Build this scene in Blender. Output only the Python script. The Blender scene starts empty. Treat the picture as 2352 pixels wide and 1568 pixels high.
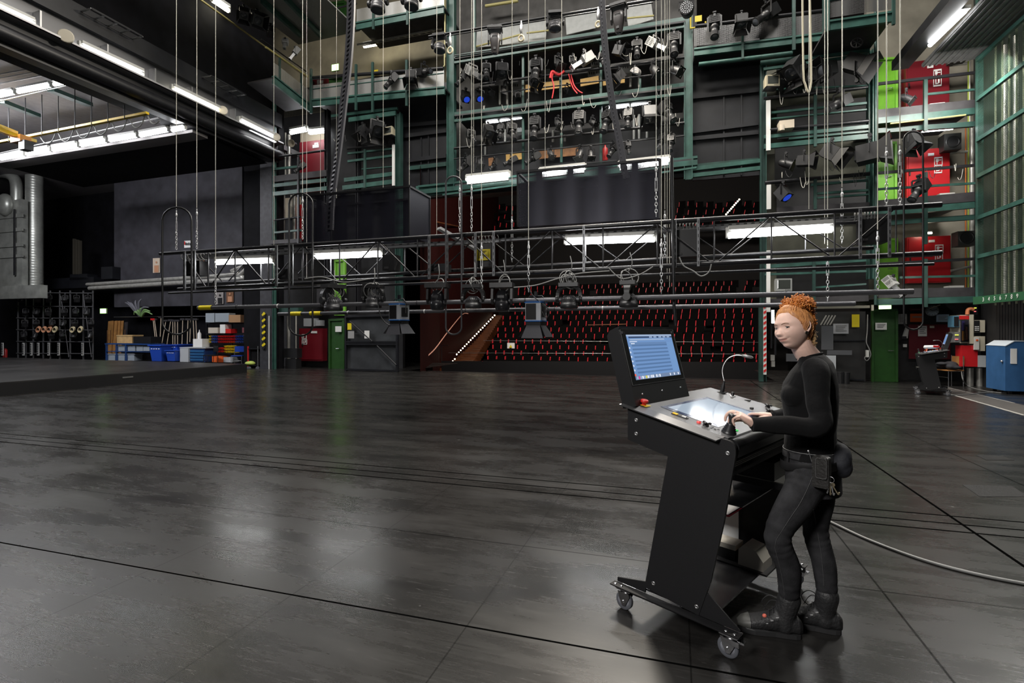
import bpy, bmesh, math, random
from mathutils import Vector as V, Matrix as Mx, Euler
random.seed(7)
SC = bpy.context.scene
COL = SC.collection
PI = math.pi
# ------------------------------------------------------------------ camera
CAMH, YH, F, TH = 1.55, 760.0, 1147.0, math.radians(18.3)
CT, ST = math.cos(TH), math.sin(TH)
def ray(px, py):
    t = (px - 1176.0) / F
    return V((t * CT - ST, t * ST + CT, -(py - YH) / F))
def P(px, py, X=None, Y=None, Z=None):
    """a point of the place seen at a picture position, on the plane X=, Y= or Z= const"""
    r = ray(px, py)
    s = X / r.x if X is not None else Y / r.y if Y is not None else (Z - CAMH) / r.z
    return V((r.x * s, r.y * s, CAMH + r.z * s))
def XZ(px, py, Y):
    p = P(px, py, Y=Y); return p.x, p.z
# ------------------------------------------------------------------ materials
MATS = {}
def mat(name, color=(.5, .5, .5), rough=.5, metal=0., emit=None, es=0., noise=0., nscale=6., bump=0., bscale=60., spec=None, trans=0., coat=0., alpha=1.):
    if name in MATS: return MATS[name]
    m = bpy.data.materials.new(name); m.use_nodes = True
    nt = m.node_tree; b = nt.nodes['Principled BSDF']
    b.inputs['Base Color'].default_value = (*color, 1)
    b.inputs['Roughness'].default_value = rough
    b.inputs['Metallic'].default_value = metal
    if spec is not None: b.inputs['Specular IOR Level'].default_value = spec
    if coat: b.inputs['Coat Weight'].default_value = coat
    if trans: b.inputs['Transmission Weight'].default_value = trans
    if alpha < 1: b.inputs['Alpha'].default_value = alpha
    if emit:
        b.inputs['Emission Color'].default_value = (*emit, 1)
        b.inputs['Emission Strength'].default_value = es
    if noise or bump:
        tc = nt.nodes.new('ShaderNodeTexCoord')
        n = nt.nodes.new('ShaderNodeTexNoise'); n.inputs['Scale'].default_value = nscale
        n.inputs['Detail'].default_value = 5
        nt.links.new(tc.outputs['Object'], n.inputs['Vector'])
        if noise:
            r = nt.nodes.new('ShaderNodeValToRGB')
            r.color_ramp.elements[0].position = .3; r.color_ramp.elements[1].position = .7
            r.color_ramp.elements[0].color = (*[max(0, c * (1 - noise)) for c in color], 1)
            r.color_ramp.elements[1].color = (*[min(1, c * (1 + noise)) for c in color], 1)
            nt.links.new(n.outputs['Fac'], r.inputs['Fac'])
            nt.links.new(r.outputs['Color'], b.inputs['Base Color'])
        if bump:
            n2 = nt.nodes.new('ShaderNodeTexNoise'); n2.inputs['Scale'].default_value = bscale
            n2.inputs['Detail'].default_value = 3
            nt.links.new(tc.outputs['Object'], n2.inputs['Vector'])
            bp = nt.nodes.new('ShaderNodeBump'); bp.inputs['Strength'].default_value = bump
            bp.inputs['Distance'].default_value = .01
            nt.links.new(n2.outputs['Fac'], bp.inputs['Height'])
            nt.links.new(bp.outputs['Normal'], b.inputs['Normal'])
    MATS[name] = m
    return m
# ------------------------------------------------------------------ mesh builder
class MB:
    """collects shapes in world space; build() links them as ONE mesh object"""
    def __init__(s, *mats):
        s.v = []; s.f = []; s.mi = []; s.sm = []; s.mats = list(mats); s.cur = 0; s.M = None
    def m(s, material):
        if material not in s.mats: s.mats.append(material)
        s.cur = s.mats.index(material); return s
    def add(s, vs, fs, smooth=False):
        o = len(s.v)
        for p in vs:
            p = V(p)
            s.v.append(s.M @ p if s.M is not None else p)
        for f in fs:
            s.f.append([i + o for i in f]); s.mi.append(s.cur); s.sm.append(smooth)
        return s
    def box(s, c, size, R=None):
        c = V(c); h = V(size) / 2
        vs = []
        for x in (-1, 1):
            for y in (-1, 1):
                for z in (-1, 1):
                    d = V((x * h.x, y * h.y, z * h.z)); vs.append(c + (R @ d if R is not None else d))
        return s.add(vs, [(0, 1, 3, 2), (4, 6, 7, 5), (0, 4, 5, 1), (2, 3, 7, 6), (0, 2, 6, 4), (1, 5, 7, 3)])
    def mm(s, a, b):
        a = V(a); b = V(b); return s.box((a + b) / 2, (abs(b.x - a.x), abs(b.y - a.y), abs(b.z - a.z)))
    def frame3(s, d, up=None):
        d = d.normalized()
        up = V(up) if up is not None else (V((0, 0, 1)) if abs(d.z) < .95 else V((1, 0, 0)))
        a = up.cross(d)
        if a.length < 1e-6: a = V((1, 0, 0)).cross(d)
        a.normalize(); b = d.cross(a)
        return a, b, d
    def bar(s, p, q, w, h, up=None):
        """rectangular bar p->q, w across, h along up"""
        p = V(p); q = V(q); a, b, d = s.frame3(q - p, up)
        vs = [e + a * (i * w / 2) + b * (j * h / 2) for e in (p, q) for i, j in ((-1, -1), (1, -1), (1, 1), (-1, 1))]
        return s.add(vs, [(3, 2, 1, 0), (4, 5, 6, 7), (0, 1, 5, 4), (1, 2, 6, 5), (2, 3, 7, 6), (3, 0, 4, 7)])
    def ibeam(s, p, q, w, h, t=.015, up=None):
        p = V(p); q = V(q); a, b, d = s.frame3(q - p, up)
        s.bar(p + b * (h / 2 - t / 2), q + b * (h / 2 - t / 2), w, t, up)
        s.bar(p - b * (h / 2 - t / 2), q - b * (h / 2 - t / 2), w, t, up)
        return s.bar(p, q, t, h - 2 * t, up)
    def cyl(s, p, q, r, r2=None, n=10, caps=True, smooth=True):
        p = V(p); q = V(q); r2 = r if r2 is None else r2
        a, b, d = s.frame3(q - p)
        vs = []
        for e, rr in ((p, r), (q, r2)):
            for i in range(n):
                t = 2 * PI * i / n; vs.append(e + (a * math.cos(t) + b * math.sin(t)) * rr)
        s.add(vs, [(i, (i + 1) % n, n + (i + 1) % n, n + i) for i in range(n)], smooth)
        if caps:
            s.add(vs[:n], [list(range(n))[::-1]]); s.add(vs[n:], [list(range(n))])
        return s
    def tube(s, pts, r, n=6, closed=False, caps=True):
        """tube along pts; r number or list"""
        pts = [V(p) for p in pts]; k = len(pts)
        rs = r if isinstance(r, (list, tuple)) else [r] * k
        t0 = (pts[1] - pts[0]); a, b, d = s.frame3(t0)
        vs = []
        for i, p in enumerate(pts):
            if closed: t = pts[(i + 1) % k] - pts[i - 1]
            else: t = pts[min(i + 1, k - 1)] - pts[max(i - 1, 0)]
            t.normalize()
            a = a - t * a.dot(t)
            if a.length < 1e-6: a, _, _ = s.frame3(t)
            a.normalize(); b = t.cross(a)
            for j in range(n):
                u = 2 * PI * j / n; vs.append(p + (a * math.cos(u) + b * math.sin(u)) * rs[i])
        fs = []
        for i in range(k if closed else k - 1):
            i2 = (i + 1) % k
            for j in range(n):
                fs.append((i * n + j, i * n + (j + 1) % n, i2 * n + (j + 1) % n, i2 * n + j))
        s.add(vs, fs, True)
        if caps and not closed:
            s.add(vs[:n], [list(range(n))[::-1]]); s.add(vs[-n:], [list(range(n))])
        return s
    def lathe(s, prof, o=(0, 0, 0), d=(0, 0, 1), n=20, smooth=True, caps=True):
        """prof: (radius, height) along axis d from o"""
        o = V(o); a, b, d = s.frame3(V(d))
        vs = []
        for r, z in prof:
            for i in range(n):
                t = 2 * PI * i / n; vs.append(o + d * z + (a * math.cos(t) + b * math.sin(t)) * max(r, 1e-5))
        fs = [(k * n + i, k * n + (i + 1) % n, (k + 1) * n + (i + 1) % n, (k + 1) * n + i) for k in range(len(prof) - 1) for i in range(n)]
        s.add(vs, fs, smooth)
        if caps:
            s.add(vs[:n], [list(range(n))[::-1]]); s.add(vs[-n:], [list(range(n))])
        return s
    def prism(s, poly, o, ux, uy, th, smooth=False):
        """2-D outline poly (u,v) on plane o+u*ux+v*uy, thickness th along ux x uy"""
        o = V(o); ux = V(ux); uy = V(uy); nn = ux.cross(uy).normalized() * th
        k = len(poly)
        a = [o + ux * u + uy * v for u, v in poly]
        vs = a + [p + nn for p in a]
        fs = [list(range(k))[::-1], list(range(k, 2 * k))] + [(i, (i + 1) % k, k + (i + 1) % k, k + i) for i in range(k)]
        return s.add(vs, fs, smooth)
    def sphere(s, c, r, nu=14, nv=9, R=None):
        c = V(c); r = V(r) if not isinstance(r, (int, float)) else V((r, r, r))
        vs = []; fs = []
        for i in range(nv + 1):
            ph = PI * i / nv
            for j in range(nu):
                t = 2 * PI * j / nu
                d = V((math.sin(ph) * math.cos(t) * r.x, math.sin(ph) * math.sin(t) * r.y, math.cos(ph) * r.z))
                vs.append(c + (R @ d if R is not None else d))
        for i in range(nv):
            for j in range(nu):
                fs.append((i * nu + j, (i + 1) * nu + j, (i + 1) * nu + (j + 1) % nu, i * nu + (j + 1) % nu))
        return s.add(vs, fs, True)
    def quad(s, a, b, c, d): return s.add([a, b, c, d], [(0, 1, 2, 3)])
    def loft(s, rings, caps=True, smooth=True):
        n = len(rings[0]); vs = [p for r in rings for p in r]
        fs = [(k * n + i, k * n + (i + 1) % n, (k + 1) * n + (i + 1) % n, (k + 1) * n + i) for k in range(len(rings) - 1) for i in range(n)]
        s.add(vs, fs, smooth)
        if caps:
            s.add(rings[0], [list(range(n))[::-1]], smooth); s.add(rings[-1], [list(range(n))], smooth)
        return s
    def mesh(s, name):
        me = bpy.data.meshes.new(name)
        me.from_pydata([tuple(v) for v in s.v], [], s.f)
        for m in s.mats: me.materials.append(m)
        me.polygons.foreach_set('material_index', s.mi)
        me.polygons.foreach_set('use_smooth', s.sm)
        me.update()
        return me
    def build(s, name, parent=None, **kw):
        me = s.mesh(name)
        o = bpy.data.objects.new(name, me); COL.objects.link(o)
        WM[o.name] = Mx.Identity(4)
        if parent is not None:
            o.parent = parent
            W = WM[parent.name]; WM[o.name] = W.copy()
            me.transform(W.inverted())
        tag(o, **kw)
        return o
WM = {}
def tag(o, label=None, cat=None, group=None, kind=None):
    if label: o['label'] = label
    if cat: o['category'] = cat
    if group: o['group'] = group
    if kind: o['kind'] = kind
    return o
def thing(name, label, cat, loc=(0, 0, 0), rz=0, group=None, M=None):
    o = bpy.data.objects.new(name, None); COL.objects.link(o)
    o.empty_display_size = .1
    W = M.copy() if M is not None else Mx.Translation(V(loc)) @ Mx.Rotation(rz, 4, 'Z')
    o.matrix_world = W; WM[o.name] = W
    return tag(o, label, cat, group)
def one(name, mb, label, cat, group=None, loc=None):
    """a thing that is one mesh, its origin moved to its own base"""
    o = mb.build(name, None, label=label, cat=cat, group=group)
    if loc is None:
        vs = [v.co for v in o.data.vertices]
        loc = V(((min(v.x for v in vs) + max(v.x for v in vs)) / 2, (min(v.y for v in vs) + max(v.y for v in vs)) / 2, min(v.z for v in vs)))
    loc = V(loc); o.data.transform(Mx.Translation(-loc)); o.location = loc; WM[o.name] = Mx.Translation(loc)
    return o
def struct(name, mb): return mb.build(name, None, kind='structure')
CH = {}
def copy_tree(o, M=None, label=None, group=None, parent=None):
    c = o.copy(); COL.objects.link(c)
    if parent is not None: c.parent = parent; c.matrix_parent_inverse = Mx.Identity(4)
    if M is not None: c.matrix_world = M
    if label: c['label'] = label
    if group: c['group'] = group
    WM[c.name] = M.copy() if M is not None else Mx.Identity(4)
    for ch in list(o.children): copy_tree(ch, parent=c)
    return c
def place(proto, used, M, label, group=None):
    """first use moves the prototype itself, later uses copy it with its parts"""
    key = proto.name
    if key not in used:
        used.add(key); proto.matrix_world = M; WM[proto.name] = M.copy()
        proto['label'] = label
        if group: proto['group'] = group
        return proto
    return copy_tree(proto, M, label, group)
USED = set()
def axes(o, x, y, z):
    M = Mx.Identity(4)
    for i, a in enumerate((x, y, z)):
        a = V(a)
        M[0][i], M[1][i], M[2][i] = a.x, a.y, a.z
    M[0][3], M[1][3], M[2][3] = V(o)
    return M
def catmull(pts, k=6, closed=False):
    pts = [V(p) for p in pts]; out = []; n = len(pts)
    rng = n if closed else n - 1
    for i in range(rng):
        if closed: p0, p1, p2, p3 = pts[i - 1], pts[i], pts[(i + 1) % n], pts[(i + 2) % n]
        else: p0, p1, p2, p3 = pts[max(i - 1, 0)], pts[i], pts[i + 1], pts[min(i + 2, n - 1)]
        for j in range(k):
            t = j / k
            out.append(.5 * ((2 * p1) + (p2 - p0) * t + (2 * p0 - 5 * p1 + 4 * p2 - p3) * t * t + (3 * p1 - p0 - 3 * p2 + p3) * t ** 3))
    if not closed: out.append(pts[-1])
    return out
ORD = ['first', 'second', 'third', 'fourth', 'fifth', 'sixth', 'seventh', 'eighth', 'ninth', 'tenth', 'eleventh', 'twelfth', 'thirteenth', 'fourteenth', 'fifteenth', 'sixteenth', 'seventeenth', 'eighteenth', 'nineteenth', 'twentieth',
       'twenty-first', 'twenty-second', 'twenty-third', 'twenty-fourth', 'twenty-fifth', 'twenty-sixth', 'twenty-seventh', 'twenty-eighth', 'twenty-ninth', 'thirtieth']
# ------------------------------------------------------------------ planes of the place
K = .035
def PP(px, py, Y0):
    """point on an upstage plane y = Y0 + K x (the portal side runs very slightly askew)"""
    r = ray(px, py); s = Y0 / (r.y - K * r.x)
    return V((r.x * s, r.y * s, CAMH + r.z * s))
def dep(p): return -p.x * ST + p.y * CT
def mpp(p): return dep(p) / F            # metres per picture pixel there
XA = V((1, K, 0)).normalized(); YA = V((0, 1, 0))
def hbeam(mb, a, b, Y0, hpx, dp=.1, dy=0):
    p, q = PP(*a, Y0), PP(*b, Y0); h = hpx * (mpp(p) + mpp(q)) / 2
    o = YA * (dp / 2 + dy)
    return mb.bar(p + o, q + o, dp, h, (0, 0, 1))
def vpost(mb, px, y0, y1, Y0, wpx, dp=.1, dy=0):
    p, q = PP(px, y0, Y0), PP(px, y1, Y0)
    z0, z1 = q.z, p.z; w = wpx * mpp(p)
    return mb.bar(V((p.x, p.y + dp / 2 + dy, z0)), V((p.x, p.y + dp / 2 + dy, z1)), w, dp, (0, 1, 0))
def pipe(mb, a, b, Y0, rpx, n=10):
    p, q = PP(*a, Y0), PP(*b, Y0); return mb.cyl(p, q, rpx * (mpp(p) + mpp(q)) / 2, n=n)
def panel(mb, a, b, Y0, th=.04):
    """upright board with picture corners a (top left), b (bottom right)"""
    p, q = PP(a[0], a[1], Y0), PP(b[0], b[1], Y0)
    c = (p + q) / 2; w = (V((q.x, q.y, 0)) - V((p.x, p.y, 0))).length
    return mb.bar(V((p.x, p.y + th / 2, c.z)), V((q.x, q.y + th / 2, c.z)), th, abs(p.z - q.z), (0, 0, 1))
# ------------------------------------------------------------------ setting materials
STEELG = mat('green_painted_steel', (.030, .085, .070), .42, noise=.35, nscale=3)
STEELG2 = mat('dark_green_steel', (.018, .050, .042), .45, noise=.3, nscale=3)
STEELK = mat('black_steel', (.010, .010, .012), .4, noise=.3, nscale=5)
STEELK2 = mat('blue_black_steel', (.006, .0065, .009), .45, noise=.4, nscale=4)
GREYK = mat('dark_grey_plate', (.032, .030, .033), .55, noise=.3, nscale=4)
CONC = mat('painted_concrete', (.27, .25, .20), .8, noise=.25, nscale=1.2, bump=.1, bscale=20)
BLKW = mat('black_wall_paint', (.0035, .0035, .0048), .8, spec=.15, noise=.5, nscale=2.5, bump=.25, bscale=30)
def floor_mat():
    m = bpy.data.materials.new('black_stage_floor'); m.use_nodes = True; nt = m.node_tree; b = nt.nodes['Principled BSDF']
    N = nt.nodes.new; Lk = nt.links.new
    tc = N('ShaderNodeTexCoord'); sx = N('ShaderNodeSeparateXYZ'); Lk(tc.outputs['Object'], sx.inputs[0])
    def math_(op, a, c=None, d=None):
        n = N('ShaderNodeMath'); n.operation = op
        for i, v in enumerate((a, c, d)):
            if v is None: continue
            if isinstance(v, (int, float)): n.inputs[i].default_value = v
            else: Lk(v, n.inputs[i])
        return n.outputs[0]
    X, Yr = sx.outputs[0], sx.outputs[1]
    Yk = math_('MULTIPLY_ADD', X, -.032, Yr)
    acc = None
    def line(coord, c, w, s):
        nonlocal acc
        d = math_('ABSOLUTE', math_('SUBTRACT', coord, c)); v = math_('MULTIPLY', math_('LESS_THAN', d, w), s)
        acc = v if acc is None else math_('MAXIMUM', acc, v)
    for c, w, s in ((2.45, .007, 1), (3.48, .005, .8), (4.68, .012, 1), (4.86, .012, 1), (5.06, .012, 1), (1.30, .005, .7), (7.78, .01, .7), (11.55, .03, .55), (13.0, .012, .6), (9.6, .006, .5)): line(Yk, c, w, s)
    for c, w, s in ((2.17, .013, 1), (3.30, .008, .9), (4.4, .006, .7), (1.16, .006, .8), (.06, .004, .6), (-1.05, .004, .5), (-2.15, .004, .45), (-3.25, .004, .4), (-4.35, .004, .4), (-5.5, .004, .4)): line(X, c, w, s)
    # boards: long blotches along the boards, scuffs and specks
    mp = N('ShaderNodeMapping'); mp.inputs['Scale'].default_value = (.5, 1.7, 1); Lk(tc.outputs['Object'], mp.inputs[0])
    n1 = N('ShaderNodeTexNoise'); n1.inputs['Scale'].default_value = 1.6; n1.inputs['Detail'].default_value = 7; n1.inputs['Roughness'].default_value = .62; Lk(mp.outputs[0], n1.inputs['Vector'])
    mp2 = N('ShaderNodeMapping'); mp2.inputs['Scale'].default_value = (1, 7, 1); mp2.inputs['Rotation'].default_value = (0, 0, .25); Lk(tc.outputs['Object'], mp2.inputs[0])
    n2 = N('ShaderNodeTexNoise'); n2.inputs['Scale'].default_value = 5.5; n2.inputs['Detail'].default_value = 8; n2.inputs['Roughness'].default_value = .75; n2.inputs['Distortion'].default_value = .2; Lk(mp2.outputs[0], n2.inputs['Vector'])
    n3 = N('ShaderNodeTexVoronoi'); n3.inputs['Scale'].default_value = 1.15; Lk(tc.outputs['Object'], n3.inputs['Vector'])
    speck = math_('LESS_THAN', n3.outputs['Distance'], .022)
    sc = N('ShaderNodeMapRange'); sc.inputs['From Min'].default_value = .58; sc.inputs['From Max'].default_value = .90; Lk(n2.outputs['Fac'], sc.inputs[0])
    # panel tint: every board a touch different
    bx = math_('FLOOR', math_('DIVIDE', X, 1.08)); by = math_('FLOOR', math_('DIVIDE', Yk, 2.1))
    cb = N('ShaderNodeCombineXYZ'); Lk(bx, cb.inputs[0]); Lk(by, cb.inputs[1])
    wn = N('ShaderNodeTexWhiteNoise'); wn.noise_dimensions = '2D'; Lk(cb.outputs[0], wn.inputs['Vector'])
    r = N('ShaderNodeValToRGB'); r.color_ramp.elements[0].color = (.0080, .0076, .0073, 1); r.color_ramp.elements[1].color = (.022, .0208, .0195, 1)
    r.color_ramp.elements[0].position = .32; r.color_ramp.elements[1].position = .72
    Lk(math_('MULTIPLY_ADD', wn.outputs['Value'], .10, math_('MULTIPLY', n1.outputs['Fac'], .95)), r.inputs['Fac'])
    def mix(fac, a, c):
        n = N('ShaderNodeMix'); n.data_type = 'RGBA'; Lk(fac, n.inputs[0])
        for i, v in ((6, a), (7, c)):
            if isinstance(v, tuple): n.inputs[i].default_value = v
            else: Lk(v, n.inputs[i])
        return n.outputs[2]
    mp3 = N('ShaderNodeMapping'); mp3.inputs['Scale'].default_value = (.35, 9, 1); mp3.inputs['Rotation'].default_value = (0, 0, .035); Lk(tc.outputs['Object'], mp3.inputs[0])
    n4 = N('ShaderNodeTexNoise'); n4.inputs['Scale'].default_value = 6; n4.inputs['Detail'].default_value = 6; n4.inputs['Roughness'].default_value = .7; Lk(mp3.outputs[0], n4.inputs['Vector'])
    n5 = N('ShaderNodeTexVoronoi'); n5.inputs['Scale'].default_value = 3.1; Lk(tc.outputs['Object'], n5.inputs['Vector']); speck2 = math_('LESS_THAN', n5.outputs['Distance'], .03)
    col = mix(math_('MULTIPLY', sc.outputs[0], .42), r.outputs['Color'], (.16, .155, .15, 1))
    st = N('ShaderNodeMapRange'); st.inputs['From Min'].default_value = .48; st.inputs['From Max'].default_value = .75; Lk(n4.outputs['Fac'], st.inputs[0]); col = mix(math_('MULTIPLY', st.outputs[0], .11), col, (.075, .073, .07, 1))
    col = mix(math_('MULTIPLY', speck, .5), col, (.30, .29, .28, 1)); col = mix(math_('MULTIPLY', speck2, .35), col, (.12, .12, .115, 1))
    col = mix(acc, col, (.0018, .0018, .0018, 1))
    Lk(col, b.inputs['Base Color'])
    ro = N('ShaderNodeMapRange'); ro.inputs['To Min'].default_value = .20; ro.inputs['To Max'].default_value = .34; ro.inputs['From Min'].default_value = .3; ro.inputs['From Max'].default_value = .7; Lk(n1.outputs['Fac'], ro.inputs[0])
    Lk(math_('MULTIPLY_ADD', sc.outputs[0], .15, math_('MULTIPLY_ADD', st.outputs[0], .05, ro.outputs[0])), b.inputs['Roughness']); Lk(math_('MULTIPLY_ADD', acc, -.55, .55), b.inputs['Specular IOR Level'])
    bp = N('ShaderNodeBump'); bp.inputs['Strength'].default_value = .10; bp.inputs['Distance'].default_value = .004; Lk(n1.outputs['Fac'], bp.inputs['Height']); Lk(bp.outputs['Normal'], b.inputs['Normal'])
    return m
FLOORM = floor_mat()
b = MB(FLOORM)
b.add([(-42, -6, 0), (14, -6, 0), (14, 17.3, 0), (-42, 17.3, 0)], [(0, 1, 2, 3)])
b.add([(-42, 17.3, 0), (-10, 17.3, 0), (-10, 22, 0), (-42, 22, 0)], [(0, 1, 2, 3)])
b.add([(2.9, 17.3, 0), (14, 17.3, 0), (14, 22, 0), (2.9, 22, 0)], [(0, 1, 2, 3)])
struct('floor', b)
b = MB(mat('grey_tape_line', (.30, .29, .27), .6)); 
for px0, py0, px1, py1, w in ((2183, 905, 2352, 953, .06), (2170, 888, 2330, 925, .03)):
    p, q = P(px0, py0, Z=.002), P(px1, py1, Z=.002); b.bar(p, q, w, .002)
struct('trim_1', b)
b = MB(mat('grey_walkway', (.065, .06, .055), .6, noise=.2)); b.add([P(2172, 890, Z=.001), P(2180, 905, Z=.001), P(2420, 975, Z=.001), P(2420, 945, Z=.001)], [(0, 1, 2, 3)]); struct('floor_walkway', b)
# chequered trap covers in the floor
for k, (c, lab) in enumerate(((((2210, 1112), (2325, 1116), (2362, 1140), (2250, 1140)), 'steel checker plate hatch in the floor right of the woman, the nearer one'), (((2240, 1044), (2300, 1046), (2330, 1056), (2265, 1056)), 'steel checker plate hatch in the floor right of the woman, the farther one'))):
    b = MB(mat('checker_plate', (.016, .016, .016), .5, .0, spec=.2, bump=1, bscale=120)); pts = [P(*x, Z=.003) for x in c]; n = len(pts)
    b.add(pts + [p - V((0, 0, .003)) for p in pts], [(3, 2, 1, 0), (0, 1, 5, 4), (1, 2, 6, 5), (2, 3, 7, 6), (3, 0, 4, 7)])
    one('floor_hatch', b, lab, 'hatch', group='floor hatches')
# ---- walls and ceilings (only what the photo could see)
XL = -15.95
b = MB(BLKW); b.mm((XL - .5, -6, 8.5), (XL, 16.6, 16.9)); struct('wall_left', b)
b = MB(BLKW); b.mm((12.0, -6, 0), (12.2, 22, 17)); struct('wall_right', b)
b = MB(BLKW); b.mm((-42, -6.2, 0), (12.2, -6, 17)); struct('wall_back', b)
b = MB(BLKW); b.mm((XL - .5, -6, 17), (12.2, 21, 17.2)); struct('ceiling', b)
# portal wall left and right of the towers, high behind the bridges
b = MB(BLKW)
panel(b, (560, 250), (640, 850), 17.0, .3)
struct('wall_portal_left', b)
b = MB(mat('grey_bridge_wall', (.08, .077, .074), .8, noise=.4, nscale=1.5)); panel(b, (1030, -60), (1600, 372), 18.9, .2); struct('wall_bridge', b)
b = MB(CONC); panel(b, (1990, -80), (2420, 700), 18.9, .2); struct('wall_gallery_right', b)
b = MB(mat('black_ground_wall', (.012, .012, .013), .7, noise=.4)); panel(b, (1980, 700), (2262, 905), 18.7, .2); struct('wall_ground_right', b)
b = MB(mat('olive_concrete', (.13, .13, .10), .8, noise=.35, nscale=1.5)); panel(b, (1750, 100), (2010, 700), 18.8, .2); struct('wall_tower_right', b)
b = MB(mat('warm_wall', (.17, .15, .10), .8, noise=.3, nscale=1)); panel(b, (620, -100), (1035, 215), 18.8, .2); struct('wall_gallery_left', b)
b = MB(mat('grey_tower_wall', (.018, .018, .020), .8, noise=.2)); panel(b, (620, 215), (925, 870), 18.8, .2); struct('wall_tower_left', b)
b = MB(mat('dark_cage_back', (.03, .035, .03), .8, noise=.5, nscale=2)); b.mm((8.5, 6, 2.4), (8.6, 18.7, 14)); struct('wall_cage_added', b)  # dark wall added behind the cage so the mesh looks darker
# ribbed black curtain wall far right
b = MB(mat('black_ribbed_cladding', (.011, .011, .012), .6)); 
for k in range(60): b.box((8.1, 16.6 - k * .12, 1.2), (.05, .07, 2.4))
b.mm((8.12, 8, 0), (8.2, 17.5, 2.4)); struct('wall_ribbed_right', b)
# side stage at the left
b = MB(mat('grey_ceiling', (.26, .245, .25), .8, noise=.1)); b.mm((-42, -6, 9.3), (XL, 21, 9.5)); struct('ceiling_side', b)
b = MB(BLKW); b.mm((-42, 19.4, 0), (XL - .1, 19.6, 9.3)); struct('wall_side_back', b)
b = MB(BLKW); b.mm((-36, -6, 0), (-35.8, 19.5, 9.3)); struct('wall_side_left', b)
b = MB(mat('charcoal_panel', (.030, .029, .036), .7, noise=.35, nscale=2, bump=.2, bscale=40)); panel(b, (262, 366), (556, 700), 19.0, .25); struct('wall_side_panel', b)
b = MB(mat('soffit_grey', (.16, .15, .15), .8)); p, q = PP(0, 380, 13.6), PP(460, 308, 13.6); b.bar(p, q, .6, .10); q2 = V((0, 3, -.06)); b.m(BLKW); b.add([p, q, q + q2, p + q2], [(0, 1, 2, 3)]); struct('trim_2', b)
# ------------------------------------------------------------------ shared colours
BLACK = mat('black_powder_coat', (.009, .009, .010), .55, bump=.15, bscale=400, spec=.3)
BLACKP = mat('black_plastic', (.012, .012, .013), .4)
RUBBER = mat('grey_rubber', (.10, .105, .12), .5)
CHROME = mat('zinc_plated_steel', (.62, .62, .64), .25, 1.)
STEEL = mat('brushed_steel', (.5, .5, .5), .4, 1.)
WHITE = mat('white_paper', (.75, .75, .73), .7)
RED = mat('red_plastic', (.55, .02, .02), .4)
YEL = mat('yellow_plastic', (.75, .55, .02), .45)
GRN = mat('green_plastic', (.05, .45, .06), .4)
BLK_GLOSS = mat('black_glass', (.004, .004, .006), .12)
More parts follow.
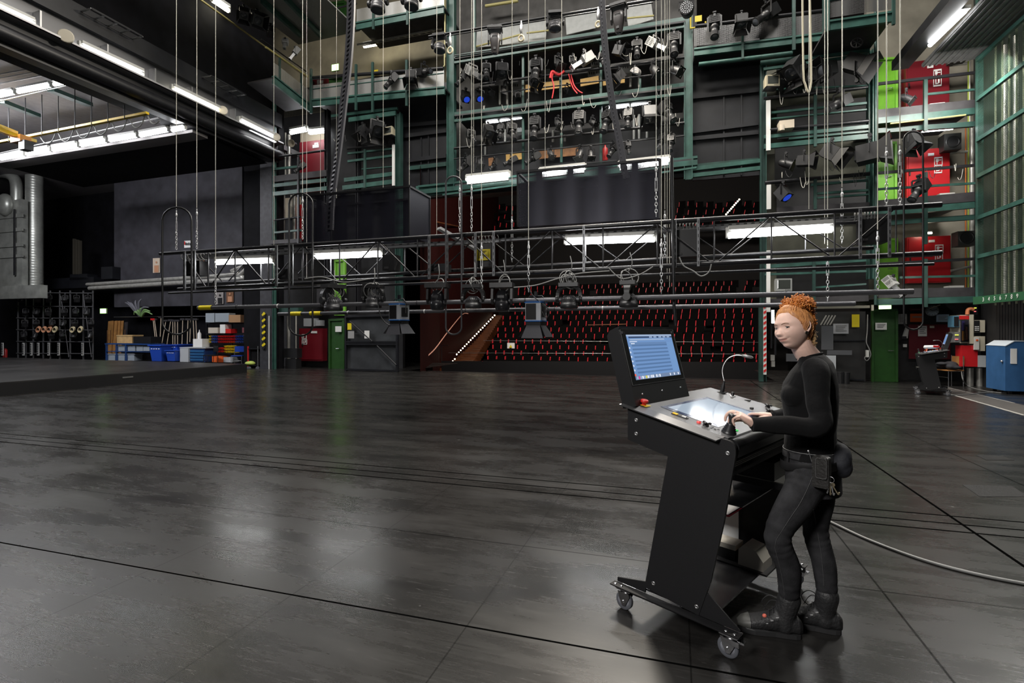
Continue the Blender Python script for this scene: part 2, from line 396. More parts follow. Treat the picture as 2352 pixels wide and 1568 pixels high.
# ------------------------------------------------------------------ the control desk in front
ca, sa = math.cos(math.radians(-27.5)), math.sin(math.radians(-27.5))
CM = axes((-.262, 2.849, 0), (ca, sa, 0), (-sa, ca, 0), (0, 0, 1))
def L(s, y, z): return CM @ V((s, y, z))
DK = .216
DN = V((DK, 0, 1)).normalized(); DX = V((1, 0, -DK)).normalized()
def D(s, y, h=0): return V((s, y, 1.15 - DK * s)) + DN * h     # on the sloped desk top
def lmb(*m):
    b = MB(*m); b.M = CM; return b
def arc(cx, cz, r, a0, a1, n=6):
    return [(cx + r * math.cos(math.radians(a0 + (a1 - a0) * i / n)), cz + r * math.sin(math.radians(a0 + (a1 - a0) * i / n))) for i in range(n + 1)]
def build_console():
    t = thing('control_desk', 'tall black wheeled control desk with two lit screens where the woman stands', 'control desk', M=CM)
    side = [(0, 1.125), (0, .945), (.243, .893), (.105, .16), (.41, .13), (.47, .32), (.535, .63), (.592, .965)] + arc(.55, .985, .042, 0, 70, 6)
    for y, far in ((0, 0), (.93, 1)):
        b = lmb(BLACK); b.prism(side, (0, y + .018, 0), (1, 0, 0), (0, 0, 1), .018)
        p = b.build('side_panel', t)
        for s, z in ((.055, 1.06), (.055, .985), (.555, .965), (.16, .20), (.40, .17)):
            sb = lmb(STEEL)
            yy = y if not far else y + .018
            sb.lathe([(.0, 0), (.006, .0005), (.011, .0), (.011, .003), (.004, .003), (.004, .001)], (s, yy, z), (0, -1 if not far else 1, 0), 14)
            sb.build('screw', p)
    # sloped desk top with bevelled edges
    b = lmb(mat('anodised_desk_plate', (.20, .20, .205), .33, .75, bump=.03, bscale=900))
    def dk(s, y, h=0): return D(s, y, h)
    s0, s1, y0, y1 = -.005, .545, .028, 1.06
    b.add([dk(s0, y0), dk(s1, y0), dk(s1, y1), dk(s0, y1), dk(s0, y0, -.012), dk(s1, y0, -.012), dk(s1, y1, -.012), dk(s0, y1, -.012)],
          [(0, 1, 2, 3), (7, 6, 5, 4), (0, 4, 5, 1), (1, 5, 6, 2), (2, 6, 7, 3), (3, 7, 4, 0)])
    t1 = b.build('desk_top', t)
    for ya, yb in ((y0, -.035), (y1, 1.11)):
        b = lmb(mat('bevel_plate', (.16, .16, .165), .28, .8)); a = [dk(-.006, ya), dk(.53, ya), dk(.515, yb, -.014), dk(-.03, yb, -.014)]
        b.add(a + [p - V((0, 0, .006)) for p in a], [(0, 1, 2, 3), (7, 6, 5, 4), (0, 4, 5, 1), (1, 5, 6, 2), (2, 6, 7, 3), (3, 7, 4, 0)])
        b.build('bevelled_edge', t1)
    # rounded front nose and cable tray under it
    b = lmb(mat('satin_black', (.010, .010, .011), .3))
    pr = [(.54, 1.022)] + arc(.55, .985, .045, 75, 0, 8) + [(.585, .94), (.565, .94), (.54, 1.0)]
    b.prism(pr, (0, .915, 0), (1, 0, 0), (0, 0, 1), .88)
    b.build('front_nose', t)
    b = lmb(BLACK)
    for k in range(4):
        b.cyl((.575 - k * .012, .03, .925 - k * .016), (.575 - k * .012, .925, .925 - k * .016), .008, n=8)
    b.box((.40, .475, .90), (.3, .88, .12)); b.box((.53, .475, .868), (.04, .88, .02))
    b.build('under_desk_box', t)
    # under structure
    b = lmb(BLACK); b.box((.40, .79, .745), (.30, .28, .10)); b.build('equipment_box', t)
    b = lmb(mat('shelf_plate', (.22, .22, .20), .3, .7)); b.box((.43, .79, .688), (.34, .29, .012))
    sh = b.build('shelf', t)
    b = lmb(BLACK); b.box((.595, .79, .668), (.012, .29, .04)); b.box((.43, .648, .67), (.34, .01, .036)); b.build('shelf_lip', sh)
    b = lmb(mat('glossy_sheet', (.3, .3, .32), .18, .8)); b.mm((.2, .36, .597), (.485, .912, .603)); b.build('lower_shelf', t)
    b = lmb(BLACK); b.prism([(.489, .585), (.29, .432), (.254, .225), (.25, .14), (.41, .14), (.47, .32), (.525, .58)], (0, .915, 0), (1, 0, 0), (0, 0, 1), .012); b.build('inner_panel', t)
    # foot: base plate, flanges, gussets
    b = lmb(mat('base_plate_black', (.02, .02, .022), .2)); b.box((.27, .475, .137), (.4, .9, .01)); b.build('base_plate', t)
    for y in (0, .93):
        sg = -1 if y == 0 else 1
        yo = -.004 if y == 0 else .018 + .93 - .93 + .004
        yy = y + (0 if y == 0 else .018)
        b = lmb(BLACK)
        b.mm((-.075, yy - .004 if sg > 0 else yy - .012, .098), (.625, yy + (.012 if sg > 0 else .004), .128))
        b.mm((-.085, min(yy, yy + sg * .05), .124), (.625, max(yy, yy + sg * .05), .130))
        fl = b.build('floor_flange', t)
        b = lmb(BLACK)
        yb = y + .012
        b.prism([(-.07, .13), (.108, .13), (.112, .19), (-.07, .152)], (0, yb, 0), (1, 0, 0), (0, 0, 1), .008); b.build('gusset', fl); b = lmb(BLACK)
        b.prism([(.40, .13), (.61, .13), (.61, .138), (.45, .258)], (0, yb, 0), (1, 0, 0), (0, 0, 1), .008)
        b.build('gusset', fl)
        b = lmb(CHROME)
        for s in (-.06, -.02, .56, .60):
            b.lathe([(.009, 0), (.008, .004), (.003, .006)], (s, yy + sg * .03, .130), (0, 0, 1), 8)
        b.build('bolt', fl)
        for s, brake in ((0.0, 0), (.575, 1)):
            wy = yy + sg * .012
            b = lmb(CHROME)
            b.box((s, wy, .120), (.085, .075, .006))
            b.lathe([(.024, 0), (.022, -.012), (.03, -.016)], (s, wy, .117), (0, 0, 1), 14)
            for d in (-1, 1):
                b.prism([(-.034, .10), (.034, .10), (.040, .085), (.012, .03), (-.006, .028), (-.024, .06)], (s - .01, wy + d * .019 + .0015, 0), (1, 0, 0), (0, 0, 1), .003)
            if brake: b.box((s + .05, wy, .098), (.03, .03, .01)); b.mm((s - .03, wy - .025, .075), (s + .045, wy + .025, .10))
            c = b.build('caster', t)
            b = lmb(RUBBER)
            b.lathe([(.03, -.011), (.046, -.013), (.05, -.008), (.05, .008), (.046, .013), (.03, .011)], (s - .012, wy, .05), (0, 1, 0), 28)
            wh = b.build('wheel', c)
            b = lmb(mat('wheel_hub_grey', (.30, .31, .35), .4))
            b.lathe([(.0, -.014), (.012, -.014), (.014, -.011), (.035, -.0115), (.036, .0115), (.014, .011), (.012, .014), (0, .014)], (s - .012, wy, .05), (0, 1, 0), 24); 
            b.m(CHROME).cyl((s - .012, wy - .026, .05), (s - .012, wy + .026, .05), .008, n=10)
            b.build('hub', wh)
    # monitor, leaning away from the user
    tl = math.radians(15)
    mu = V((-math.sin(tl), 0, math.cos(tl))); mn = V((math.cos(tl), 0, math.sin(tl)))
    m0 = V((.06, 0, 1.137))
    def M2(y, v, h=0): return m0 + V((0, y, 0)) + mu * v + mn * h
    b = lmb(mat('black_monitor_shell', (.011, .011, .012), .42))
    out = [(0, 0), (.0, -.085), (.42, -.085), (.445, -.06), (.452, -.012), (.452, .012), (.438, 0)]
    R = [[M2(y, v, h) for v, h in out] for y in (-.012, .612)]
    b.loft(R, smooth=False)
    mon = b.build('monitor', t)
    b = lmb(BLK_GLOSS)
    b.add([M2(.0, .115, .002), M2(.6, .115, .002), M2(.6, .437, .002), M2(.0, .437, .002), M2(.0, .115, -.004), M2(.6, .115, -.004), M2(.6, .437, -.004), M2(.0, .437, -.004)],
          [(0, 1, 2, 3), (0, 4, 5, 1), (1, 5, 6, 2), (2, 6, 7, 3), (3, 7, 4, 0)])
    bz = b.build('bezel', mon)
    b = lmb(CHROME)
    for p, q in (((.0, .115), (.6, .115)), ((.6, .115), (.6, .437)), ((.6, .437), (0, .437)), ((0, .437), (0, .115))):
        b.bar(M2(p[0], p[1], .002), M2(q[0], q[1], .002), .0025, .0025)
    b.build('bezel_rim', bz)
    E = lambda n, c, s: mat('screen_' + n, (0.01, .01, .01), .3, emit=c, es=s)
    b = lmb(E('blue', (.16, .30, .58), .95))
    def rect(y0, y1, v0, v1, m, h):
        b.m(m); b.quad(M2(y0, v0, h), M2(y1, v0, h), M2(y1, v1, h), M2(y0, v1, h))
    sy0, sy1, sv0, sv1 = .045, .565, .142, .405
    rect(sy0, sy1, sv0, sv1, E('blue', None, 0), .0028)
    for k in range(8):
        v = sv0 + .035 + k * .0225
        rect(sy0 + .035, sy1 - .085, v, v + .010, E('band', (.10, .20, .40), .9), .0032)
    rect(sy1 - .08, sy1 - .005, sv0 + .03, sv1 - .05, E('pane', (.17, .32, .60), .95), .0032)
    rect(sy0, sy1, sv1 - .010, sv1, E('pale', (.35, .45, .62), 1.0), .0034)
    rect(sy0 + .02, sy1, sv1 - .021, sv1 - .011, E('navy', (.03, .06, .14), .9), .0034)
    for y in (.29, .34, .40, .45, .50): rect(y, y + .035, sv1 - .0195, sv1 - .0125, E('pale', None, 0), .0037)
    rect(sy0 + .03, sy1 - .1, sv1 - .034, sv1 - .026, E('pale', None, 0), .0034)
    rect(sy0 + .02, sy1 - .085, sv1 - .060, sv1 - .047, E('mid', (.13, .24, .46), .95), .0034)
    rect(sy0 + .022, sy0 + .10, sv1 - .044, sv1 - .040, E('white', (.8, .85, .95), 1.0), .0036)
    rect(sy0 + .03, sy0 + .07, sv1 - .056, sv1 - .051, E('white', None, 0), .0037)
    for k in range(6): rect(sy0 + .003, sy0 + .013, sv0 + .18 + k * -.026, sv0 + .19 + k * -.026, E('white', None, 0), .0036)
    rect(sy0 - .002, sy0 + .012, sv0 + .022, sv0 + .034, E('red', (.9, .12, .05), 1.0), .0037)
    rect(sy0, sy1, sv0, sv0 + .022, E('dock', (.18, .26, .42), .9), .0034)
    cols = ['pale', 'magenta', 'pale', 'white', 'pale', 'yellow', 'white', 'pale', 'white', 'white', None, 'white', 'pale', 'white']
    E('magenta', (.75, .08, .35), .9); E('yellow', (.85, .75, .1), .9)
    for k, c in enumerate(cols):
        if c: rect(sy0 + .012 + k * .019, sy0 + .027 + k * .019, sv0 + .003, sv0 + .019, MATS['screen_' + c], .0037)
    for y in (.43, .48, .53): rect(y, y + .012, sv0 + .004, sv0 + .018, MATS['screen_white'], .0037)
    b.build('display', mon)
    b = lmb(CHROME)
    for y, v in ((.08, .06), (.30, .062), (.525, .064)): b.lathe([(.005, 0), (.004, .003), (0, .004)], M2(y, v, 0), mn, 10)
    b.build('screw', mon)
    b = lmb(mat('dark_grey_clip', (.05, .05, .055), .4))
    for y in (.012, .575): b.box(M2(y + .006, .418, .004), (.012, .022, .014))
    b.build('clip', mon)
    # touch screen let into the desk
    def dq(b, s0, s1, y0, y1, h): b.quad(D(s0, y0, h), D(s1, y0, h), D(s1, y1, h), D(s0, y1, h))
    b = lmb(mat('touch_bezel', (.035, .05, .10), .15)); dq(b, .118, .445, .145, .735, .0015)
    ts = b.build('touch_screen', t)
    b = lmb(mat('touch_screen_lit', (.02, .02, .02), .1, emit=(.56, .68, .82), es=.62)); dq(b, .142, .425, .185, .70, .0022); b.build('display', ts)
    # emergency stop
    b = lmb(YEL); dq(b, .04, .095, .03, .088, .004)
    es = b.build('emergency_stop', t)
    p = D(.066, .058, .004); b = lmb(RED); b.lathe([(.012, 0), (.012, .012), (.022, .014), (.022, .026), (.018, .030), (0, .031)], p, DN, 20); b.build('button', es)
    # goose neck lamp
    p = D(.102, .998)
    b = lmb(BLACKP); b.box(p + DN * .003, (.05, .05, .006)); b.lathe([(.014, 0), (.013, .045), (.008, .06), (.006, .085)], p, DN, 14)
    gl = b.build('gooseneck_lamp', t)
    b = lmb(STEEL)
    pts = [p + DN * .08, p + V((.0, .01, .14)), p + V((.005, .02, .19)), p + V((.03, .035, .235)), p + V((.075, .05, .257)), p + V((.12, .06, .255))]
    b.tube(catmull(pts, 6), .004, 8); b.build('neck', gl)
    b = lmb(mat('lamp_head_grey', (.2, .2, .2), .3, .5)); b.tube([p + V((.11, .058, .256)), p + V((.13, .062, .254)), p + V((.17, .07, .246)), p + V((.18, .072, .243))], [.006, .011, .010, .004], 10); b.build('lamp_head', gl)
    # knobs, switches
    p = D(.171, 1.003); b = lmb(STEEL); b.lathe([(.022, 0), (.022, .003), (0, .003)], p, DN, 18); b.m(BLACKP).lathe([(.011, .003), (.010, .026), (0, .027)], p, DN, 14); b.build('rotary_knob', t)
    b = lmb(BLACKP); b.box(D(.272, 1.0, .003), (.035, .022, .006)); b.build('socket', t)
    b = lmb(BLACKP); b.box(D(.37, .80, .004), (.018, .018, .01)); b.build('push_button', t)
    for k, (s, y) in enumerate(((.402, .098), (.40, .985), (.452, .85))):
        p = D(s, y); b = lmb(BLACKP)
        b.lathe([(.016, 0), (.014, .008), (.006, .010), (.005, .018), (0, .02)], p, DN, 12)
        for a in range(3):
            an = a * 2.1 + .5; d = DX * math.cos(an) + V((0, 1, 0)) * math.sin(an)
            b.tube([p + DN * .012, p + DN * .016 + d * .016, p + DN * .014 + d * .024], [.004, .006, .006], 8)
        b.build('star_switch', t)
    b = lmb(BLACKP); b.box(D(.258, .10, .002), (.09, .022, .004), Euler((0, math.atan(DK), 0)).to_matrix()); rp = b.build('button_strip', t)
    b = lmb(mat('amber_button', (.7, .4, .02), .4, emit=(1, .6, .05), es=.4)); b.box(D(.232, .10, .006), (.026, .016, .006), Euler((0, math.atan(DK), 0)).to_matrix()); b.build('amber_button', rp)
    b = lmb(mat('white_button', (.7, .7, .68), .4)); b.box(D(.283, .10, .006), (.024, .014, .006), Euler((0, math.atan(DK), 0)).to_matrix()); b.build('white_button', rp)
    b = lmb(mat('red_button', (.6, .05, .05), .35, emit=(1, .1, .08), es=.35)); b.lathe([(.011, 0), (.011, .008), (0, .01)], D(.362, .103), DN, 14); b.build('red_button', t)
    b = lmb(mat('green_button', (.05, .5, .1), .35, emit=(.1, 1, .2), es=.5)); b.lathe([(.009, 0), (.009, .005), (0, .007)], D(.515, .205), DN, 14); b.build('green_button', t)
    b = lmb(BLACKP)
    for s, y in ((.435, .09), (.448, .10), (.455, .085), (.43, .115), (.46, .112)): b.box(D(s, y, .001), (.012, .008, .001))
    b.build('engraved_marks', t)
    # joystick with rubber gaiter
    p = D(.512, .115); b = lmb(BLACKP)
    b.lathe([(.036, 0), (.036, .008), (.030, .012), (.033, .017), (.026, .022), (.029, .027), (.022, .032), (.025, .037), (.019, .042), (.021, .046), (.015, .052)], p, DN, 24)
    js = b.build('joystick', t)
    b = lmb(mat('joystick_grip', (.02, .02, .022), .35)); b.lathe([(.011, .05), (.012, .062), (.016, .075), (.020, .088), (.020, .096), (.014, .100), (0, .101)], p, DN, 20); b.build('grip', js)
    return t
console = build_console()
# beige foot pedal standing on the desk's foot plate
def pedal():
    t = thing('foot_pedal', 'beige hooded foot pedal on the foot plate of the big control desk', 'foot pedal', M=CM @ Mx.Translation((.36, .75, .142)))
    b = lmb(BLACKP); b.mm((.17, .63, .142), (.515, .85, .152)); b.build('tray', t)
    b = lmb(mat('beige_plastic', (.62, .58, .50), .45))
    y0, y1 = .655, .80
    a = [(.345, .152), (.488, .152), (.488, .205), (.445, .262), (.375, .275), (.348, .245)]
    b.prism(a, (0, y1, 0), (1, 0, 0), (0, 0, 1), y1 - y0); b.build('hood', t)
    b = lmb(mat('beige_plastic', None)); b.mm((.19, .68, .215), (.32, .80, .245)); b.m(BLACKP).mm((.195, .685, .152), (.315, .795, .215)); b.build('treadle', t)
    b = lmb(CHROME); b.tube([L(0, 0, 0) * 0 + V((.18, .66, .16)), V((.14, .66, .165)), V((.14, .70, .2)), V((.18, .70, .21))], .004, 6); b.build('hinge_wire', t)
pedal()
b = lmb(mat('folder_paper', (.62, .6, .6), .6)); b.prism([(.14, .62), (.30, .62), (.30, .90), (.14, .90)], (0, 0, .442), (1, 0, 0), (0, 1, 0), .004)
f_ = thing('paper_folder', 'pale paper folder with a red edge lying under the big control desk', 'folder', M=CM @ Mx.Translation((.22, .76, .434)))
b.build('sheets', f_)
b = lmb(mat('folder_red', (.5, .03, .06), .4)); b.mm((.14, .615, .434), (.308, .905, .440)); b.build('red_cover', f_)
b = lmb(WHITE); b.mm((.13, .886, .16), (.258, .889, .425)); one('hanging_sheet', b, 'white sheet of paper hanging inside the big control desk below the folder', 'paper')
# ------------------------------------------------------------------ the woman at the desk
def Q(px, py, d): 
    r = ray(px, py); return V((r.x * d, r.y * d, CAMH + r.z * d))
PF = V((-.955, .297, 0)).normalized(); PL = V((PF.y, -PF.x, 0)); ZZ = V((0, 0, 1))   # forward, to her right
def ering(c, a, b, f=PF, l=PL, n=28, p=2.3, tilt=None):
    """super-ellipse ring: a half depth along f, b half width along l"""
    out = []
    for i in range(n):
        t = 2 * PI * i / n; ct, st = math.cos(t), math.sin(t)
        out.append(V(c) + f * a * math.copysign(abs(ct) ** (2 / p), ct) + l * b * math.copysign(abs(st) ** (2 / p), st))
    return out
def limb(mb, pts, rs, n=16, k=6, caps=True, fold=None, flat=1.0):
    """smooth tapered limb through pts"""
    c = catmull(pts, k); m = len(pts) - 1; rr = []
    for i in range(len(c)):
        t = i / k; j = min(int(t), m - 1); u = t - j
        u = u * u * (3 - 2 * u); r = rs[j] * (1 - u) + rs[j + 1] * u
        if fold: r *= fold(i / (len(c) - 1))
        rr.append(r)
    mb.tube(c, rr, n, caps=False)
    if caps:
        mb.sphere(c[0], rr[0], n, 8); mb.sphere(c[-1], rr[-1], n, 8)
def remeshed(mb, name, parent, vox, smooth=4, mats=None, shrink=0):
    me = mb.mesh(name + '_raw')
    o = bpy.data.objects.new(name + '_raw', me); COL.objects.link(o)
    m = o.modifiers.new('r', 'REMESH'); m.mode = 'VOXEL'; m.voxel_size = vox; m.use_smooth_shade = True
    if smooth:
        s = o.modifiers.new('s', 'SMOOTH'); s.factor = .5; s.iterations = smooth
    dg = bpy.context.evaluated_depsgraph_get()
    nm = bpy.data.meshes.new_from_object(o.evaluated_get(dg))
    bpy.data.objects.remove(o); bpy.data.meshes.remove(me)
    nm.materials.clear()
    for x in mats: nm.materials.append(x)
    for p in nm.polygons: p.use_smooth = True; p.material_index = 0
    nm.transform(WM[parent.name].inverted())
    r = bpy.data.objects.new(name, nm); COL.objects.link(r); r.parent = parent; WM[r.name] = WM[parent.name].copy()
    return r
def skin_mat():
    m = mat('skin', (.70, .47, .385), .5, spec=.35, noise=.06, nscale=25)
    b = m.node_tree.nodes['Principled BSDF']
    b.inputs['Subsurface Weight'].default_value = .15; b.inputs['Subsurface Radius'].default_value = (.012, .005, .003)
    return m
SKIN = skin_mat()
woman = thing('person', 'woman with a curly ginger bun, black sweater and tool belt standing at the control desk', 'person', loc=(.60, 2.92, 0))
# joints
S_l = V((.655, 2.83, 1.345)); E_l = V((.645, 2.735, 1.095)); W_l = V((.357, 2.715, 1.090))
S_r = V((.735, 3.155, 1.35)); E_r = V((.73, 3.22, 1.10)); W_r = V((.525, 3.165, 1.062))
# head frame
psi = math.radians(40)
toC = V((-.194, -.981, 0)).normalized(); imR = V((.981, -.194, 0))
hx = (toC * math.cos(psi) - imR * math.sin(psi)).normalized(); hy = (toC * math.sin(psi) + imR * math.cos(psi)).normalized()   # forward, her left
HC = Q(1821, 754, 2.60)
roll = math.radians(9); view = (HC - V((0, 0, CAMH))).normalized()
RM = Mx.Rotation(-roll, 3, view)
hx, hy, hz = RM @ hx, RM @ hy, RM @ ZZ
pit = Mx.Rotation(math.radians(-7), 3, hy); hx, hz = pit @ hx, pit @ hz
HS = 1.0
HM = axes(HC, hx * HS, hy * HS, hz * HS)
def g(d, s): return math.exp(-.5 * (d / s) ** 2)
def head_point(th, ph):
    """th azimuth from the face, ph polar from the crown"""
    n = V((math.sin(ph) * math.cos(th), math.sin(ph) * math.sin(th), math.cos(ph)))
    up = n.z > 0
    z = n.z * (.112 if up else .110)
    x = n.x * (.094 if n.x > 0 else .099); y = n.y * .076
    if not up:
        t = -n.z
        y *= 1 - .34 * t ** 1.6
        if n.x < 0: x *= 1 - .42 * t
        else: x *= 1 - .10 * t ** 2
        # square the lower face forward so the chin is reached
        x += .012 * t * max(0, n.x) 
    else:
        y *= 1 + .05 * n.z; x *= 1 - .02 * n.z
    fr = max(0, min(1, (n.x - .1) / .4))
    ay = abs(y)
    dx = 0.
    # nose
    nz = 0
    if -.050 < z < .02:
        tt = max(0, min(1, (.018 - z) / .051)); nz = .3 * tt + .7 * tt ** 2.2
        if z < -.033: nz *= max(0, 1 - ((-.033 - z) / .014) ** 2)
    dx += .0160 * nz * g(y, .0080 + .0022 * nz)
    dx += .0065 * g(ay - .012, .0055) * g(z + .034, .006)
    dx -= .003 * g(ay - .02, .005) * g(z + .031, .008)
    # sockets and brow
    dx -= .011 * g(ay - .031, .017) * g(z - .001, .010)
    dx -= .005 * g(y, .010) * g(z - .004, .010)
    dx += .004 * g(ay - .03, .022) * g(z - .021, .008)
    # cheeks
    dx += .007 * g(ay - .042, .016) * g(z + .034, .017)
    dx -= .003 * g(ay - .036, .007) * g(z + .056, .016)
    # mouth, smiling
    mz = z + .0625 - .0055 * (y / .025) ** 2
    wm = g(y, .021)
    dx += .0065 * wm * g(mz - .006, .0055) + .0075 * g(y, .018) * g(mz + .0075, .006)
    dx -= .0055 * g(y, .020) * g(mz, .0020) if abs(y) < .04 else 0
    dx -= .003 * g(ay - .029, .005) * g(mz, .006)
    dx -= .005 * g(y, .018) * g(z + .0805, .0055)
    # chin
    dx += .014 * g(y, .019) * g(z + .099, .013)
    x += dx * fr
    return V((x, y, z))
hb = MB(SKIN); hb.M = HM
NU, NV = 260, 190
vs = [head_point(0, 0)]
rows = []
for i in range(1, NV):
    ph = PI * i / NV
    rows.append([head_point(2 * PI * j / NU, ph) for j in range(NU)])
vv = [V((0, 0, .112))] + [p for r in rows for p in r] + [V((.012, 0, -.110))]
ff = [(0, 1 + j, 1 + (j + 1) % NU) for j in range(NU)]
for i in range(NV - 2):
    for j in range(NU):
        a = 1 + i * NU + j; b_ = 1 + i * NU + (j + 1) % NU
        ff.append((a, a + NU, b_ + NU, b_))
e = len(vv) - 1
ff += [(e, 1 + (NV - 2) * NU + (j + 1) % NU, 1 + (NV - 2) * NU + j) for j in range(NU)]
hb.add(vv, ff, True)
# ears
for sd in (1, -1):
    pts = [V((.006, .071 * sd, .012)), V((-.006, .078 * sd, .026)), V((-.020, .083 * sd, .022)), V((-.024, .083 * sd, .004)), V((-.016, .080 * sd, -.016)), V((-.004, .0745 * sd, -.028)), V((.004, .071 * sd, -.018))]
    hb.tube(catmull(pts, 5), .0045, 8)
    hb.sphere((-.008, .073 * sd, .0), (.016, .004, .026), 12, 8); hb.sphere((-.003, .0745 * sd, -.026), (.007, .004, .008), 10, 7)
    hb.sphere((.005, .0725 * sd, -.004), (.004, .004, .006), 8, 6)
hb.M = None
# neck and shoulders
nb = Q(1860, 822, 2.63)
neckp = [HM @ V((-.042, 0, -.03)), HM @ V((-.050, 0, -.085)), nb * .5 + (HM @ V((-.052, 0, -.10))) * .5, nb]
c = catmull(neckp, 5)
for i in range(1): pass
hb.tube(c, [.0495 + .0005 * i for i in range(len(c))], 22, caps=True)
def torso_rings(gr=0.):
    T = [  # px, py, d, half depth, half width, forward tilt
        (1869, 1125, 2.64, .125, .165), (1867, 1090, 2.64, .126, .172), (1863, 1050, 2.64, .122, .160), (1861, 1020, 2.64, .117, .142), (1861, 985, 2.64, .114, .132), (1861, 945, 2.64, .122, .136),
        (1859, 910, 2.64, .129, .148), (1861, 880, 2.64, .122, .160), (1868, 852, 2.64, .100, .168), (1873, 832, 2.64, .075, .150), (1864, 820, 2.64, .060, .110), (1860, 814, 2.64, .050, .080)]
    return [ering(Q(x, y, d), a + gr, b + gr) for x, y, d, a, b in T]
hb.loft(torso_rings(-.012))
for S, E, W in ((S_l, E_l, W_l), (S_r, E_r, W_r)):
    limb(hb, [S, S.lerp(E, .5), E, E.lerp(W, .4), W], [.050, .043, .037, .036, .024], 16)
# hands
def finger(mb, base, d, up, lens, bends, r):
    """chain bending towards -up"""
    ax = d.cross(up).normalized(); p = V(base); pts = [p]; dd = d.normalized()
    for Ln, bd in zip(lens, bends):
        dd = Mx.Rotation(-math.radians(bd), 3, ax) @ dd
        pts.append(pts[-1] + dd * Ln)
    c = catmull(pts, 4); n = len(c)
    rr = [r * (1.08 - .28 * i / (n - 1)) for i in range(n)]
    for q in range(1, len(pts) - 1): rr[q * 4] *= 1.05
    mb.tube(c, rr, 10, caps=False); mb.sphere(c[0], rr[0], 10, 7); mb.sphere(c[-1], rr[-1] * 1.0, 10, 7)
    return pts, dd
NAILS = []
def hand(mb, W, d, up, sd, fing, thumb, plen=.078, k=1.0):
    """W wrist, d towards the fingers, up back of the hand, sd = side of the thumb"""
    d = d.normalized(); up = (up - d * up.dot(d)).normalized(); sd = (sd - d * sd.dot(d) - up * sd.dot(up)).normalized()
    rings = []
    for t, hw, hh in ((-.25, .025, .020), (0, .026, .019), (.3, .033, .019), (.6, .039, .017), (.85, .041, .014), (1.0, .040, .011)):
        cc = W + d * (plen * t) - up * (.004 * t); rings.append(ering(cc, hw * k, hh * k, sd, up, 18, 2.4))
    mb.loft(rings)
    for off, lens, bends, spread, r in fing:
        base = W + d * (plen * (.98 - abs(off - .006) * 2.5)) + sd * off - up * .004
        dd = (d + sd * spread).normalized()
        pts, ed = finger(mb, base, dd, up, lens, bends, r)
        NAILS.append(pts)
    off, dirv, lens, bends, r = thumb
    base = W + d * (plen * .22) + sd * .024 - up * .006
    td = (d * dirv[0] + sd * dirv[1] + up * dirv[2]).normalized()
    mb.sphere(W + d * (plen * .3) + sd * .022 - up * .01, (.022, .018, .016), 12, 8)
    pts, ed = finger(mb, base, td, up, lens, bends, r)
    NAILS.append((pts[-1], pts[-1] - pts[-2], up, r))
# left hand closed over the joystick
JT = L(.512, .115, 1.04) + (CM.to_3x3() @ DN) * .09
kd = (JT + V((.012, .01, .030))) - W_l
hand(hb, W_l, kd, V((.35, -.12, 1)), V((.2, 1, .1)),
     [(.028, (.040, .026, .020), (28, 48, 30), .10, .0085), (.009, (.044, .028, .021), (34, 52, 34), .02, .0088), (-.010, (.040, .026, .020), (46, 58, 36), -.05, .0083), (-.027, (.032, .020, .017), (56, 60, 36), -.14, .0072)],
     (0, (.7, .55, -.45), (.040, .032, .026), (5, 18, 20), .0098))
# right hand resting on the desk edge
hand(hb, W_r, L(.40, .655, 1.083) - W_r, V((.12, .1, 1)), V((-.25, -1, 0)),
     [(.028, (.040, .025, .020), (14, 22, 12), .10, .0084), (.009, (.043, .028, .021), (16, 24, 12), .02, .0087), (-.010, (.040, .026, .020), (18, 26, 14), -.05, .0083), (-.027, (.032, .020, .017), (22, 28, 14), -.12, .0072)],
     (0, (.75, .6, -.25), (.040, .032, .026), (5, 10, 10), .0096))
# legs (under the jeans)
H_l = V((.650, 2.885, .82)); K_l = V((.480, 2.800, .525)); A_l = V((.535, 2.862, .10))
H_r = V((.715, 3.045, .82)); K_r = V((.690, 2.985, .50)); A_r = V((.735, 2.955, .10))
LEG = [([H_l, H_l.lerp(K_l, .5) + V((.01, 0, .01)), K_l, K_l.lerp(A_l, .45) + V((.022, 0, 0)), A_l], 0), ([H_r, H_r.lerp(K_r, .5), K_r, K_r.lerp(A_r, .45) + V((.012, 0, 0)), A_r], 1)]
for pts, sd in LEG:
    limb(hb, pts, [.07, .06, .040, .034, .026], 16)
body = remeshed(hb, 'body', woman, .0025, 2, [SKIN])
body['label'] = 'pale skin of the face, neck and hands'
HI = HM.inverted(); hw_ = WM[woman.name]
at_ = body.data.attributes.new('lip_mask', 'FLOAT', 'POINT'); at2 = body.data.attributes.new('mouth_crease_shade', 'FLOAT', 'POINT')
for v in body.data.vertices:
    q = HI @ (hw_ @ v.co)
    if q.x > .05 and abs(q.y) < .03 and -.086 < q.z < -.044:
        mz = q.z + .0625 - .0055 * (q.y / .025) ** 2; w_ = max(0, 1 - (abs(q.y) / .026) ** 2) ** .5
        h_ = .0095 * w_ * (1. if mz < 0 else .72); at_.data[v.index].value = max(0, min(1, (h_ - abs(mz)) / .003 + .3)) if w_ > 0 else 0
        at2.data[v.index].value = math.exp(-((mz + .0004) / .0016) ** 2) * min(1, w_ * 1.6)  # shade of the crease between the lips, painted into the skin colour
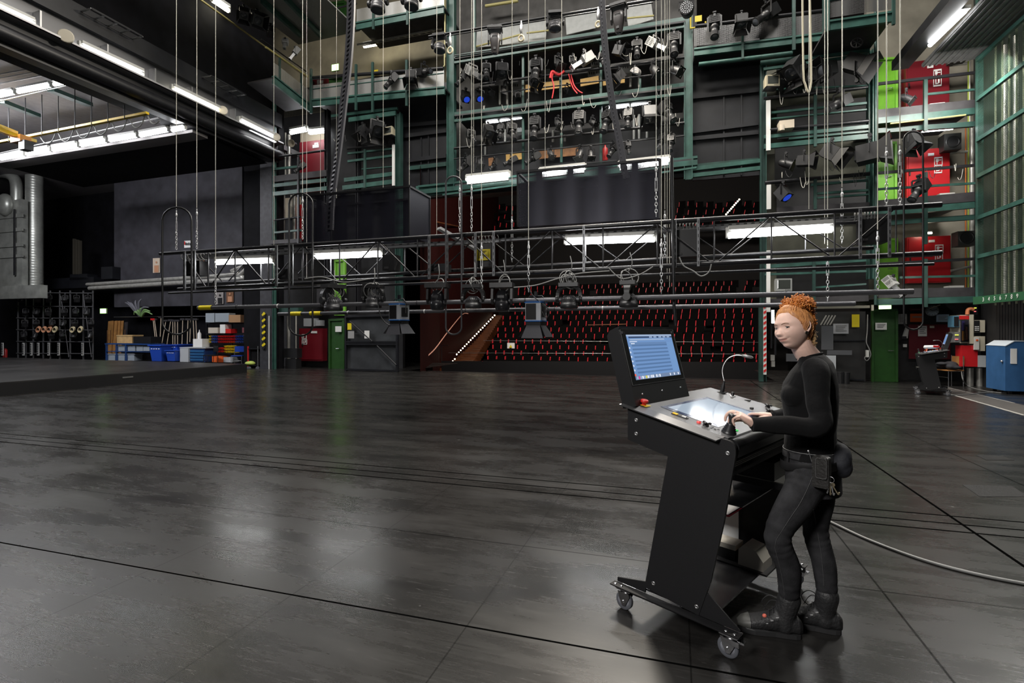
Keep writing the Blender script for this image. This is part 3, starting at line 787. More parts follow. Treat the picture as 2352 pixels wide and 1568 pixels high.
def mask_mix(m):
    nt = m.node_tree; b = nt.nodes['Principled BSDF']; N = nt.nodes.new; src = b.inputs['Base Color'].links[0].from_socket
    for nm, c, f in (('lip_mask', (.47, .21, .17, 1), .75), ('mouth_crease_shade', (.14, .05, .04, 1), .85)):
        a = N('ShaderNodeAttribute'); a.attribute_name = nm; k = N('ShaderNodeMath'); k.operation = 'MULTIPLY'; k.inputs[1].default_value = f; nt.links.new(a.outputs['Fac'], k.inputs[0])
        x = N('ShaderNodeMix'); x.data_type = 'RGBA'; nt.links.new(k.outputs[0], x.inputs[0]); nt.links.new(src, x.inputs[6]); x.inputs[7].default_value = c; src = x.outputs[2]
    nt.links.new(src, b.inputs['Base Color'])
mask_mix(SKIN)
# eyes, brows
EYE_W = mat('eye_white', (.52, .48, .46), .25); IRIS = mat('iris', (.018, .022, .022), .15); PUP = mat('pupil', (.004, .004, .004), .1)
LASH_SHADE = mat('lash_and_shade', (.055, .03, .02), .7); BROW = mat('brow_hair', (.20, .10, .055), .8)
gaze = HI.to_3x3() @ (V((0, 0, CAMH)) - HC).normalized()
for sd in (1, -1):
    ec = V((.0672, .031 * sd, .0005)); b = MB(EYE_W); b.M = HM
    b.sphere(ec, .0126, 20, 14)
    gz = (gaze * .9 + V((.1, 0, 0))).normalized()
    b.m(IRIS).lathe([(.0072, .0108), (.0045, .0121), (.0022, .0126)], ec, gz, 16); b.m(PUP).lathe([(.0032, .0125), (.0015, .0129), (0, .01295)], ec, gz, 12)
    eye = b.build('eye', woman)
    b = MB(SKIN); b.M = HM
    # lids wrap the ball
    for top in (1, -1):
        rings = []
        for k in range(11):
            a = -1.5 + 3.0 * k / 10
            for_ = []
            edge = (.0046 if top > 0 else -.0044) * math.cos(a * 1.04)
            for q in range(5):
                zz = edge + top * q * .0024
                rr = .0134 + .0004 * q
                h = math.sqrt(max(1e-8, rr ** 2 - zz ** 2))
                for_.append(ec + V((h * math.cos(a), h * math.sin(a), zz)))
            rings.append(for_)
        vs2 = [p for r in rings for p in r]; n5 = 5
        b.add(vs2, [(k * n5 + q, (k + 1) * n5 + q, (k + 1) * n5 + q + 1, k * n5 + q + 1) for k in range(10) for q in range(4)], True)
    b.build('eyelid', eye)
    b = MB(LASH_SHADE); b.M = HM
    pts = []
    for k in range(9):
        a = -1.1 + 2.2 * k / 8; zz = .0046 * math.cos(a * 1.04) - .0003; h = math.sqrt(0.0138 ** 2 - zz ** 2); pts.append(ec + V((h * math.cos(a), h * math.sin(a), zz)))
    b.tube(pts, .0014, 6)  # upper lash thickened so its dark colour also stands for lid shadow
    pts = [ec + V((math.sqrt(.0137 ** 2 - .0044 ** 2) * math.cos(a), math.sqrt(.0137 ** 2 - .0044 ** 2) * math.sin(a), -.0044 * math.cos(a * 1.25))) for a in [-1 + .25 * k for k in range(9)]]
    b.tube(pts, .0005, 5); b.build('eyelash_shade', eye)
    b = MB(BROW); b.M = HM
    bp = [V((.0905, .012 * sd, .0155)), V((.0895, .022 * sd, .0195)), V((.0845, .034 * sd, .0215)), V((.0745, .045 * sd, .0175))]
    b.tube(catmull(bp, 5), [.0018] * 4 + [.0023] * 6 + [.0018] * 4 + [.0013, .0008], 8); b.build('eyebrow', woman)
# earring
b = MB(BLACKP); b.M = HM
for sd in (1, -1):
    b = MB(mat('dark_tunnel_plug', (.02, .016, .012), .3)); b.M = HM
    b.lathe([(.0065, -.003), (.0085, 0), (.0085, .004), (.006, .005), (.0058, .0035)], (-.001, .0755 * sd, -.031), (.1, sd, -.05), 20)
    b.m(mat('plug_centre', (.12, .08, .05), .5)).lathe([(.0058, .0015), (.0, .0016)], (-.001, .0755 * sd, -.031), (.1, sd, -.05), 16)
    b.build('ear_plug', woman)
# ------------------------------------------------ hair
def hair_mat(name, c1, c2, sc=90):
    m = mat(name, c1, .48, spec=.45); nt = m.node_tree; b = nt.nodes['Principled BSDF']
    tc = nt.nodes.new('ShaderNodeTexCoord'); n = nt.nodes.new('ShaderNodeTexNoise'); n.inputs['Scale'].default_value = sc; n.inputs['Detail'].default_value = 4
    mp = nt.nodes.new('ShaderNodeMapping'); mp.inputs['Scale'].default_value = (1, 1, .25)
    r = nt.nodes.new('ShaderNodeValToRGB'); r.color_ramp.elements[0].color = (*c2, 1); r.color_ramp.elements[1].color = (*c1, 1); r.color_ramp.elements[0].position = .35; r.color_ramp.elements[1].position = .65
    nt.links.new(tc.outputs['Object'], mp.inputs[0]); nt.links.new(mp.outputs[0], n.inputs['Vector']); nt.links.new(n.outputs['Fac'], r.inputs['Fac']); nt.links.new(r.outputs['Color'], b.inputs['Base Color'])
    return m
HAIR = hair_mat('ginger_hair', (.60, .27, .09), (.36, .14, .04)); HAIR2 = hair_mat('ginger_curls', (.68, .25, .05), (.36, .11, .02), 60); BLOND = hair_mat('pale_nape_hair', (.45, .30, .14), (.28, .16, .06))
rnd = random.Random(3)
hr = MB(HAIR); hr.M = HM
# scalp cap with a hairline
NU2, NV2 = 72, 48; pts2 = []; keep = []
def hairline(th):
    """lowest polar angle of the hair at azimuth th (0 = face)"""
    a = abs((th + PI) % (2 * PI) - PI)
    tbl = [(0, .80), (.4, .82), (.62, .84), (.78, 1.0), (1.0, 1.12), (1.25, 1.33), (1.42, 1.62), (1.55, 1.72), (1.7, 1.50), (1.9, 1.85), (2.2, 2.2), (3.15, 2.3)]
    for (a0, v0), (a1, v1) in zip(tbl, tbl[1:]):
        if a <= a1: 
            return v0 + (v1 - v0) * (a - a0) / (a1 - a0)
    return 2.3
vs3 = []
for j in range(NU2):
    th = 2 * PI * j / NU2; hl = hairline(th)
    for i in range(NV2 + 1):
        ph = max(.001, hl * i / NV2); p = head_point(th, ph)
        n = p.normalized(); lift = .0115 * min(1, max(0, hl - ph) / .25) ** .6 - .001
        lift += .0022 * math.sin(j * 2.9 + 3 * math.sin(i * .15)) * min(1, (hl - ph) / .3)
        vs3.append(p + n * lift)
k3 = NV2 + 1
hr.add(vs3, [(j * k3 + i, j * k3 + i + 1, ((j + 1) % NU2) * k3 + i + 1, ((j + 1) % NU2) * k3 + i) for j in range(NU2) for i in range(NV2)], True)
# pulled-back strands from the hairline to the bun
bc = V((-.034, .004, .120))
for k in range(620):
    th = rnd.uniform(-PI, PI); hl = hairline(th)
    st = head_point(th, hl * rnd.uniform(.965, 1.03)); pts = []
    for q in range(7):
        t = q / 6; m = st.lerp(bc, t); nn = m - V((-.005, 0, 0)); 
        ph = math.acos(max(-1, min(1, (m.z / m.length)))); th2 = math.atan2(m.y, m.x); s_ = head_point(th2, max(.02, ph))
        pts.append(s_ + s_.normalized() * (.0022 + .0122 * min(1, t * 4.5) ** .6 + rnd.uniform(-.0005, .0012)))
    hr.tube(pts, [.0007, .0012, .0015, .0015, .0016, .0016, .0016], 5)
hair = hr.build('hair', woman)
# the bun: a mass of curls
bn = MB(HAIR2); bn.M = HM
bn.sphere(bc + V((-.012, 0, -.004)), (.060, .060, .042), 20, 12)
bn.sphere(bc + V((-.052, 0, -.045)), (.032, .045, .048), 16, 10)
def curl(base, d, Ln, rad, turns, r, mb):
    a, b_, dd = mb.frame3(d); n = int(turns * 8) + 3; pts = []
    for i in range(n):
        t = i / (n - 1); an = t * turns * 2 * PI
        pts.append(base + dd * (Ln * t) + (a * math.cos(an) + b_ * math.sin(an)) * rad * (1 - .35 * t))
    mb.tube(pts, [r] * (n - 2) + [r * .7, r * .3], 6)
for k in range(560):
    z = rnd.uniform(-.45, 1); t = rnd.uniform(0, 2 * PI); s = math.sqrt(1 - z * z)
    d = V((s * math.cos(t), s * math.sin(t), z)); base = bc + V((-.012, 0, -.004)) + V((d.x * .060, d.y * .062, d.z * .040))
    dd = (d * .45 + V((rnd.gauss(0, 1), rnd.gauss(0, 1), rnd.gauss(0, .7)))).normalized()
    curl(base + d * rnd.uniform(-.004, .008), dd, rnd.uniform(.010, .030), rnd.uniform(.004, .009), rnd.uniform(.8, 2.2), rnd.uniform(.0014, .0030), bn)
for k in range(300):   # curls falling behind
    t = rnd.uniform(-.25, 1); an = rnd.uniform(-1.3, 1.3)
    base = bc + V((-.045 - .030 * t - .012 * math.cos(an), .046 * math.sin(an) * (1 - .25 * t), -.012 - .085 * t))
    curl(base, V((rnd.uniform(-1, .1), rnd.gauss(0, .6), rnd.uniform(-1, .5))), rnd.uniform(.010, .028), rnd.uniform(.004, .008), rnd.uniform(.8, 2), rnd.uniform(.0014, .0028), bn)
for k in range(40):   # loose wisps
    z = rnd.uniform(-.1, 1); t = rnd.uniform(0, 2 * PI); s = math.sqrt(1 - z * z); d = V((s * math.cos(t), s * math.sin(t), z))
    base = bc + V((-.012, 0, 0)) + V((d.x * .06, d.y * .06, d.z * .042))
    curl(base, d + V((0, 0, .2)), rnd.uniform(.02, .04), rnd.uniform(.004, .01), rnd.uniform(.5, 1.2), .0007, bn)
b_ = bn.build('hair_bun', hair, label='curly ginger bun')
nb_ = MB(BLOND); nb_.M = HM
for k in range(460):
    sd = rnd.choice((1, 1, -1)); yy = rnd.uniform(.015, .058) * sd; zz = rnd.uniform(-.075, .0)
    base = V((-.058 - .030 * (1 - (yy / .062) ** 2) ** .5 * (1 + zz * 4), yy, zz))
    curl(base, V((rnd.uniform(-.9, -.1), rnd.gauss(0, .3), rnd.uniform(-1.2, -.3))), rnd.uniform(.015, .035), rnd.uniform(.003, .007), rnd.uniform(.7, 1.6), rnd.uniform(.0005, .0012), nb_)
nb_.build('nape_hair', hair, label='pale loose curls at the nape')
# ------------------------------------------------ sweater
def knit():
    m = mat('black_rib_knit', (.0048, .0048, .0052), .88, spec=.15); nt = m.node_tree; b = nt.nodes['Principled BSDF']
    b.inputs['Sheen Weight'].default_value = .04
    tc = nt.nodes.new('ShaderNodeTexCoord'); n = nt.nodes.new('ShaderNodeTexNoise'); n.inputs['Scale'].default_value = 14; n.inputs['Detail'].default_value = 4
    wv = nt.nodes.new('ShaderNodeTexWave'); wv.inputs['Scale'].default_value = 200; wv.bands_direction = 'DIAGONAL'; wv.inputs['Distortion'].default_value = .6
    ad = nt.nodes.new('ShaderNodeMath'); ad.operation = 'MULTIPLY_ADD'; ad.inputs[1].default_value = .02
    bp = nt.nodes.new('ShaderNodeBump'); bp.inputs['Strength'].default_value = .6; bp.inputs['Distance'].default_value = .012
    nt.links.new(tc.outputs['Object'], n.inputs['Vector']); nt.links.new(tc.outputs['Object'], wv.inputs['Vector'])
    nt.links.new(wv.outputs['Fac'], ad.inputs[0]); nt.links.new(n.outputs['Fac'], ad.inputs[2]); nt.links.new(ad.outputs[0], bp.inputs['Height']); nt.links.new(bp.outputs['Normal'], b.inputs['Normal'])
    return m
KNIT = knit()
sw = MB(KNIT)
TR = torso_rings(.004)
NC = Q(1859, 817, 2.628); nk = [p + ZZ * (-.017 * (p - NC).dot(PF) / .058) for p in ering(NC, .058, .072, PF, PL, 28, 2.0)]
sw.loft(TR[2:10] + [[p + ZZ * .01 for p in TR[10]], [p - ZZ * .004 for p in nk]])
for sg, ay in ((-1, 1), (1, 1)):   # bust
    sw.sphere(Q(1826, 905, 2.64) + PL * (.062 * sg) + PF * .0, (.062, .068, .062), 16, 12)
for S, E, W in ((S_l, E_l, W_l), (S_r, E_r, W_r)):
    n0 = Q(1862, 832, 2.64)
    limb(sw, [n0.lerp(S, .55) + V((0, 0, -.01)), S, S.lerp(E, .5), E, E.lerp(W, .5), W.lerp(E, .04)], [.058, .062, .053, .049, .046, .035], 18, 8, fold=lambda t: 1 + .03 * math.sin(t * 60) * (1 if .45 < t < .75 else .35))
sweater = remeshed(sw, 'sweater', woman, .0055, 5, [KNIT])
b = MB(KNIT)
# ribbed neckline
b.tube(nk, .0055, 8, closed=True); b.build('neckline', sweater)
# cuffs
for E, W in ((E_l, W_l), (E_r, W_r)):
    d = (W - E).normalized(); b = MB(KNIT); b.lathe([(.036, -.03), (.0365, -.008), (.0375, .004), (.0335, .006), (.030, -.004)], W, d, 20); b.build('cuff', sweater)
# ------------------------------------------------ jeans
def denim():
    m = mat('black_denim', (.026, .026, .028), .85, spec=.15, noise=.45, nscale=14, bump=.25, bscale=260); return m
DEN = denim()
jn = MB(DEN)
jn.loft(torso_rings(.003)[0:4])
jn.sphere(Q(1886, 1096, 2.58) , (.074, .076, .095), 16, 12); jn.sphere(Q(1890, 1092, 2.72), (.074, .076, .095), 16, 12)
def fold(t):
    f = 1.0
    f += .035 * (math.sin(t * 125 + 1.5 * math.sin(t * 31)) ) * (math.exp(-((t - .52) / .09) ** 2) + 1.3 * math.exp(-((t - .97) / .10) ** 2) + .6 * math.exp(-((t - .1) / .1) ** 2))
    return f
HB_l = V((.640, 2.90, .80)); HB_r = V((.715, 3.05, .80))
limb(jn, [HB_l, H_l.lerp(K_l, .45) + V((.004, 0, .012)), K_l, K_l.lerp(A_l, .4) + V((.030, 0, 0)), A_l + V((.006, 0, .085))], [.098, .083, .062, .057, .047], 26, 36, fold=fold)
limb(jn, [HB_r, H_r.lerp(K_r, .45), K_r, K_r.lerp(A_r, .4) + V((.016, 0, 0)), A_r + V((.0, 0, .085))], [.098, .082, .060, .056, .046], 26, 36, fold=fold)
jeans = remeshed(jn, 'jeans', woman, .0055, 1, [DEN])
from mathutils.bvhtree import BVHTree
def on_surface(o, pts, off=.0015):
    """where the sight line meets the garment, so a seam lies on it"""
    W = WM[o.name]; bv = BVHTree.FromPolygons([W @ v.co for v in o.data.vertices], [list(p.vertices) for p in o.data.polygons]); out = []
    for x, y in pts:
        d = ray(x, y).normalized(); h = bv.ray_cast(V((0, 0, CAMH)), d)
        if h[0] is not None: out.append(h[0] - d * off)
    return out
for nm, pts in (('side_seam', ((1868, 1086), (1862, 1105), (1850, 1132), (1835, 1160), (1818, 1185), (1803, 1208), (1790, 1228), (1782, 1243), (1781, 1262), (1787, 1285), (1793, 1310), (1798, 1335), (1801, 1360), (1803, 1378))), ('side_seam', ((1868, 1170), (1874, 1200), (1880, 1235), (1886, 1270), (1890, 1310), (1892, 1345)))):
    b = MB(mat('grey_seam', (.06, .06, .062), .8)); b.tube(catmull(on_surface(jeans, pts), 3), .0013, 5); b.build(nm, jeans)
# waistband and belt
Wc = Q(1861, 1030, 2.64)
b = MB(DEN); r0 = ering(Wc, .127, .151); r1 = [p - ZZ * .035 for p in ering(Wc, .130, .157)]
ri = ering(Wc, .119, .143)
b.loft([ri, r0, r1], caps=False); b.build('waistband', jeans)
b = MB(mat('grey_trim', (.16, .16, .16), .7)); b.tube([p + ZZ * .001 for p in ering(Wc, .126, .150)], .0022, 6, closed=True); b.build('hem', jeans)
b = MB(DEN)
for k in (3, 9, 14, 19, 24): b.bar(r0[k] + (r0[k] - Wc) * .05, r1[k] + (r1[k] - Wc) * .05 - ZZ * .02, .012, .006)
b.build('belt_loops', jeans)
BELT = mat('belt_webbing', (.010, .010, .011), .6)
bc0 = Q(1862, 1058, 2.64); tiltb = lambda p: p - ZZ * (.10 * (p - bc0).dot(PF))
b = MB(BELT); ra = [tiltb(p) for p in ering(bc0 + ZZ * .02, 0.139, .178)]; rb = [tiltb(p) for p in ering(bc0 - ZZ * .022, 0.142, .182)]; rc = [tiltb(p) for p in ering(bc0 - ZZ * .022, 0.130, .168)]
b.loft([ra, rb, rc], caps=False); belt = b.build('tool_belt', woman)
# pouch, phone case and keys hang on the belt
PO = mat('navy_pouch_fabric', (.012, .013, .018), .75, bump=.4, bscale=35)
pc = Q(1922, 1054, 2.55)
b = MB(PO); b.sphere(pc - PF * .002, (.055, .085, .086), 22, 16, R=Euler((0, .25, .2)).to_matrix()); b.sphere(pc - ZZ * .03 - PF * .02, (.048, .07, .062), 18, 12); pouch = remeshed(b, 'hip_pouch', belt, .005, 6, [PO])
b = MB(mat('pouch_piping', (.06, .06, .065), .6))
ppts = [pc + V((math.cos(a) * .0, 0, 0)) - PL * .045 + PF * (-.03 + .052 * math.cos(a)) * 1 + ZZ * (.085 * math.sin(a)) for a in [PI * .45 + k * PI * .1 for k in range(10)]]
b = MB(mat('pouch_piping', None)); b.tube(ppts, .002, 6); 
LEA = mat('black_leather', (.014, .013, .012), .5, bump=.3, bscale=80)
kc = Q(1887, 1083, 2.425); kx = (PF * -1 + PL * -.25).normalized(); ky = ZZ; kn = kx.cross(ky).normalized()
if kn.dot(V((0, 0, CAMH)) - kc) < 0: kn = -kn
def rrect(w, h, r, n=5):
    o = []
    for cx, cy, a in ((w - r, h - r, 0), (-w + r, h - r, 90), (-w + r, -h + r, 180), (w - r, -h + r, 270)):
        for i in range(n): an = math.radians(a + 90 * i / (n - 1)); o.append((cx + r * math.cos(an), cy + r * math.sin(an)))
    return o
b = MB(LEA); b.prism(rrect(.036, .075, .012), kc - kn * .02, kx, ky, .04 * (1 if kx.cross(ky).dot(kn) > 0 else -1)); case = b.build('belt_case', belt)
b = MB(LEA); b.tube(catmull([kc + kn * -.012 + ky * .074 - kx * .0, kc + kn * .018 + ky * .068, kc + kn * .028 + ky * .02, kc + kn * .026 - ky * .03], 5), .0, 4) if False else None
b.prism(rrect(.026, .052, .012), kc + kn * .021 + ky * .022 + kx * .006, kx, ky, .007 * (1 if kx.cross(ky).dot(kn) > 0 else -1)); fl = b.build('case_flap', case)
b = MB(mat('grey_stitch', (.12, .12, .12), .7)); st = [kc + kn * .0285 + ky * (.022 + v * .92) + kx * (.006 + u_ * .92) for u_, v in rrect(.026, .052, .012)]
b.tube(st, .0008, 4, closed=True); b.build('stitching', fl)
b = MB(STEEL); k0 = kc + kx * .040 - ky * .03
ring = [k0 + (kx * math.cos(t) + ky * math.sin(t)) * .014 for t in [i * PI / 8 for i in range(16)]]
b.tube(ring, .0014, 6, closed=True); kr = b.build('key_ring', belt)
for q, (dx, dl) in enumerate(((-.012, .055), (-.002, .06), (.008, .058), (.022, .05))):
    b = MB(mat('brass_key', (.45, .38, .25), .35, .9) if q % 2 else STEEL); p = k0 - ky * .014 + kx * dx * .4
    e_ = p - ky * dl + kx * dx
    b.lathe([(.009, -.002), (.009, .002)], p - ky * .008, kn, 12); b.bar(p - ky * .014, e_, .005, .002, kn); b.bar(e_, e_ + ky * .012 + kx * .004, .006, .002, kn); b.build('key', kr)
b = MB(STEEL); p0 = Q(1857, 1036, 2.455); b.tube([p0, p0 - ZZ * .012 + PF * -.004, p0 - ZZ * .055 - PF * .016], .0022, 6); b.sphere(p0, .006, 8, 6); b.build('carabiner_clip', belt)
# ------------------------------------------------ boots
LE2 = mat('boot_leather', (.018, .018, .019), .55, bump=.5, bscale=60); SOLE = mat('boot_sole', (.022, .022, .023), .6); TOE = mat('worn_toe_cap', (.07, .07, .065), .5, noise=.3, nscale=30)
def boot(hx_, tx, top, nm):
    """hx_ heel point, tx toe point on the floor"""
    hx_, tx = V(hx_), V(tx); f = (tx - hx_).normalized(); l = V((f.y, -f.x, 0)); Lg = (tx - hx_).length
    t = MB(LE2)
    prof = [(-.035, .022, .075, .020), (.03, .040, .10, .055), (.2, .045, .115, .075), (.35, .043, .122, .07), (.5, .045, .104, .06), (.65, .050, .086, .045), (.8, .050, .073, .036), (.92, .040, .060, .028), (1.0, .018, .040, .018)]
    rings = []
    for s, hw, hz_, _ in prof:
        c = hx_ + f * (Lg * s); ring = []
        for i in range(20):
            a = 2 * PI * i / 20; yy = math.cos(a); zz = math.sin(a)
            ring.append(c + l * (hw * math.copysign(abs(yy) ** .8, yy)) + ZZ * (.018 + (hz_ - .018) * .5 * (1 + math.copysign(abs(zz) ** .8, zz))))
        rings.append(ring)
    t.loft(rings)
    an = hx_ + f * (Lg * .24)
    limb(t, [an + ZZ * .055, an + ZZ * .10, top], [.050, .050, .054], 18, 6)
    limb(t, [hx_ + f * (Lg * .42) + ZZ * .065, an + f * .03 + ZZ * .10], [.036, .036], 12, 4)
    up = remeshed(t, 'boot', woman, .004, 5, [LE2])
    up['label'] = nm
    b = MB(SOLE); o = []
    ow = [(0, .018), (.03, .030), (.1, .038), (.25, .041), (.42, .040), (.6, .047), (.75, .051), (.88, .045), (.96, .032), (1.01, .012)]
    outl = [(s * Lg - .004, w_) for s, w_ in ow] + [(s * Lg - .004, -w_) for s, w_ in ow[::-1]]
    lo = [hx_ + f * s + l * w_ for s, w_ in outl]; hi = [p + ZZ * (.024 + (.014 if (p - hx_).dot(f) > Lg * .92 else 0)) for p in lo]
    mid = [hx_ + (p - hx_) * 1.0 + ZZ * .012 for p in lo]; n = len(lo)
    b.loft([[p + ZZ * .002 for p in lo], mid, hi], smooth=False); b.build('sole', up)
    b = MB(TOE); rings = []
    for s, hw, hz_, _ in prof[6:]:
        c = hx_ + f * (Lg * s + .003); ring = []
        for i in range(20):
            a = 2 * PI * i / 20; yy = math.cos(a); zz = math.sin(a)
            ring.append(c + l * ((hw + .003) * math.copysign(abs(yy) ** .8, yy)) + ZZ * (.018 + (hz_ - .014) * .5 * (1 + math.copysign(abs(zz) ** .8, zz))))
        rings.append(ring)
    b.loft(rings); b.build('toe_cap', up)
    b = MB(mat('black_lace', (.012, .012, .013), .7))
    for k in range(6):
        u_ = k / 5; c = hx_ + f * (Lg * (.60 - .30 * u_)) + ZZ * (.078 + .085 * u_); 
        b.tube(catmull([c + l * .026 - ZZ * .012, c + f * .006 + ZZ * .004, c - l * .026 - ZZ * .012 + f * .012 * (1 - u_)], 4), .003, 6)
    c = hx_ + f * (Lg * .32) + ZZ * .165
    b.tube(catmull([c, c + f * .05 + ZZ * .03 - l * .01, c + f * .085 - ZZ * .005 - l * .012, c + f * .05 - ZZ * .05, c], 5), .0022, 6)
    b.tube(catmull([c, c + f * .04 + l * .02 - ZZ * .01, c + f * .07 + l * .02 - ZZ * .06], 5), .0022, 6)
    b.build('lace', up)
    b = MB(mat('grey_piping', (.42, .42, .42), .5)); 
    for sg in (-1, 1):
        for k in range(5): 
            p = hx_ + f * (Lg * (.62 - .085 * k)) + l * (sg * (.046 - .002 * k)) + ZZ * (.052 + .017 * k); b.bar(p, p + f * .012 - ZZ * .003, .004, .004)
    b.build('reflective_piping', up)
    return up
bl = boot((.592, 2.862, 0), (.300, 2.850, 0), A_l + V((.008, 0, .085)), 'left boot with a worn toe')
b = MB(mat('coral_bead', (.7, .15, .10), .5)); b.sphere(V((.425, 2.835, .092)), .011, 10, 8); b.build('bead', bl)
br = boot((.795, 2.965, 0), (.515, 2.990, 0), A_r + V((0, 0, .085)), 'right boot')
# rings on the left hand
b = MB(CHROME)
fa, fb = NAILS[1][0], NAILS[1][1]; fp = fa.lerp(fb, .45); r1_, r2_, _ = b.frame3(fb - fa)
b.tube([fp + (r1_ * math.cos(t) + r2_ * math.sin(t)) * .0102 for t in [i * PI / 7 for i in range(14)]], .0017, 6, closed=True); b.build('finger_ring', woman)
# ------------------------------------------------------------------ green steel portal: bridges, towers, galleries
YP = 16.8
def tube_mat(n, c, s): return mat(n, (.8, .8, .8), .4, emit=c, es=s)
TUBE = tube_mat('lit_tube_cool', (.95, .97, 1.0), 24); TUBEW = tube_mat('lit_tube_warm', (1.0, .93, .72), 24); TUBEF = tube_mat('lit_tube_front', (1, 1, 1), 24)
HOUS = mat('white_enamel_housing', (.55, .55, .52), .4)
def fluo(a, b, Y0, label, rpx=3.5, group=None, m=None, X=None, house=True, name='tube_light'):
    """bare fluorescent batten: housing with a lit tube under it"""
    if X is None: p, q = PP(*a, Y0), PP(*b, Y0)
    else: p, q = P(*a, X=X), P(*b, X=X)
    r = rpx * (mpp(p) + mpp(q)) / 2
    t = thing(name, label, 'tube light', loc=(p + q) / 2 + V((0, 0, r * 2.0)), group=group)
    if house:
        h = MB(HOUS); up = V((0, 0, r * 1.9)); h.bar(p + up, q + up, r * 3, r * 1.2, (0, 0, 1)); 
        d = (q - p).normalized()
        for e in (p, q): h.box(e + V((0, 0, r * .7)), (r * 1.4, r * 1.4, r * 3))
        h.build('housing', t)
    u = MB(m or TUBE); u.cyl(p, q, r, n=10); u.build('lit_tube', t)
    return t
# ---- main columns
def column(name, px, y0, y1, wpx, label, Y0=YP, m=None, dp=.22):
    """rolled steel column with two flanges"""
    b = MB(m or STEELG); p = PP(px, y0, Y0); w = wpx * mpp(p); z1 = p.z; z0 = PP(px, y1, Y0).z
    for s in (-1, 1): b.mm((p.x + s * w * .5 - .012, p.y, z0), (p.x + s * w * .5 + .012, p.y + dp, z1))
    b.mm((p.x - w * .5, p.y + dp * .45, z0), (p.x + w * .5, p.y + dp * .55, z1))
    return one(name, b, label, 'steel column')
column('steel_column', 1034, -20, 436, 17, 'tall green steel column at the left end of the lighting bridges')
column('steel_column', 1581, -20, 410, 17, 'tall green steel column at the right end of the lighting bridges')
column('steel_column', 1754, 142, 876, 11, 'green and black steel column left of the right lighting tower', m=STEELG2)
column('steel_column', 2001, 112, 640, 8, 'green steel column right of the right lighting tower')
column('steel_column', 913, 258, 700, 12, 'dark green column right of the left lighting tower', m=STEELG2)
column('steel_column', 819, 262, 720, 6, 'black steel column beside the left tower floodlights', m=STEELK)
column('steel_column', 748, 250, 720, 7, 'black steel column behind the left cable ribbon', m=STEELK)
column('steel_column', 628, 175, 855, 5, 'slim green column at the far left edge of the portal', dp=.1)
for i, (px, y0, y1) in enumerate(((1201, 100, 392), (1380, 90, 382), (1287, 178, 240), (1289, 305, 372), (1089, -10, 126), (1470, 180, 215))):
    b = MB(STEELG); vpost(b, px, y0, y1, YP + .15, 5, .09)
    one('bridge_post', b, ('slim green post of the lighting bridges left of the black cable ribbon', 'slim green post of the lighting bridges crossed by the black cable ribbon', 'short green post behind the red ropes', 'short green post in front of the brown plank', 'green post above the left end of the top bridge', 'short green post right of the cable ribbon on the middle bridge')[i], 'post')
# ---- bridge beams
def beam(name, a, b_, hpx, label, Y0=YP, dp=.12, dy=0, m=None, cat='steel beam', group=None):
    b = MB(m or STEELG); hbeam(b, a, b_, Y0, hpx, dp, dy); return one(name, b, label, cat, group)
def bridge(label, beams, rails, deck):
    t = thing('lighting_bridge', label, 'lighting bridge', loc=PP(1300, deck[0][1], YP))
    for a, b_, h in beams: m = MB(STEELG); hbeam(m, a, b_, YP, h, .12); m.build('edge_beam', t)
    for a, b_, r in rails: m = MB(STEELK); pipe(m, a, b_, YP - .05, r); m.build('hand_rail', t)
    (a, b_), = [deck]; m = MB(GREYK); p, q = PP(*a, YP), PP(*b_, YP); m.bar(p + V((0, .95, -.02)), q + V((0, .95, -.02)), 1.9, .05); m.build('deck', t)
    return t
bridge('topmost green lighting bridge over the auditorium opening', [((1043, 130), (1572, 43), 9), ((1043, 143), (1572, 60), 5)], [((1043, 128), (1570, 52), 1.5)], ((1043, 133), (1572, 47)))
bridge('middle green lighting bridge with the red ropes on its rail', [((1043, 262), (1572, 194), 9), ((1043, 277), (1572, 214), 6)], [((1104, 193), (1572, 132), 3), ((1150, 212), (1560, 165), 1.5)], ((1043, 264), (1572, 198)))
bridge('lowest green lighting bridge with tube lights under it', [((960, 441), (1602, 372), 11), ((960, 428), (1602, 360), 5)], [((1043, 341), (1572, 282), 3), ((1043, 365), (1572, 312), 1.5)], ((1043, 424), (1590, 364)))
# kick boards and wooden planks on the bridges
def board(name, a, b_, label, m, Y0, th=.04, cat='board', group=None):
    b = MB(m); panel(b, a, b_, Y0, th); return one(name, b, label, cat, group)
WOODY = mat('yellow_plywood', (.50, .30, .08), .6, noise=.15, nscale=5); WOODB = mat('brown_plank', (.22, .095, .03), .6, noise=.3, nscale=6)
def slboard(name, a, b_, hpx, label, m, Y0, cat='board'):
    b = MB(m); hbeam(b, a, b_, Y0, hpx, .05); return one(name, b, label, cat)
slboard('plywood_board', (1207, 203), (1310, 190), 17, 'yellow plywood board behind the red ropes on the middle bridge', WOODY, YP + .9)
slboard('plywood_board', (1333, 190), (1375, 182), 17, 'yellow plywood board left of the right column post on the middle bridge', WOODY, YP + .9)
slboard('plywood_board', (1385, 190), (1435, 183), 13, 'short yellow plywood board right of the cable ribbon', WOODY, YP + .9)
slboard('brown_plank', (1236, 355), (1328, 346), 20, 'brown wooden plank on the lowest bridge', WOODB, YP + .9)
slboard('plywood_board', (1162, 362), (1198, 357), 16, 'pale plywood board left of the brown plank on the lowest bridge', WOODY, YP + .95)
slboard('plywood_board', (1122, 372), (1136, 370), 18, 'small orange wooden board low on the left of the lowest bridge', WOODB, YP + .95)
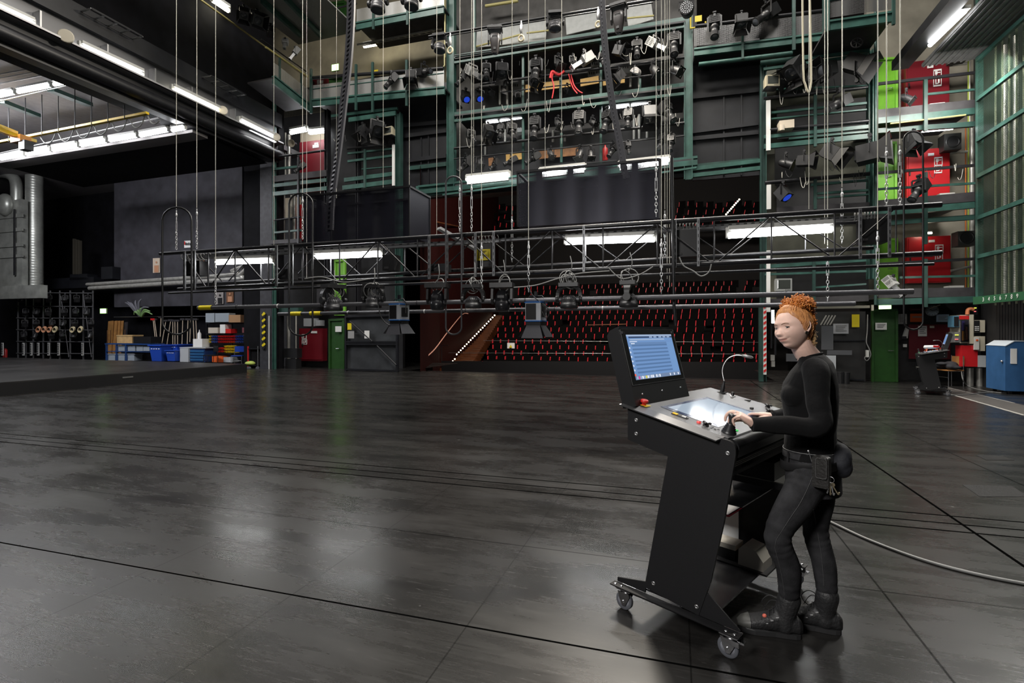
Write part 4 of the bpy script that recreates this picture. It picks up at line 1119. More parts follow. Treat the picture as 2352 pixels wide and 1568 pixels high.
for (a, b_, lab) in (((1095, 108), (1255, 55), 'pale grey wall panel behind the left big moving light'), ((1300, 60), (1376, 45), 'pale grey wall panel behind the hanging lamp in the top middle'), ((1440, 52), (1498, 18), 'pale grey wall panel right of the cable ribbon at the top')):
    b = MB(mat('pale_grey_panel', (.42, .43, .42), .6, noise=.1)); p, q = PP(a[0], (a[1] + b_[1]) / 2 + 6, 18.6), PP(b_[0], (a[1] + b_[1]) / 2 - 12, 18.6); b.bar(p, q, .04, 44 * mpp(p)); one('wall_panel', b, lab, 'wall panel')
for a, b_, h, lab in (((1115, 14), (1190, 2), 7, 'pale cable duct at the very top of the bridge wall'), ((1090, 108), (1200, 78), 4, 'yellow pipe running behind the left big moving light'), ((1210, 76), (1260, 70), 4, 'yellow pipe under the hanging lamp at the top'), ((1440, 42), (1502, 36), 4, 'yellow pipe at the top right of the bridge wall')):
    b = MB(mat('yellow_cream_pipe', (.45, .40, .16), .45)); pipe(b, a, b_, 18.3, h / 2); one('wall_pipe', b, lab, 'pipe')
# things on the bridge back wall
for i, (x0, y0, x1, y1, lab) in enumerate(((1178, 148, 1200, 166, 'white switch cabinet under the upper left tube lights'), (1238, 150, 1262, 168, 'white wall cabinet left of the red ropes, the upper one'), (1240, 178, 1262, 189, 'white wall cabinet left of the red ropes, the lower one'), (1357, 140, 1378, 152, 'white wall cabinet behind the grey projector'), (1350, 162, 1368, 172, 'white wall cabinet above the middle plywood board'), (1367, 160, 1380, 174, 'small white wall cabinet beside the right column post'), (1428, 148, 1448, 166, 'white wall cabinet right of the cable ribbon'), (1174, 190, 1200, 208, 'pale grey wall cabinet above the left blue lamps'), (1184, 285, 1200, 302, 'white switch cabinet on the lowest bridge under the left tubes'), (1278, 365, 1300, 378, 'pale grey box hanging under the brown plank'))):
    t = thing('wall_cabinet', lab, 'cabinet', loc=PP((x0 + x1) / 2, y1, 18.4)); b = MB(mat('white_cabinet', (.62, .62, .6), .5)); panel(b, (x0, y0), (x1, y1), 18.4, .3); b.build('body', t)
    b = MB(mat('cabinet_slots', (.05, .05, .05), .5))
    for k in range(3): panel(b, (x0 + 3 + k * 5, y0 + 3), (x0 + 5 + k * 5, y0 + 8), 18.38, .02)
    b.build('switches', t)
WP = mat('white_conduit', (.60, .58, .52), .5)
for i, (px, y0, y1) in enumerate(((1128, 150, 190), (1148, 190, 240), (1165, 195, 240), (1448, 105, 200), (1468, 160, 200), (1456, 245, 350), (1468, 245, 355), (1486, 280, 345), (1114, 335, 388), (1160, 285, 330), (1142, 280, 320), (1400, 100, 150), (1270, 300, 326), (1297, 310, 325))):
    b = MB(WP); pt = PP(px, y0, 18.45); pz = PP(px, y1, 18.45); b.cyl(pt, V((pt.x, pt.y, pz.z)), .045, n=8)
    one('wall_conduit', b, 'white vertical conduit on the bridge wall, the %s from the left' % ORD[sorted([x[0] for x in ((1128, 0), (1148, 0), (1165, 0), (1448, 0), (1468, 0), (1456, 0), (1468.5, 0), (1486, 0), (1114, 0), (1160, 0), (1142, 0), (1400, 0), (1270, 0), (1297, 0))]).index(px if not (px == 1468 and i == 6) else 1468.5)], 'conduit', group='white conduits on the bridge wall')
# tube lights on the bridges
T0 = [((1130, 136), (1171, 127), 'upper tube light at the left of the top bridge', 3), ((1188, 126), (1211, 121), 'short tube light beside the left post of the top bridge', 3), ((1128, 145), (1225, 129), 'long lower tube light at the left of the top bridge', 3),
      ((1397, 100), (1452, 93), 'long lower tube light at the right of the top bridge', 3.2), ((1428, 87), (1458, 81), 'upper tube light at the right of the top bridge', 3), ((1466, 79), (1497, 74), 'tube light far right of the top bridge', 3), ((1470, 88), (1500, 84), 'lower tube light far right of the top bridge', 3),
      ((1118, 279), (1144, 276), 'left tube light of the three under the middle bridge', 4.5), ((1149, 275), (1171, 271), 'middle tube light of the three under the middle bridge', 4.5), ((1176, 271), (1201, 267), 'right tube light of the three under the middle bridge', 4.5),
      ((1398, 247), (1445, 241), 'tube light under the right of the middle bridge', 4.5), ((1450, 240), (1488, 233), 'tube light far right under the middle bridge', 4.5)]
for a, b_, lab, r in T0: fluo(a, b_, 17.6, lab, r, 'tube lights on the lighting bridges', TUBEW if r < 3.1 else TUBE)
for a, b_, lab in (((1072, 412), (1170, 402), 'left tube light under the lowest bridge'), ((1240, 396), (1344, 385), 'middle tube light under the lowest bridge'), ((1422, 380), (1537, 367), 'right tube light under the lowest bridge')):
    fluo(a, b_, 16.3, lab, 4.2, 'tube lights under the lowest bridge', TUBE)
    b = MB(HOUS); p, q = PP(a[0] + 2, a[1] + 9, 16.5), PP(b_[0] - 2, b_[1] + 9, 16.5); b.bar(p, q, .12, .10); one('white_trough', b, 'white trough right below the ' + lab, 'trough')
# cross bars of the lowest bridge
for a, b_, h, lab in (((1172, 394), (1250, 384), 3, 'black clamp pipe left of the middle tube light'), ((1345, 374), (1416, 368), 3, 'black clamp pipe between the middle and right tube lights'), ((1016, 447), (1190, 424), 4, 'green rail under the left tube light'), ((1518, 396), (1600, 384), 4, 'green rail under the right tube light')):
    beam('cross_rail', a, b_, h, lab, YP - .4, .06, m=STEELK if 'black' in lab else STEELG, cat='rail')
# ---- dark sliding panels left and right of the bridges
for x0, y0, x1, y1, lab, rows in ((918, 205, 1026, 450, 'tall black sliding panel left of the lighting bridges', ((921, 288, 1024, 279), (921, 313, 1024, 299), (936, 368, 1024, 357), (940, 386, 1024, 376))), (1590, 110, 1745, 402, 'tall black sliding panel right of the lighting bridges', ((1592, 138, 1745, 120), (1592, 222, 1742, 206), (1586, 302, 1742, 282), (1586, 318, 1742, 303), (1586, 382, 1742, 366)))):
    t = thing('sliding_panel', lab, 'portal panel', loc=PP((x0 + x1) / 2, y1, 17.4)); b = MB(STEELK2); panel(b, (x0, y0), (x1, y1), 17.4, .08); b.build('sheet', t)
    for r in rows: b = MB(STEELK2 if r[1] < 375 else STEELG2); hbeam(b, (r[0], r[1]), (r[2], r[3]), 17.3, 9, .12); b.build('stiffener', t)
    for px in ((x0 + x1) / 2 - 5, x1 - 42): b = MB(STEELK2); vpost(b, px, y0 + 100, y1, 17.35, 3, .06); b.build('rib', t)
beam('portal_beam', (955, 432), (1062, 419), 9, 'upper green beam over the left of the auditorium opening', YP + .1)
beam('portal_beam', (955, 449), (1062, 437), 8, 'lower green beam over the left of the auditorium opening', YP + .1)
beam('portal_beam', (1584, 388), (1748, 368), 9, 'upper green beam over the right of the auditorium opening', YP + .1)
beam('portal_beam', (1584, 403), (1748, 385), 9, 'lower green beam over the right of the auditorium opening', YP + .1)
# ---- perforated mesh
def mesh_mat(name, c, scale, hole=.42, rough=.4, metal=.5, flat=False):
    m = mat(name, c, rough, metal); nt = m.node_tree; b = nt.nodes['Principled BSDF']; N = nt.nodes.new; Lk = nt.links.new
    tc = N('ShaderNodeTexCoord'); v = N('ShaderNodeTexVoronoi'); v.inputs['Scale'].default_value = scale; v.inputs['Randomness'].default_value = 0
    Lk(tc.outputs['Object'], v.inputs['Vector'])
    l = N('ShaderNodeMath'); l.operation = 'GREATER_THAN'; l.inputs[1].default_value = hole; Lk(v.outputs['Distance'], l.inputs[0]); Lk(l.outputs[0], b.inputs['Alpha'])
    return m
MESHW = mesh_mat('pale_expanded_mesh', (.34, .34, .33), 38, .38); MESHK = mesh_mat('black_wire_mesh', (.018, .018, .028), 48, .42); MESHG = mesh_mat('green_wire_mesh', (.035, .07, .05), 24, .45); MESHD = mesh_mat('dark_expanded_mesh', (.12, .12, .12), 34, .40)
def strip(mb, a, b_, Y0, hpx, X=None):
    if X is None: p, q = PP(*a, Y0), PP(*b_, Y0)
    else: p, q = P(*a, X=X), P(*b_, X=X)
    h = hpx * (mpp(p) + mpp(q)) / 4; u = V((0, 0, h)); return mb.add([p - u, q - u, q + u, p + u], [(0, 1, 2, 3)])
def gallery(label, fascia, hf, mesh, hm, rails, posts, Y0, X=None, mm=None, deckd=1.6):
    """walkway front: green fascia beam, mesh infill, rails and posts"""
    pt = (lambda x, y: PP(x, y, Y0)) if X is None else (lambda x, y: P(x, y, X=X))
    a, b_ = fascia; p, q = pt(*a), pt(*b_)
    t = thing('gallery', label, 'gallery', loc=(p + q) / 2)
    h = hf * (mpp(p) + mpp(q)) / 2; b = MB(STEELG); b.bar(p, q, .08, h, (0, 0, 1)); b.bar(p + V((0, 0, h * .5)), q + V((0, 0, h * .5)), .16, .05, (0, 0, 1)); b.build('fascia_beam', t)
    if mesh: b = MB(mm or MESHW); strip(b, mesh[0], mesh[1], Y0, hm, X); b.build('mesh_infill', t)
    for c, d, r, m in rails: b = MB(m); p2, q2 = pt(*c), pt(*d); b.cyl(p2, q2, r * (mpp(p2) + mpp(q2)) / 2, n=8); b.build('rail', t)
    for x, y0, y1, wd in posts:
        b = MB(STEELG2); p2, q2 = pt(x, y0), pt(x, y1); b.bar(V((p2.x, p2.y - .06, q2.z)), V((p2.x, p2.y - .06, p2.z)), wd * mpp(p2), .07, (0, 1, 0)); b.build('post', t)
    dk_ = MB(GREYK); off = V((0, deckd / 2, 0)) if X is None else V((-deckd / 2, 0, 0)); 
    up = V((0, 0, h * .3)); dk_.bar(p + off + up, q + off + up, deckd, .06); dk_.build('deck', t)
    return t
XG = P(712, 235, Y=16.35).x
gallery('left gallery over the portal with a warm lit wall behind', ((719, 238), (1022, 209)), 15, ((719, 214), (1020, 180)), 38, [((717, 179), (1019, 157), 4, STEELK), ((717, 205), (1019, 168), 1.2, STEELG)], [(717, 160, 262, 5), (820, 150, 255, 5), (858, 145, 260, 5), (936, 140, 245, 5)], 16.5)
gallery('upper left gallery cut by the top edge of the photo', ((819, 62), (1020, 23)), 15, ((819, 38), (1020, -2)), 34, [((760, 22), (819, 8), 2, STEELK)], [(860, -20, 70, 5), (938, -20, 60, 5)], 16.5)
gallery('left side gallery running along the black stage wall', ((628, 184), (712, 250)), 17, ((628, 160), (712, 224)), 34, [((610, 108), (706, 176), 2.5, mat('brass_yellow_rail', (.42, .36, .12), .4)), ((600, 90), (706, 166), 1.5, STEELK)], [(645, 135, 205, 4), (695, 165, 245, 4)], 0, X=XG, deckd=1.2)
gallery('right gallery over the portal beside the big round lamp', ((1594, 122), (1893, 86)), 15, ((1594, 86), (1893, 52)), 42, [((1597, 60), (1893, 24), 4, STEELK), ((1605, 148), (1820, 122), 5, STEELG)], [(1705, 40, 138, 5), (1822, -10, 118, 7), (1891, -10, 108, 6)], 16.6, mm=MESHD)
XR = P(1900, 70, Y=15.2).x
gallery('right corner gallery with dark mesh at the top of the photo', ((1900, 62), (2052, 40)), 20, ((1900, 20), (2052, -2)), 44, [((1900, 2), (2052, -25), 3, STEELG2)], [(1900, -20, 75, 6), (2050, -30, 60, 6)], 15.2, mm=MESHD)
# underside of the upper left gallery and of the right corner gallery
b = MB(mat('corrugated_soffit', (.20, .20, .19), .6, bump=.6, bscale=30)); z = PP(820, 60, 16.5).z; b.mm((XG - .6, 9, z), (XG + 2.3, 16.4, z + .05)); one('gallery_soffit', b, 'pale corrugated underside of the upper left gallery', 'soffit')
for a, b_, lab in (((601, 0), (690, 80), 'green beam along the edge of the corrugated soffit'), ((655, -5), (737, 82), 'second green beam crossing the corrugated soffit')):
    b = MB(STEELG); p, q = P(*a, Z=z - .1), P(*b_, Z=z - .1); b.bar(p, q, .1, .2); one('soffit_beam', b, lab, 'steel beam')
# ---- right lighting tower
def tower(label, rows, Y0=YP - .05, loc=(1880, 480)):
    t = thing('lighting_tower', label, 'lighting tower', loc=PP(*loc, Y0))
    for kind, a, b_, h in rows:
        b = MB({'g': STEELG, 'k': STEELK, 'p': GREYK}[kind]); 
        if kind == 'k': pipe(b, a, b_, Y0, h / 2)
        else: hbeam(b, a, b_, Y0, h, .08)
        b.build({'g': 'green_rail', 'k': 'lamp_rail', 'p': 'kick_board'}[kind], t)
    return t
tr = tower('right lighting tower with floodlights and two small televisions', [('g', (1747, 144), (1998, 113), 10), ('g', (1754, 158), (1993, 124), 6), ('g', (1754, 205), (1993, 196), 3), ('k', (1754, 226), (1993, 200), 7), ('g', (1772, 258), (1991, 236), 5), ('g', (1772, 272), (1991, 251), 3), ('k', (1768, 299), (1995, 278), 9), ('g', (1755, 314), (1995, 290), 8), ('g', (1812, 318), (1995, 301), 4), ('g', (1755, 336), (1995, 312), 11), ('k', (1757, 420), (1997, 399), 9), ('g', (1863, 424), (1995, 413), 5), ('g', (1877, 444), (1995, 436), 5), ('g', (1877, 454), (1995, 446), 4), ('p', (1784, 481), (1997, 470), 12), ('g', (1757, 612), (1990, 596), 8), ('g', (1757, 630), (1990, 622), 5), ('g', (1870, 660), (1990, 652), 4), ('g', (1870, 672), (1990, 666), 4), ('p', (1757, 694), (1995, 684), 14)])
for px, y0, y1 in ((1873, 216, 336), (1873, 410, 480), (1870, 600, 690)): b = MB(STEELG2); vpost(b, px, y0, y1, YP - .1, 6, .07); b.build('post', tr)
b = MB(mat('white_strip', (.72, .72, .70), .5)); vpost(b, 1765, 230, 345, YP - .1, 9, .05); one('white_strip', b, 'upper white vertical strip on the right tower', 'strip')
b = MB(MATS['white_strip']); vpost(b, 1766, 424, 480, YP - .1, 9, .05); one('white_strip', b, 'middle white vertical strip on the right tower', 'strip')
b = MB(MATS['white_strip']); vpost(b, 1765, 575, 716, YP - .1, 8, .05); one('white_strip', b, 'lower white vertical strip on the right tower behind the truss', 'strip')
# dark compartments of the right tower
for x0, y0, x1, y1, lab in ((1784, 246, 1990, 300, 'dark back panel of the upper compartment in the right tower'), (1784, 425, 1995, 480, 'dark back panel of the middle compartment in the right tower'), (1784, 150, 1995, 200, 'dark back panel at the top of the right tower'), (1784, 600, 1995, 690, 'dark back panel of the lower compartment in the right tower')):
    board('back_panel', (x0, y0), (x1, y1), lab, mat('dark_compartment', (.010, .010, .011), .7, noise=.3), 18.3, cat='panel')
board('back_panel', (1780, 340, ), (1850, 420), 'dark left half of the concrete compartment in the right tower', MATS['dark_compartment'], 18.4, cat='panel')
# ---- left lighting tower
tl_ = tower('left lighting tower with two floodlights and a small television', [('g', (760, 266), (912, 248), 6), ('g', (800, 275), (908, 259), 10), ('k', (798, 341), (904, 331), 6), ('g', (798, 352), (900, 341), 4), ('g', (798, 370), (900, 357), 5), ('g', (790, 413), (900, 399), 9), ('g', (786, 431), (900, 417), 10), ('g', (830, 388), (900, 382), 2), ('k', (627, 361), (749, 345), 5), ('g', (627, 388), (684, 382), 5), ('p', (627, 411), (749, 397), 14), ('g', (627, 426), (749, 413), 8), ('g', (627, 445), (749, 432), 9), ('k', (628, 506), (690, 498), 4), ('g', (628, 534), (690, 528), 4), ('p', (620, 556), (690, 552), 9)], loc=(800, 440))
b = MB(STEELG2); vpost(b, 837, 342, 431, YP - .1, 5, .07); b.build('post', tl_)
for px, y0, y1 in ((684, 360, 560),): b = MB(STEELK); vpost(b, px, y0, y1, YP - .1, 4, .07); b.build('post', tl_)
b = MB(MATS['white_strip']); vpost(b, 903, 332, 426, YP - .12, 6, .05); one('white_strip', b, 'white vertical strip on the left tower', 'strip')
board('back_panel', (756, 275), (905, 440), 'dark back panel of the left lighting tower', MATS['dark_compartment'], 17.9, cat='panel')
# ---- three levels of the right gallery
def rgal(label, rail, mid, kick, beam1, beam2, post, yellow=None):
    t = thing('gallery', label, 'gallery', loc=PP(2125, kick[0][1], YP))
    b = MB(STEELK); hbeam(b, *rail, YP, 6, .06); b.build('rail', t)
    b = MB(STEELG); hbeam(b, *mid, YP, 5, .05); b.build('knee_rail', t)
    b = MB(GREYK); hbeam(b, *kick, YP, 21, .03); b.build('kick_board', t)
    b = MB(STEELG); hbeam(b, *beam1, YP, 14, .12); b.build('fascia_beam', t)
    if beam2: b = MB(STEELG2); hbeam(b, *beam2, YP + .1, 11, .1); b.build('lower_beam', t)
    b = MB(STEELG2); vpost(b, 2127, *post, YP - .08, 7, .08); b.build('post', t)
    p, q = PP(*kick[0], YP), PP(*kick[1], YP); b = MB(GREYK); b.bar(p + V((0, 1, -.1)), q + V((0, 1, -.1)), 1.9, .06); b.build('deck', t)
    if yellow: b = MB(MATS['yellow_cream_pipe']); pipe(b, *yellow, YP - .05, 2); b.build('yellow_pipe', t)
rgal('top level of the right gallery with the dark red cabinet', ((2015, 192), (2239, 166)), ((2128, 216), (2239, 205)), ((2015, 262), (2239, 239)), ((2015, 277), (2239, 254)), ((2015, 300), (2239, 284)), (182, 300), ((2045, 284), (2218, 264)))
rgal('middle level of the right gallery with the bright red cabinet', ((2015, 397), (2239, 379)), ((2018, 434), (2242, 420)), ((2018, 470), (2239, 451)), ((2018, 489), (2239, 470)), ((2018, 513), (2239, 498)), (395, 560))
rgal('lowest level of the right gallery behind the end of the truss', ((2018, 606), (2239, 594)), ((2067, 637), (2240, 633)), ((2018, 674), (2239, 670)), ((2018, 694), (2239, 687)), None, (594, 705))
b = MB(STEELG2); b.add([], []); p = PP(2011, -20, YP - .2); b.cyl(V((p.x, p.y, PP(2011, 700, YP - .2).z)), p, 3 * mpp(p), n=10); one('steel_pole', b, 'round dark pole between the right tower and the right gallery', 'pole')
fluo((2117, 301), (2188, 295), 17.4, 'tube light on the middle level of the right gallery', 3, m=TUBE)
fluo((2122, 536), (2140, 535), 17.9, 'small lit tube above the lowest red cabinet', 2, m=TUBEW)
# ---- doors, cabinets, speakers, pipes on the gallery levels
LIME = mat('lime_green_door', (.16, .42, .03), .4, noise=.08); LIMF = mat('lime_door_frame', (.20, .50, .05), .4); DGREEN = mat('dark_green_door', (.018, .070, .012), .45, noise=.15)
def vdoor(label, x0, y0, x1, y1, Y0, m, fm, hx=None):
    t = thing('service_door', label, 'door', loc=PP((x0 + x1) / 2, y1, Y0))
    b = MB(m); panel(b, (x0, y0), (x1, y1), Y0, .05); b.build('leaf', t)
    b = MB(fm); vpost(b, x0 - 1, y0, y1, Y0 - .05, 4, .1); vpost(b, x1 + 2, y0, y1, Y0 - .05, 5, .1); hbeam(b, (x0 - 3, y0 - 1), (x1 + 4, y0 - 3), Y0 - .05, 5, .1); b.build('frame', t)
    hx = hx or x1 - 8
    b = MB(CHROME); ym = y0 + (y1 - y0) * .56; p = PP(hx, ym, Y0 - .06); b.cyl(p, p + V((-.13, 0, 0)), .012, n=8); b.cyl(p, p + V((0, .06, 0)), .012, n=8); b.build('handle', t)
    return t
vdoor('lime green door on the top level of the right gallery', 2016, 136, 2058, 252, 18.5, LIME, LIMF)
vdoor('lime green door on the middle level of the right gallery', 2018, 330, 2056, 462, 18.5, LIME, LIMF)
vdoor('lime green door on the lowest level of the right gallery', 2018, 552, 2058, 668, 18.5, LIME, LIMF)
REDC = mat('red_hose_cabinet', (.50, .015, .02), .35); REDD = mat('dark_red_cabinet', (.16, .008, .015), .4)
def picto(b, x, y, s, Y0, kind):
    """fire hose / extinguisher pictogram: white frame with a simple mark"""
    for a, c in (((x, y), (x + s, y + 1.4)), ((x, y + s - 1.4), (x + s, y + s)), ((x, y), (x + 1.4, y + s)), ((x + s - 1.4, y), (x + s, y + s))): panel(b, a, c, Y0, .01)
    if kind == 0: panel(b, (x + s * .2, y + s * .2), (x + s * .5, y + s * .55), Y0, .01); panel(b, (x + s * .5, y + s * .28), (x + s * .85, y + s * .36), Y0, .01); panel(b, (x + s * .3, y + s * .55), (x + s * .38, y + s * .85), Y0, .01)
    else: panel(b, (x + s * .55, y + s * .2), (x + s * .75, y + s * .65), Y0, .01); panel(b, (x + s * .25, y + s * .2), (x + s * .35, y + s * .8), Y0, .01); panel(b, (x + s * .35, y + s * .65), (x + s * .6, y + s * .75), Y0, .01)
def hose(label, x0, y0, x1, y1, Y0, m, marks, dpt=.3):
    t = thing('hose_cabinet', label, 'fire hose cabinet', loc=PP((x0 + x1) / 2, y1, Y0))
    b = MB(m); panel(b, (x0, y0), (x1, y1), Y0 - dpt, dpt); b.build('body', t)
    b = MB(m); panel(b, (x0 + 5, y0 + 3), (x1 - 2, y1 - 3), Y0 - dpt - .02, .02); d = b.build('door', t)
    b = MB(mat('white_sticker', (.8, .8, .78), .5))
    for x, y, s, k in marks: picto(b, x, y, s, Y0 - dpt - .04, k)
    panel(b, (x0 + (x1 - x0) * .5, y0 + 6), (x0 + (x1 - x0) * .5 + 14, y0 + 11), Y0 - dpt - .04, .01)
    b.build('pictogram', d)
    b = MB(BLACKP); p = PP(x0 + 8, (y0 + y1) / 2, Y0 - dpt - .05); b.box(p, (.03, .03, .12)); b.build('latch', d)
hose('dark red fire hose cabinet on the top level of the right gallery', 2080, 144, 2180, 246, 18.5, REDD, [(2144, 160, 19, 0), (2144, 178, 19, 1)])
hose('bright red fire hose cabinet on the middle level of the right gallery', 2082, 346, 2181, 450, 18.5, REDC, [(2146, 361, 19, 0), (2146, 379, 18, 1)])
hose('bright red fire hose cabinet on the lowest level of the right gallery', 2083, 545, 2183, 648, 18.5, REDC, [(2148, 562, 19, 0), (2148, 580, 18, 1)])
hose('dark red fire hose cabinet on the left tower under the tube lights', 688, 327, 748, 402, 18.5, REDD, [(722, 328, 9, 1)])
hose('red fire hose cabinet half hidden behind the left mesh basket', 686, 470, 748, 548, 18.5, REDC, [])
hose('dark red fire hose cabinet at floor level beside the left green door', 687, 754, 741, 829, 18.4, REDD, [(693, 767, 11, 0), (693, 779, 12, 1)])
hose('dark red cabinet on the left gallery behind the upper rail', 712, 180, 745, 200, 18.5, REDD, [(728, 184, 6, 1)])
hose('red cabinet at the top of the left gallery', 715, 10, 745, 35, 18.6, REDD, [(728, 20, 6, 1)])
for x0, y0, x1, y1, lab in ((752, 180, 790, 200, 'dark green door half hidden on the left gallery'), (752, 8, 790, 40, 'dark green door at the top of the left gallery')): vdoor(lab, x0, y0, x1, y1, 18.6, DGREEN, DGREEN)
def speaker_box(label, x0, y0, x1, y1, Y0, cx, cy, r):
    t = thing('loudspeaker', label, 'loudspeaker', loc=PP((x0 + x1) / 2, y1, Y0)); b = MB(mat('speaker_cabinet', (.035, .035, .033), .5)); panel(b, (x0, y0), (x1, y1), Y0, .35); b.build('cabinet', t)
    p = PP(cx, cy, Y0 - .005); m_ = mpp(p); b = MB(BLACKP); b.lathe([(r * m_, 0), (r * m_ * .9, .015), (r * m_ * .75, .0), (r * m_ * .3, -.08), (r * m_ * .25, -.03), (0, -.01)], p, (0, -1, 0), 20); b.build('cone', t)
speaker_box('black loudspeaker beside the tube light on the middle right gallery', 2168, 308, 2208, 342, 17.9, 2189, 325, 14)
speaker_box('black loudspeaker beside the lowest red cabinet on the right gallery', 2200, 531, 2241, 563, 17.6, 2221, 545, 15)
speaker_box('black loudspeaker at the top of the right gallery', 2184, 104, 2222, 136, 17.9, 2205, 117, 13)
SILV = mat('silver_pipe_wrap', (.55, .54, .50), .35, .6, noise=.2)
for i, (px, y0, y1, r, mm_) in enumerate(((2232, 290, 664, 5, SILV), (2224, 130, 664, 1.3, mat('yellow_green_conduit', (.35, .45, .05), .5)), (2218, 285, 664, 1.2, mat('orange_conduit', (.6, .15, .02), .5)), (2227, 130, 280, 1.5, WP))):
    b = MB(mm_); p = PP(px, y0, 18.3); b.cyl(V((p.x, p.y, PP(px, y1, 18.3).z)), p, r * mpp(p), n=10); one('riser_pipe', b, ('fat silver riser pipe at the right end of the gallery', 'thin yellow green conduit beside the silver riser pipe', 'thin orange conduit beside the silver riser pipe', 'thin white conduit at the top right of the gallery')[i], 'pipe')
for i, (a, b_) in enumerate((((2181, 352), (2222, 348)), ((2183, 551), (2204, 549)), ((2183, 622), (2228, 612)), ((2180, 148), (2220, 146)))):
    b = MB(SILV); pipe(b, a, b_, 18.2, 3); one('branch_pipe', b, 'pale branch pipe between the riser and the %s' % ('middle red cabinet', 'top of the lowest red cabinet', 'bottom of the lowest red cabinet', 'dark red cabinet')[i], 'pipe')
for i, (x0, y0, x1, y1) in enumerate(((2158, 444, 2193, 452), (2180, 656, 2214, 664), (2135, 238, 2170, 246))):
    b = MB(HOUS); panel(b, (x0, y0), (x1, y1), YP + .3, .3); one('white_box', b, 'long white box lying on the %s level of the right gallery' % ('middle', 'lowest', 'top')[i], 'box')
# horn loudspeakers
def horn(label, px, py, Y0, d=(0, -1, -.3), s=1.):
    p = PP(px, py, Y0); t = thing('horn_speaker', label, 'horn speaker', loc=p); b = MB(mat('cream_horn', (.55, .50, .40), .5)); b.lathe([(.02 * s, .0), (.04 * s, .08 * s), (.07 * s, .16 * s), (.15 * s, .24 * s), (.16 * s, .24 * s), (.09 * s, .15 * s), (.02, .06)], p, d, 16); b.build('horn', t)
    b = MB(GREYK); b.cyl(p, p - V(d).normalized() * .12, .05 * s, n=10); b.build('driver', t)
horn('cream horn speaker beside the upper left pipes', 676, 330, 17.6, (.2, -1, -.3)); horn('cream horn speaker above the dark red cabinet on the top right gallery', 2163, 128, 18.3, (-.5, -1, 0))
# left tower pipes and ladders
for i, (px, y0, y1, r) in enumerate(((637, 305, 410, 2.6), (646, 305, 408, 3.5), (656, 305, 405, 2), (664, 310, 405, 4), (638, 445, 553, 3), (651, 445, 553, 4), (669, 448, 490, 2), (676, 440, 552, 4))):
    b = MB(SILV if r > 3 else WP); p = PP(px, y0, 18.0); b.cyl(V((p.x, p.y, PP(px, y1, 18.0).z)), p, r * mpp(p), n=10); one('riser_pipe', b, 'pale vertical pipe on the %s left tower, %s from the left' % ('upper' if i < 4 else 'lower', ORD[i % 4]), 'pipe', group='pale pipes on the left tower')
def ladder(label, x0, x1, y0, y1, Y0, n, m=None):
    t = thing('cable_ladder', label, 'ladder', loc=PP((x0 + x1) / 2, y1, Y0)); z1, z0 = PP(x0, y0, Y0).z, PP(x0, y1, Y0).z; p, q = PP(x0, y0, Y0), PP(x1, y0, Y0)
    for e in (p, q): b = MB(m or SILV); b.bar(V((e.x, e.y, z0)), V((e.x, e.y, z1)), .05, .03, (0, 1, 0)); b.build('stile', t)
    for k in range(n): b = MB(m or SILV); z = z0 + (z1 - z0) * (k + .5) / n; b.bar(V((p.x, p.y, z)), V((q.x, q.y, z)), .03, .03); b.build('rung', t)
ladder('pale cable ladder on the upper left tower', 633, 650, 303, 408, 17.5, 7); ladder('pale cable ladder on the lower left tower', 634, 648, 446, 552, 17.5, 7)
fluo((668, 305), (704, 298), 17.5, 'left tube light over the dark red cabinet on the left tower', 4, m=TUBE); fluo((712, 305), (748, 301), 17.7, 'right tube light over the dark red cabinet on the left tower', 4, m=TUBE)
board('lit_wall_patch', (690, 306), (748, 327), 'cream patch painted as lit concrete under the left tower tube lights', mat('lit_wall_cream', (.55, .48, .36), .7), 18.6, cat='panel')  # pale colour stands in for tube light falling on the concrete
board('lit_wall_patch', (655, 455), (690, 500), 'cream wall patch beside the lower left pipes', mat('lit_wall_cream', None), 18.6, cat='panel')
fluo((836, 107), (918, 93), 17.9, 'tube light on the warm lit wall of the left gallery', 3.2, m=TUBEW)
def tray(label, a, b_, hpx, Y0, n):
    t = thing('cable_tray', label, 'cable tray', loc=PP((a[0] + b_[0]) / 2, (a[1] + b_[1]) / 2, Y0)); p, q = PP(*a, Y0), PP(*b_, Y0); h = hpx * mpp(p)
    for s in (0, 1): b = MB(SILV); o = V((0, .35 * s, h * s * 0)); b.bar(p + o + V((0, 0, h * (s - .5))), q + o + V((0, 0, h * (s - .5))), .03, .06); b.build('side_rail', t)
    for k in range(n): u = (k + .5) / n; c = p.lerp(q, u); b = MB(SILV); b.bar(c + V((0, 0, -h / 2)), c + V((0, .35, h / 2)), .03, .03); b.build('rung', t)
tray('pale cable tray under the upper left gallery', (820, 98), (1015, 60), 9, 17.2, 12)
b = MB(mat('cream_conduit', (.48, .44, .22), .5)); b.tube([PP(1022, -10, YP - .05), PP(1022, 132, YP - .05)], .03, 8); one('cream_conduit', b, 'cream conduit running down the left bridge column', 'conduit')
b = MB(MATS['cream_conduit']); b.tube([PP(1000, 160, YP - .1), PP(1017, 157, YP - .1), PP(1021, 150, YP - .1), PP(1021, 100, YP - .1)], .025, 8); one('cream_conduit', b, 'bent cream conduit at the right end of the left gallery', 'conduit')
b = MB(mat('yellow_conduit', (.55, .42, .04), .5)); b.tube([PP(1586, 30, YP - .1), PP(1586, 65, YP - .1), PP(1623, 60, YP - .1), PP(1620, 50, YP - .1)], .03, 8); one('yellow_conduit', b, 'yellow pipe bend beside the round lamp at the top', 'conduit')
YSIGN = mat('yellow_sign', (.72, .58, .01), .5)
board('yellow_sign', (853, 162), (868, 172), 'small yellow sign on the warm wall of the left gallery', YSIGN, 18.6, .02, cat='sign')
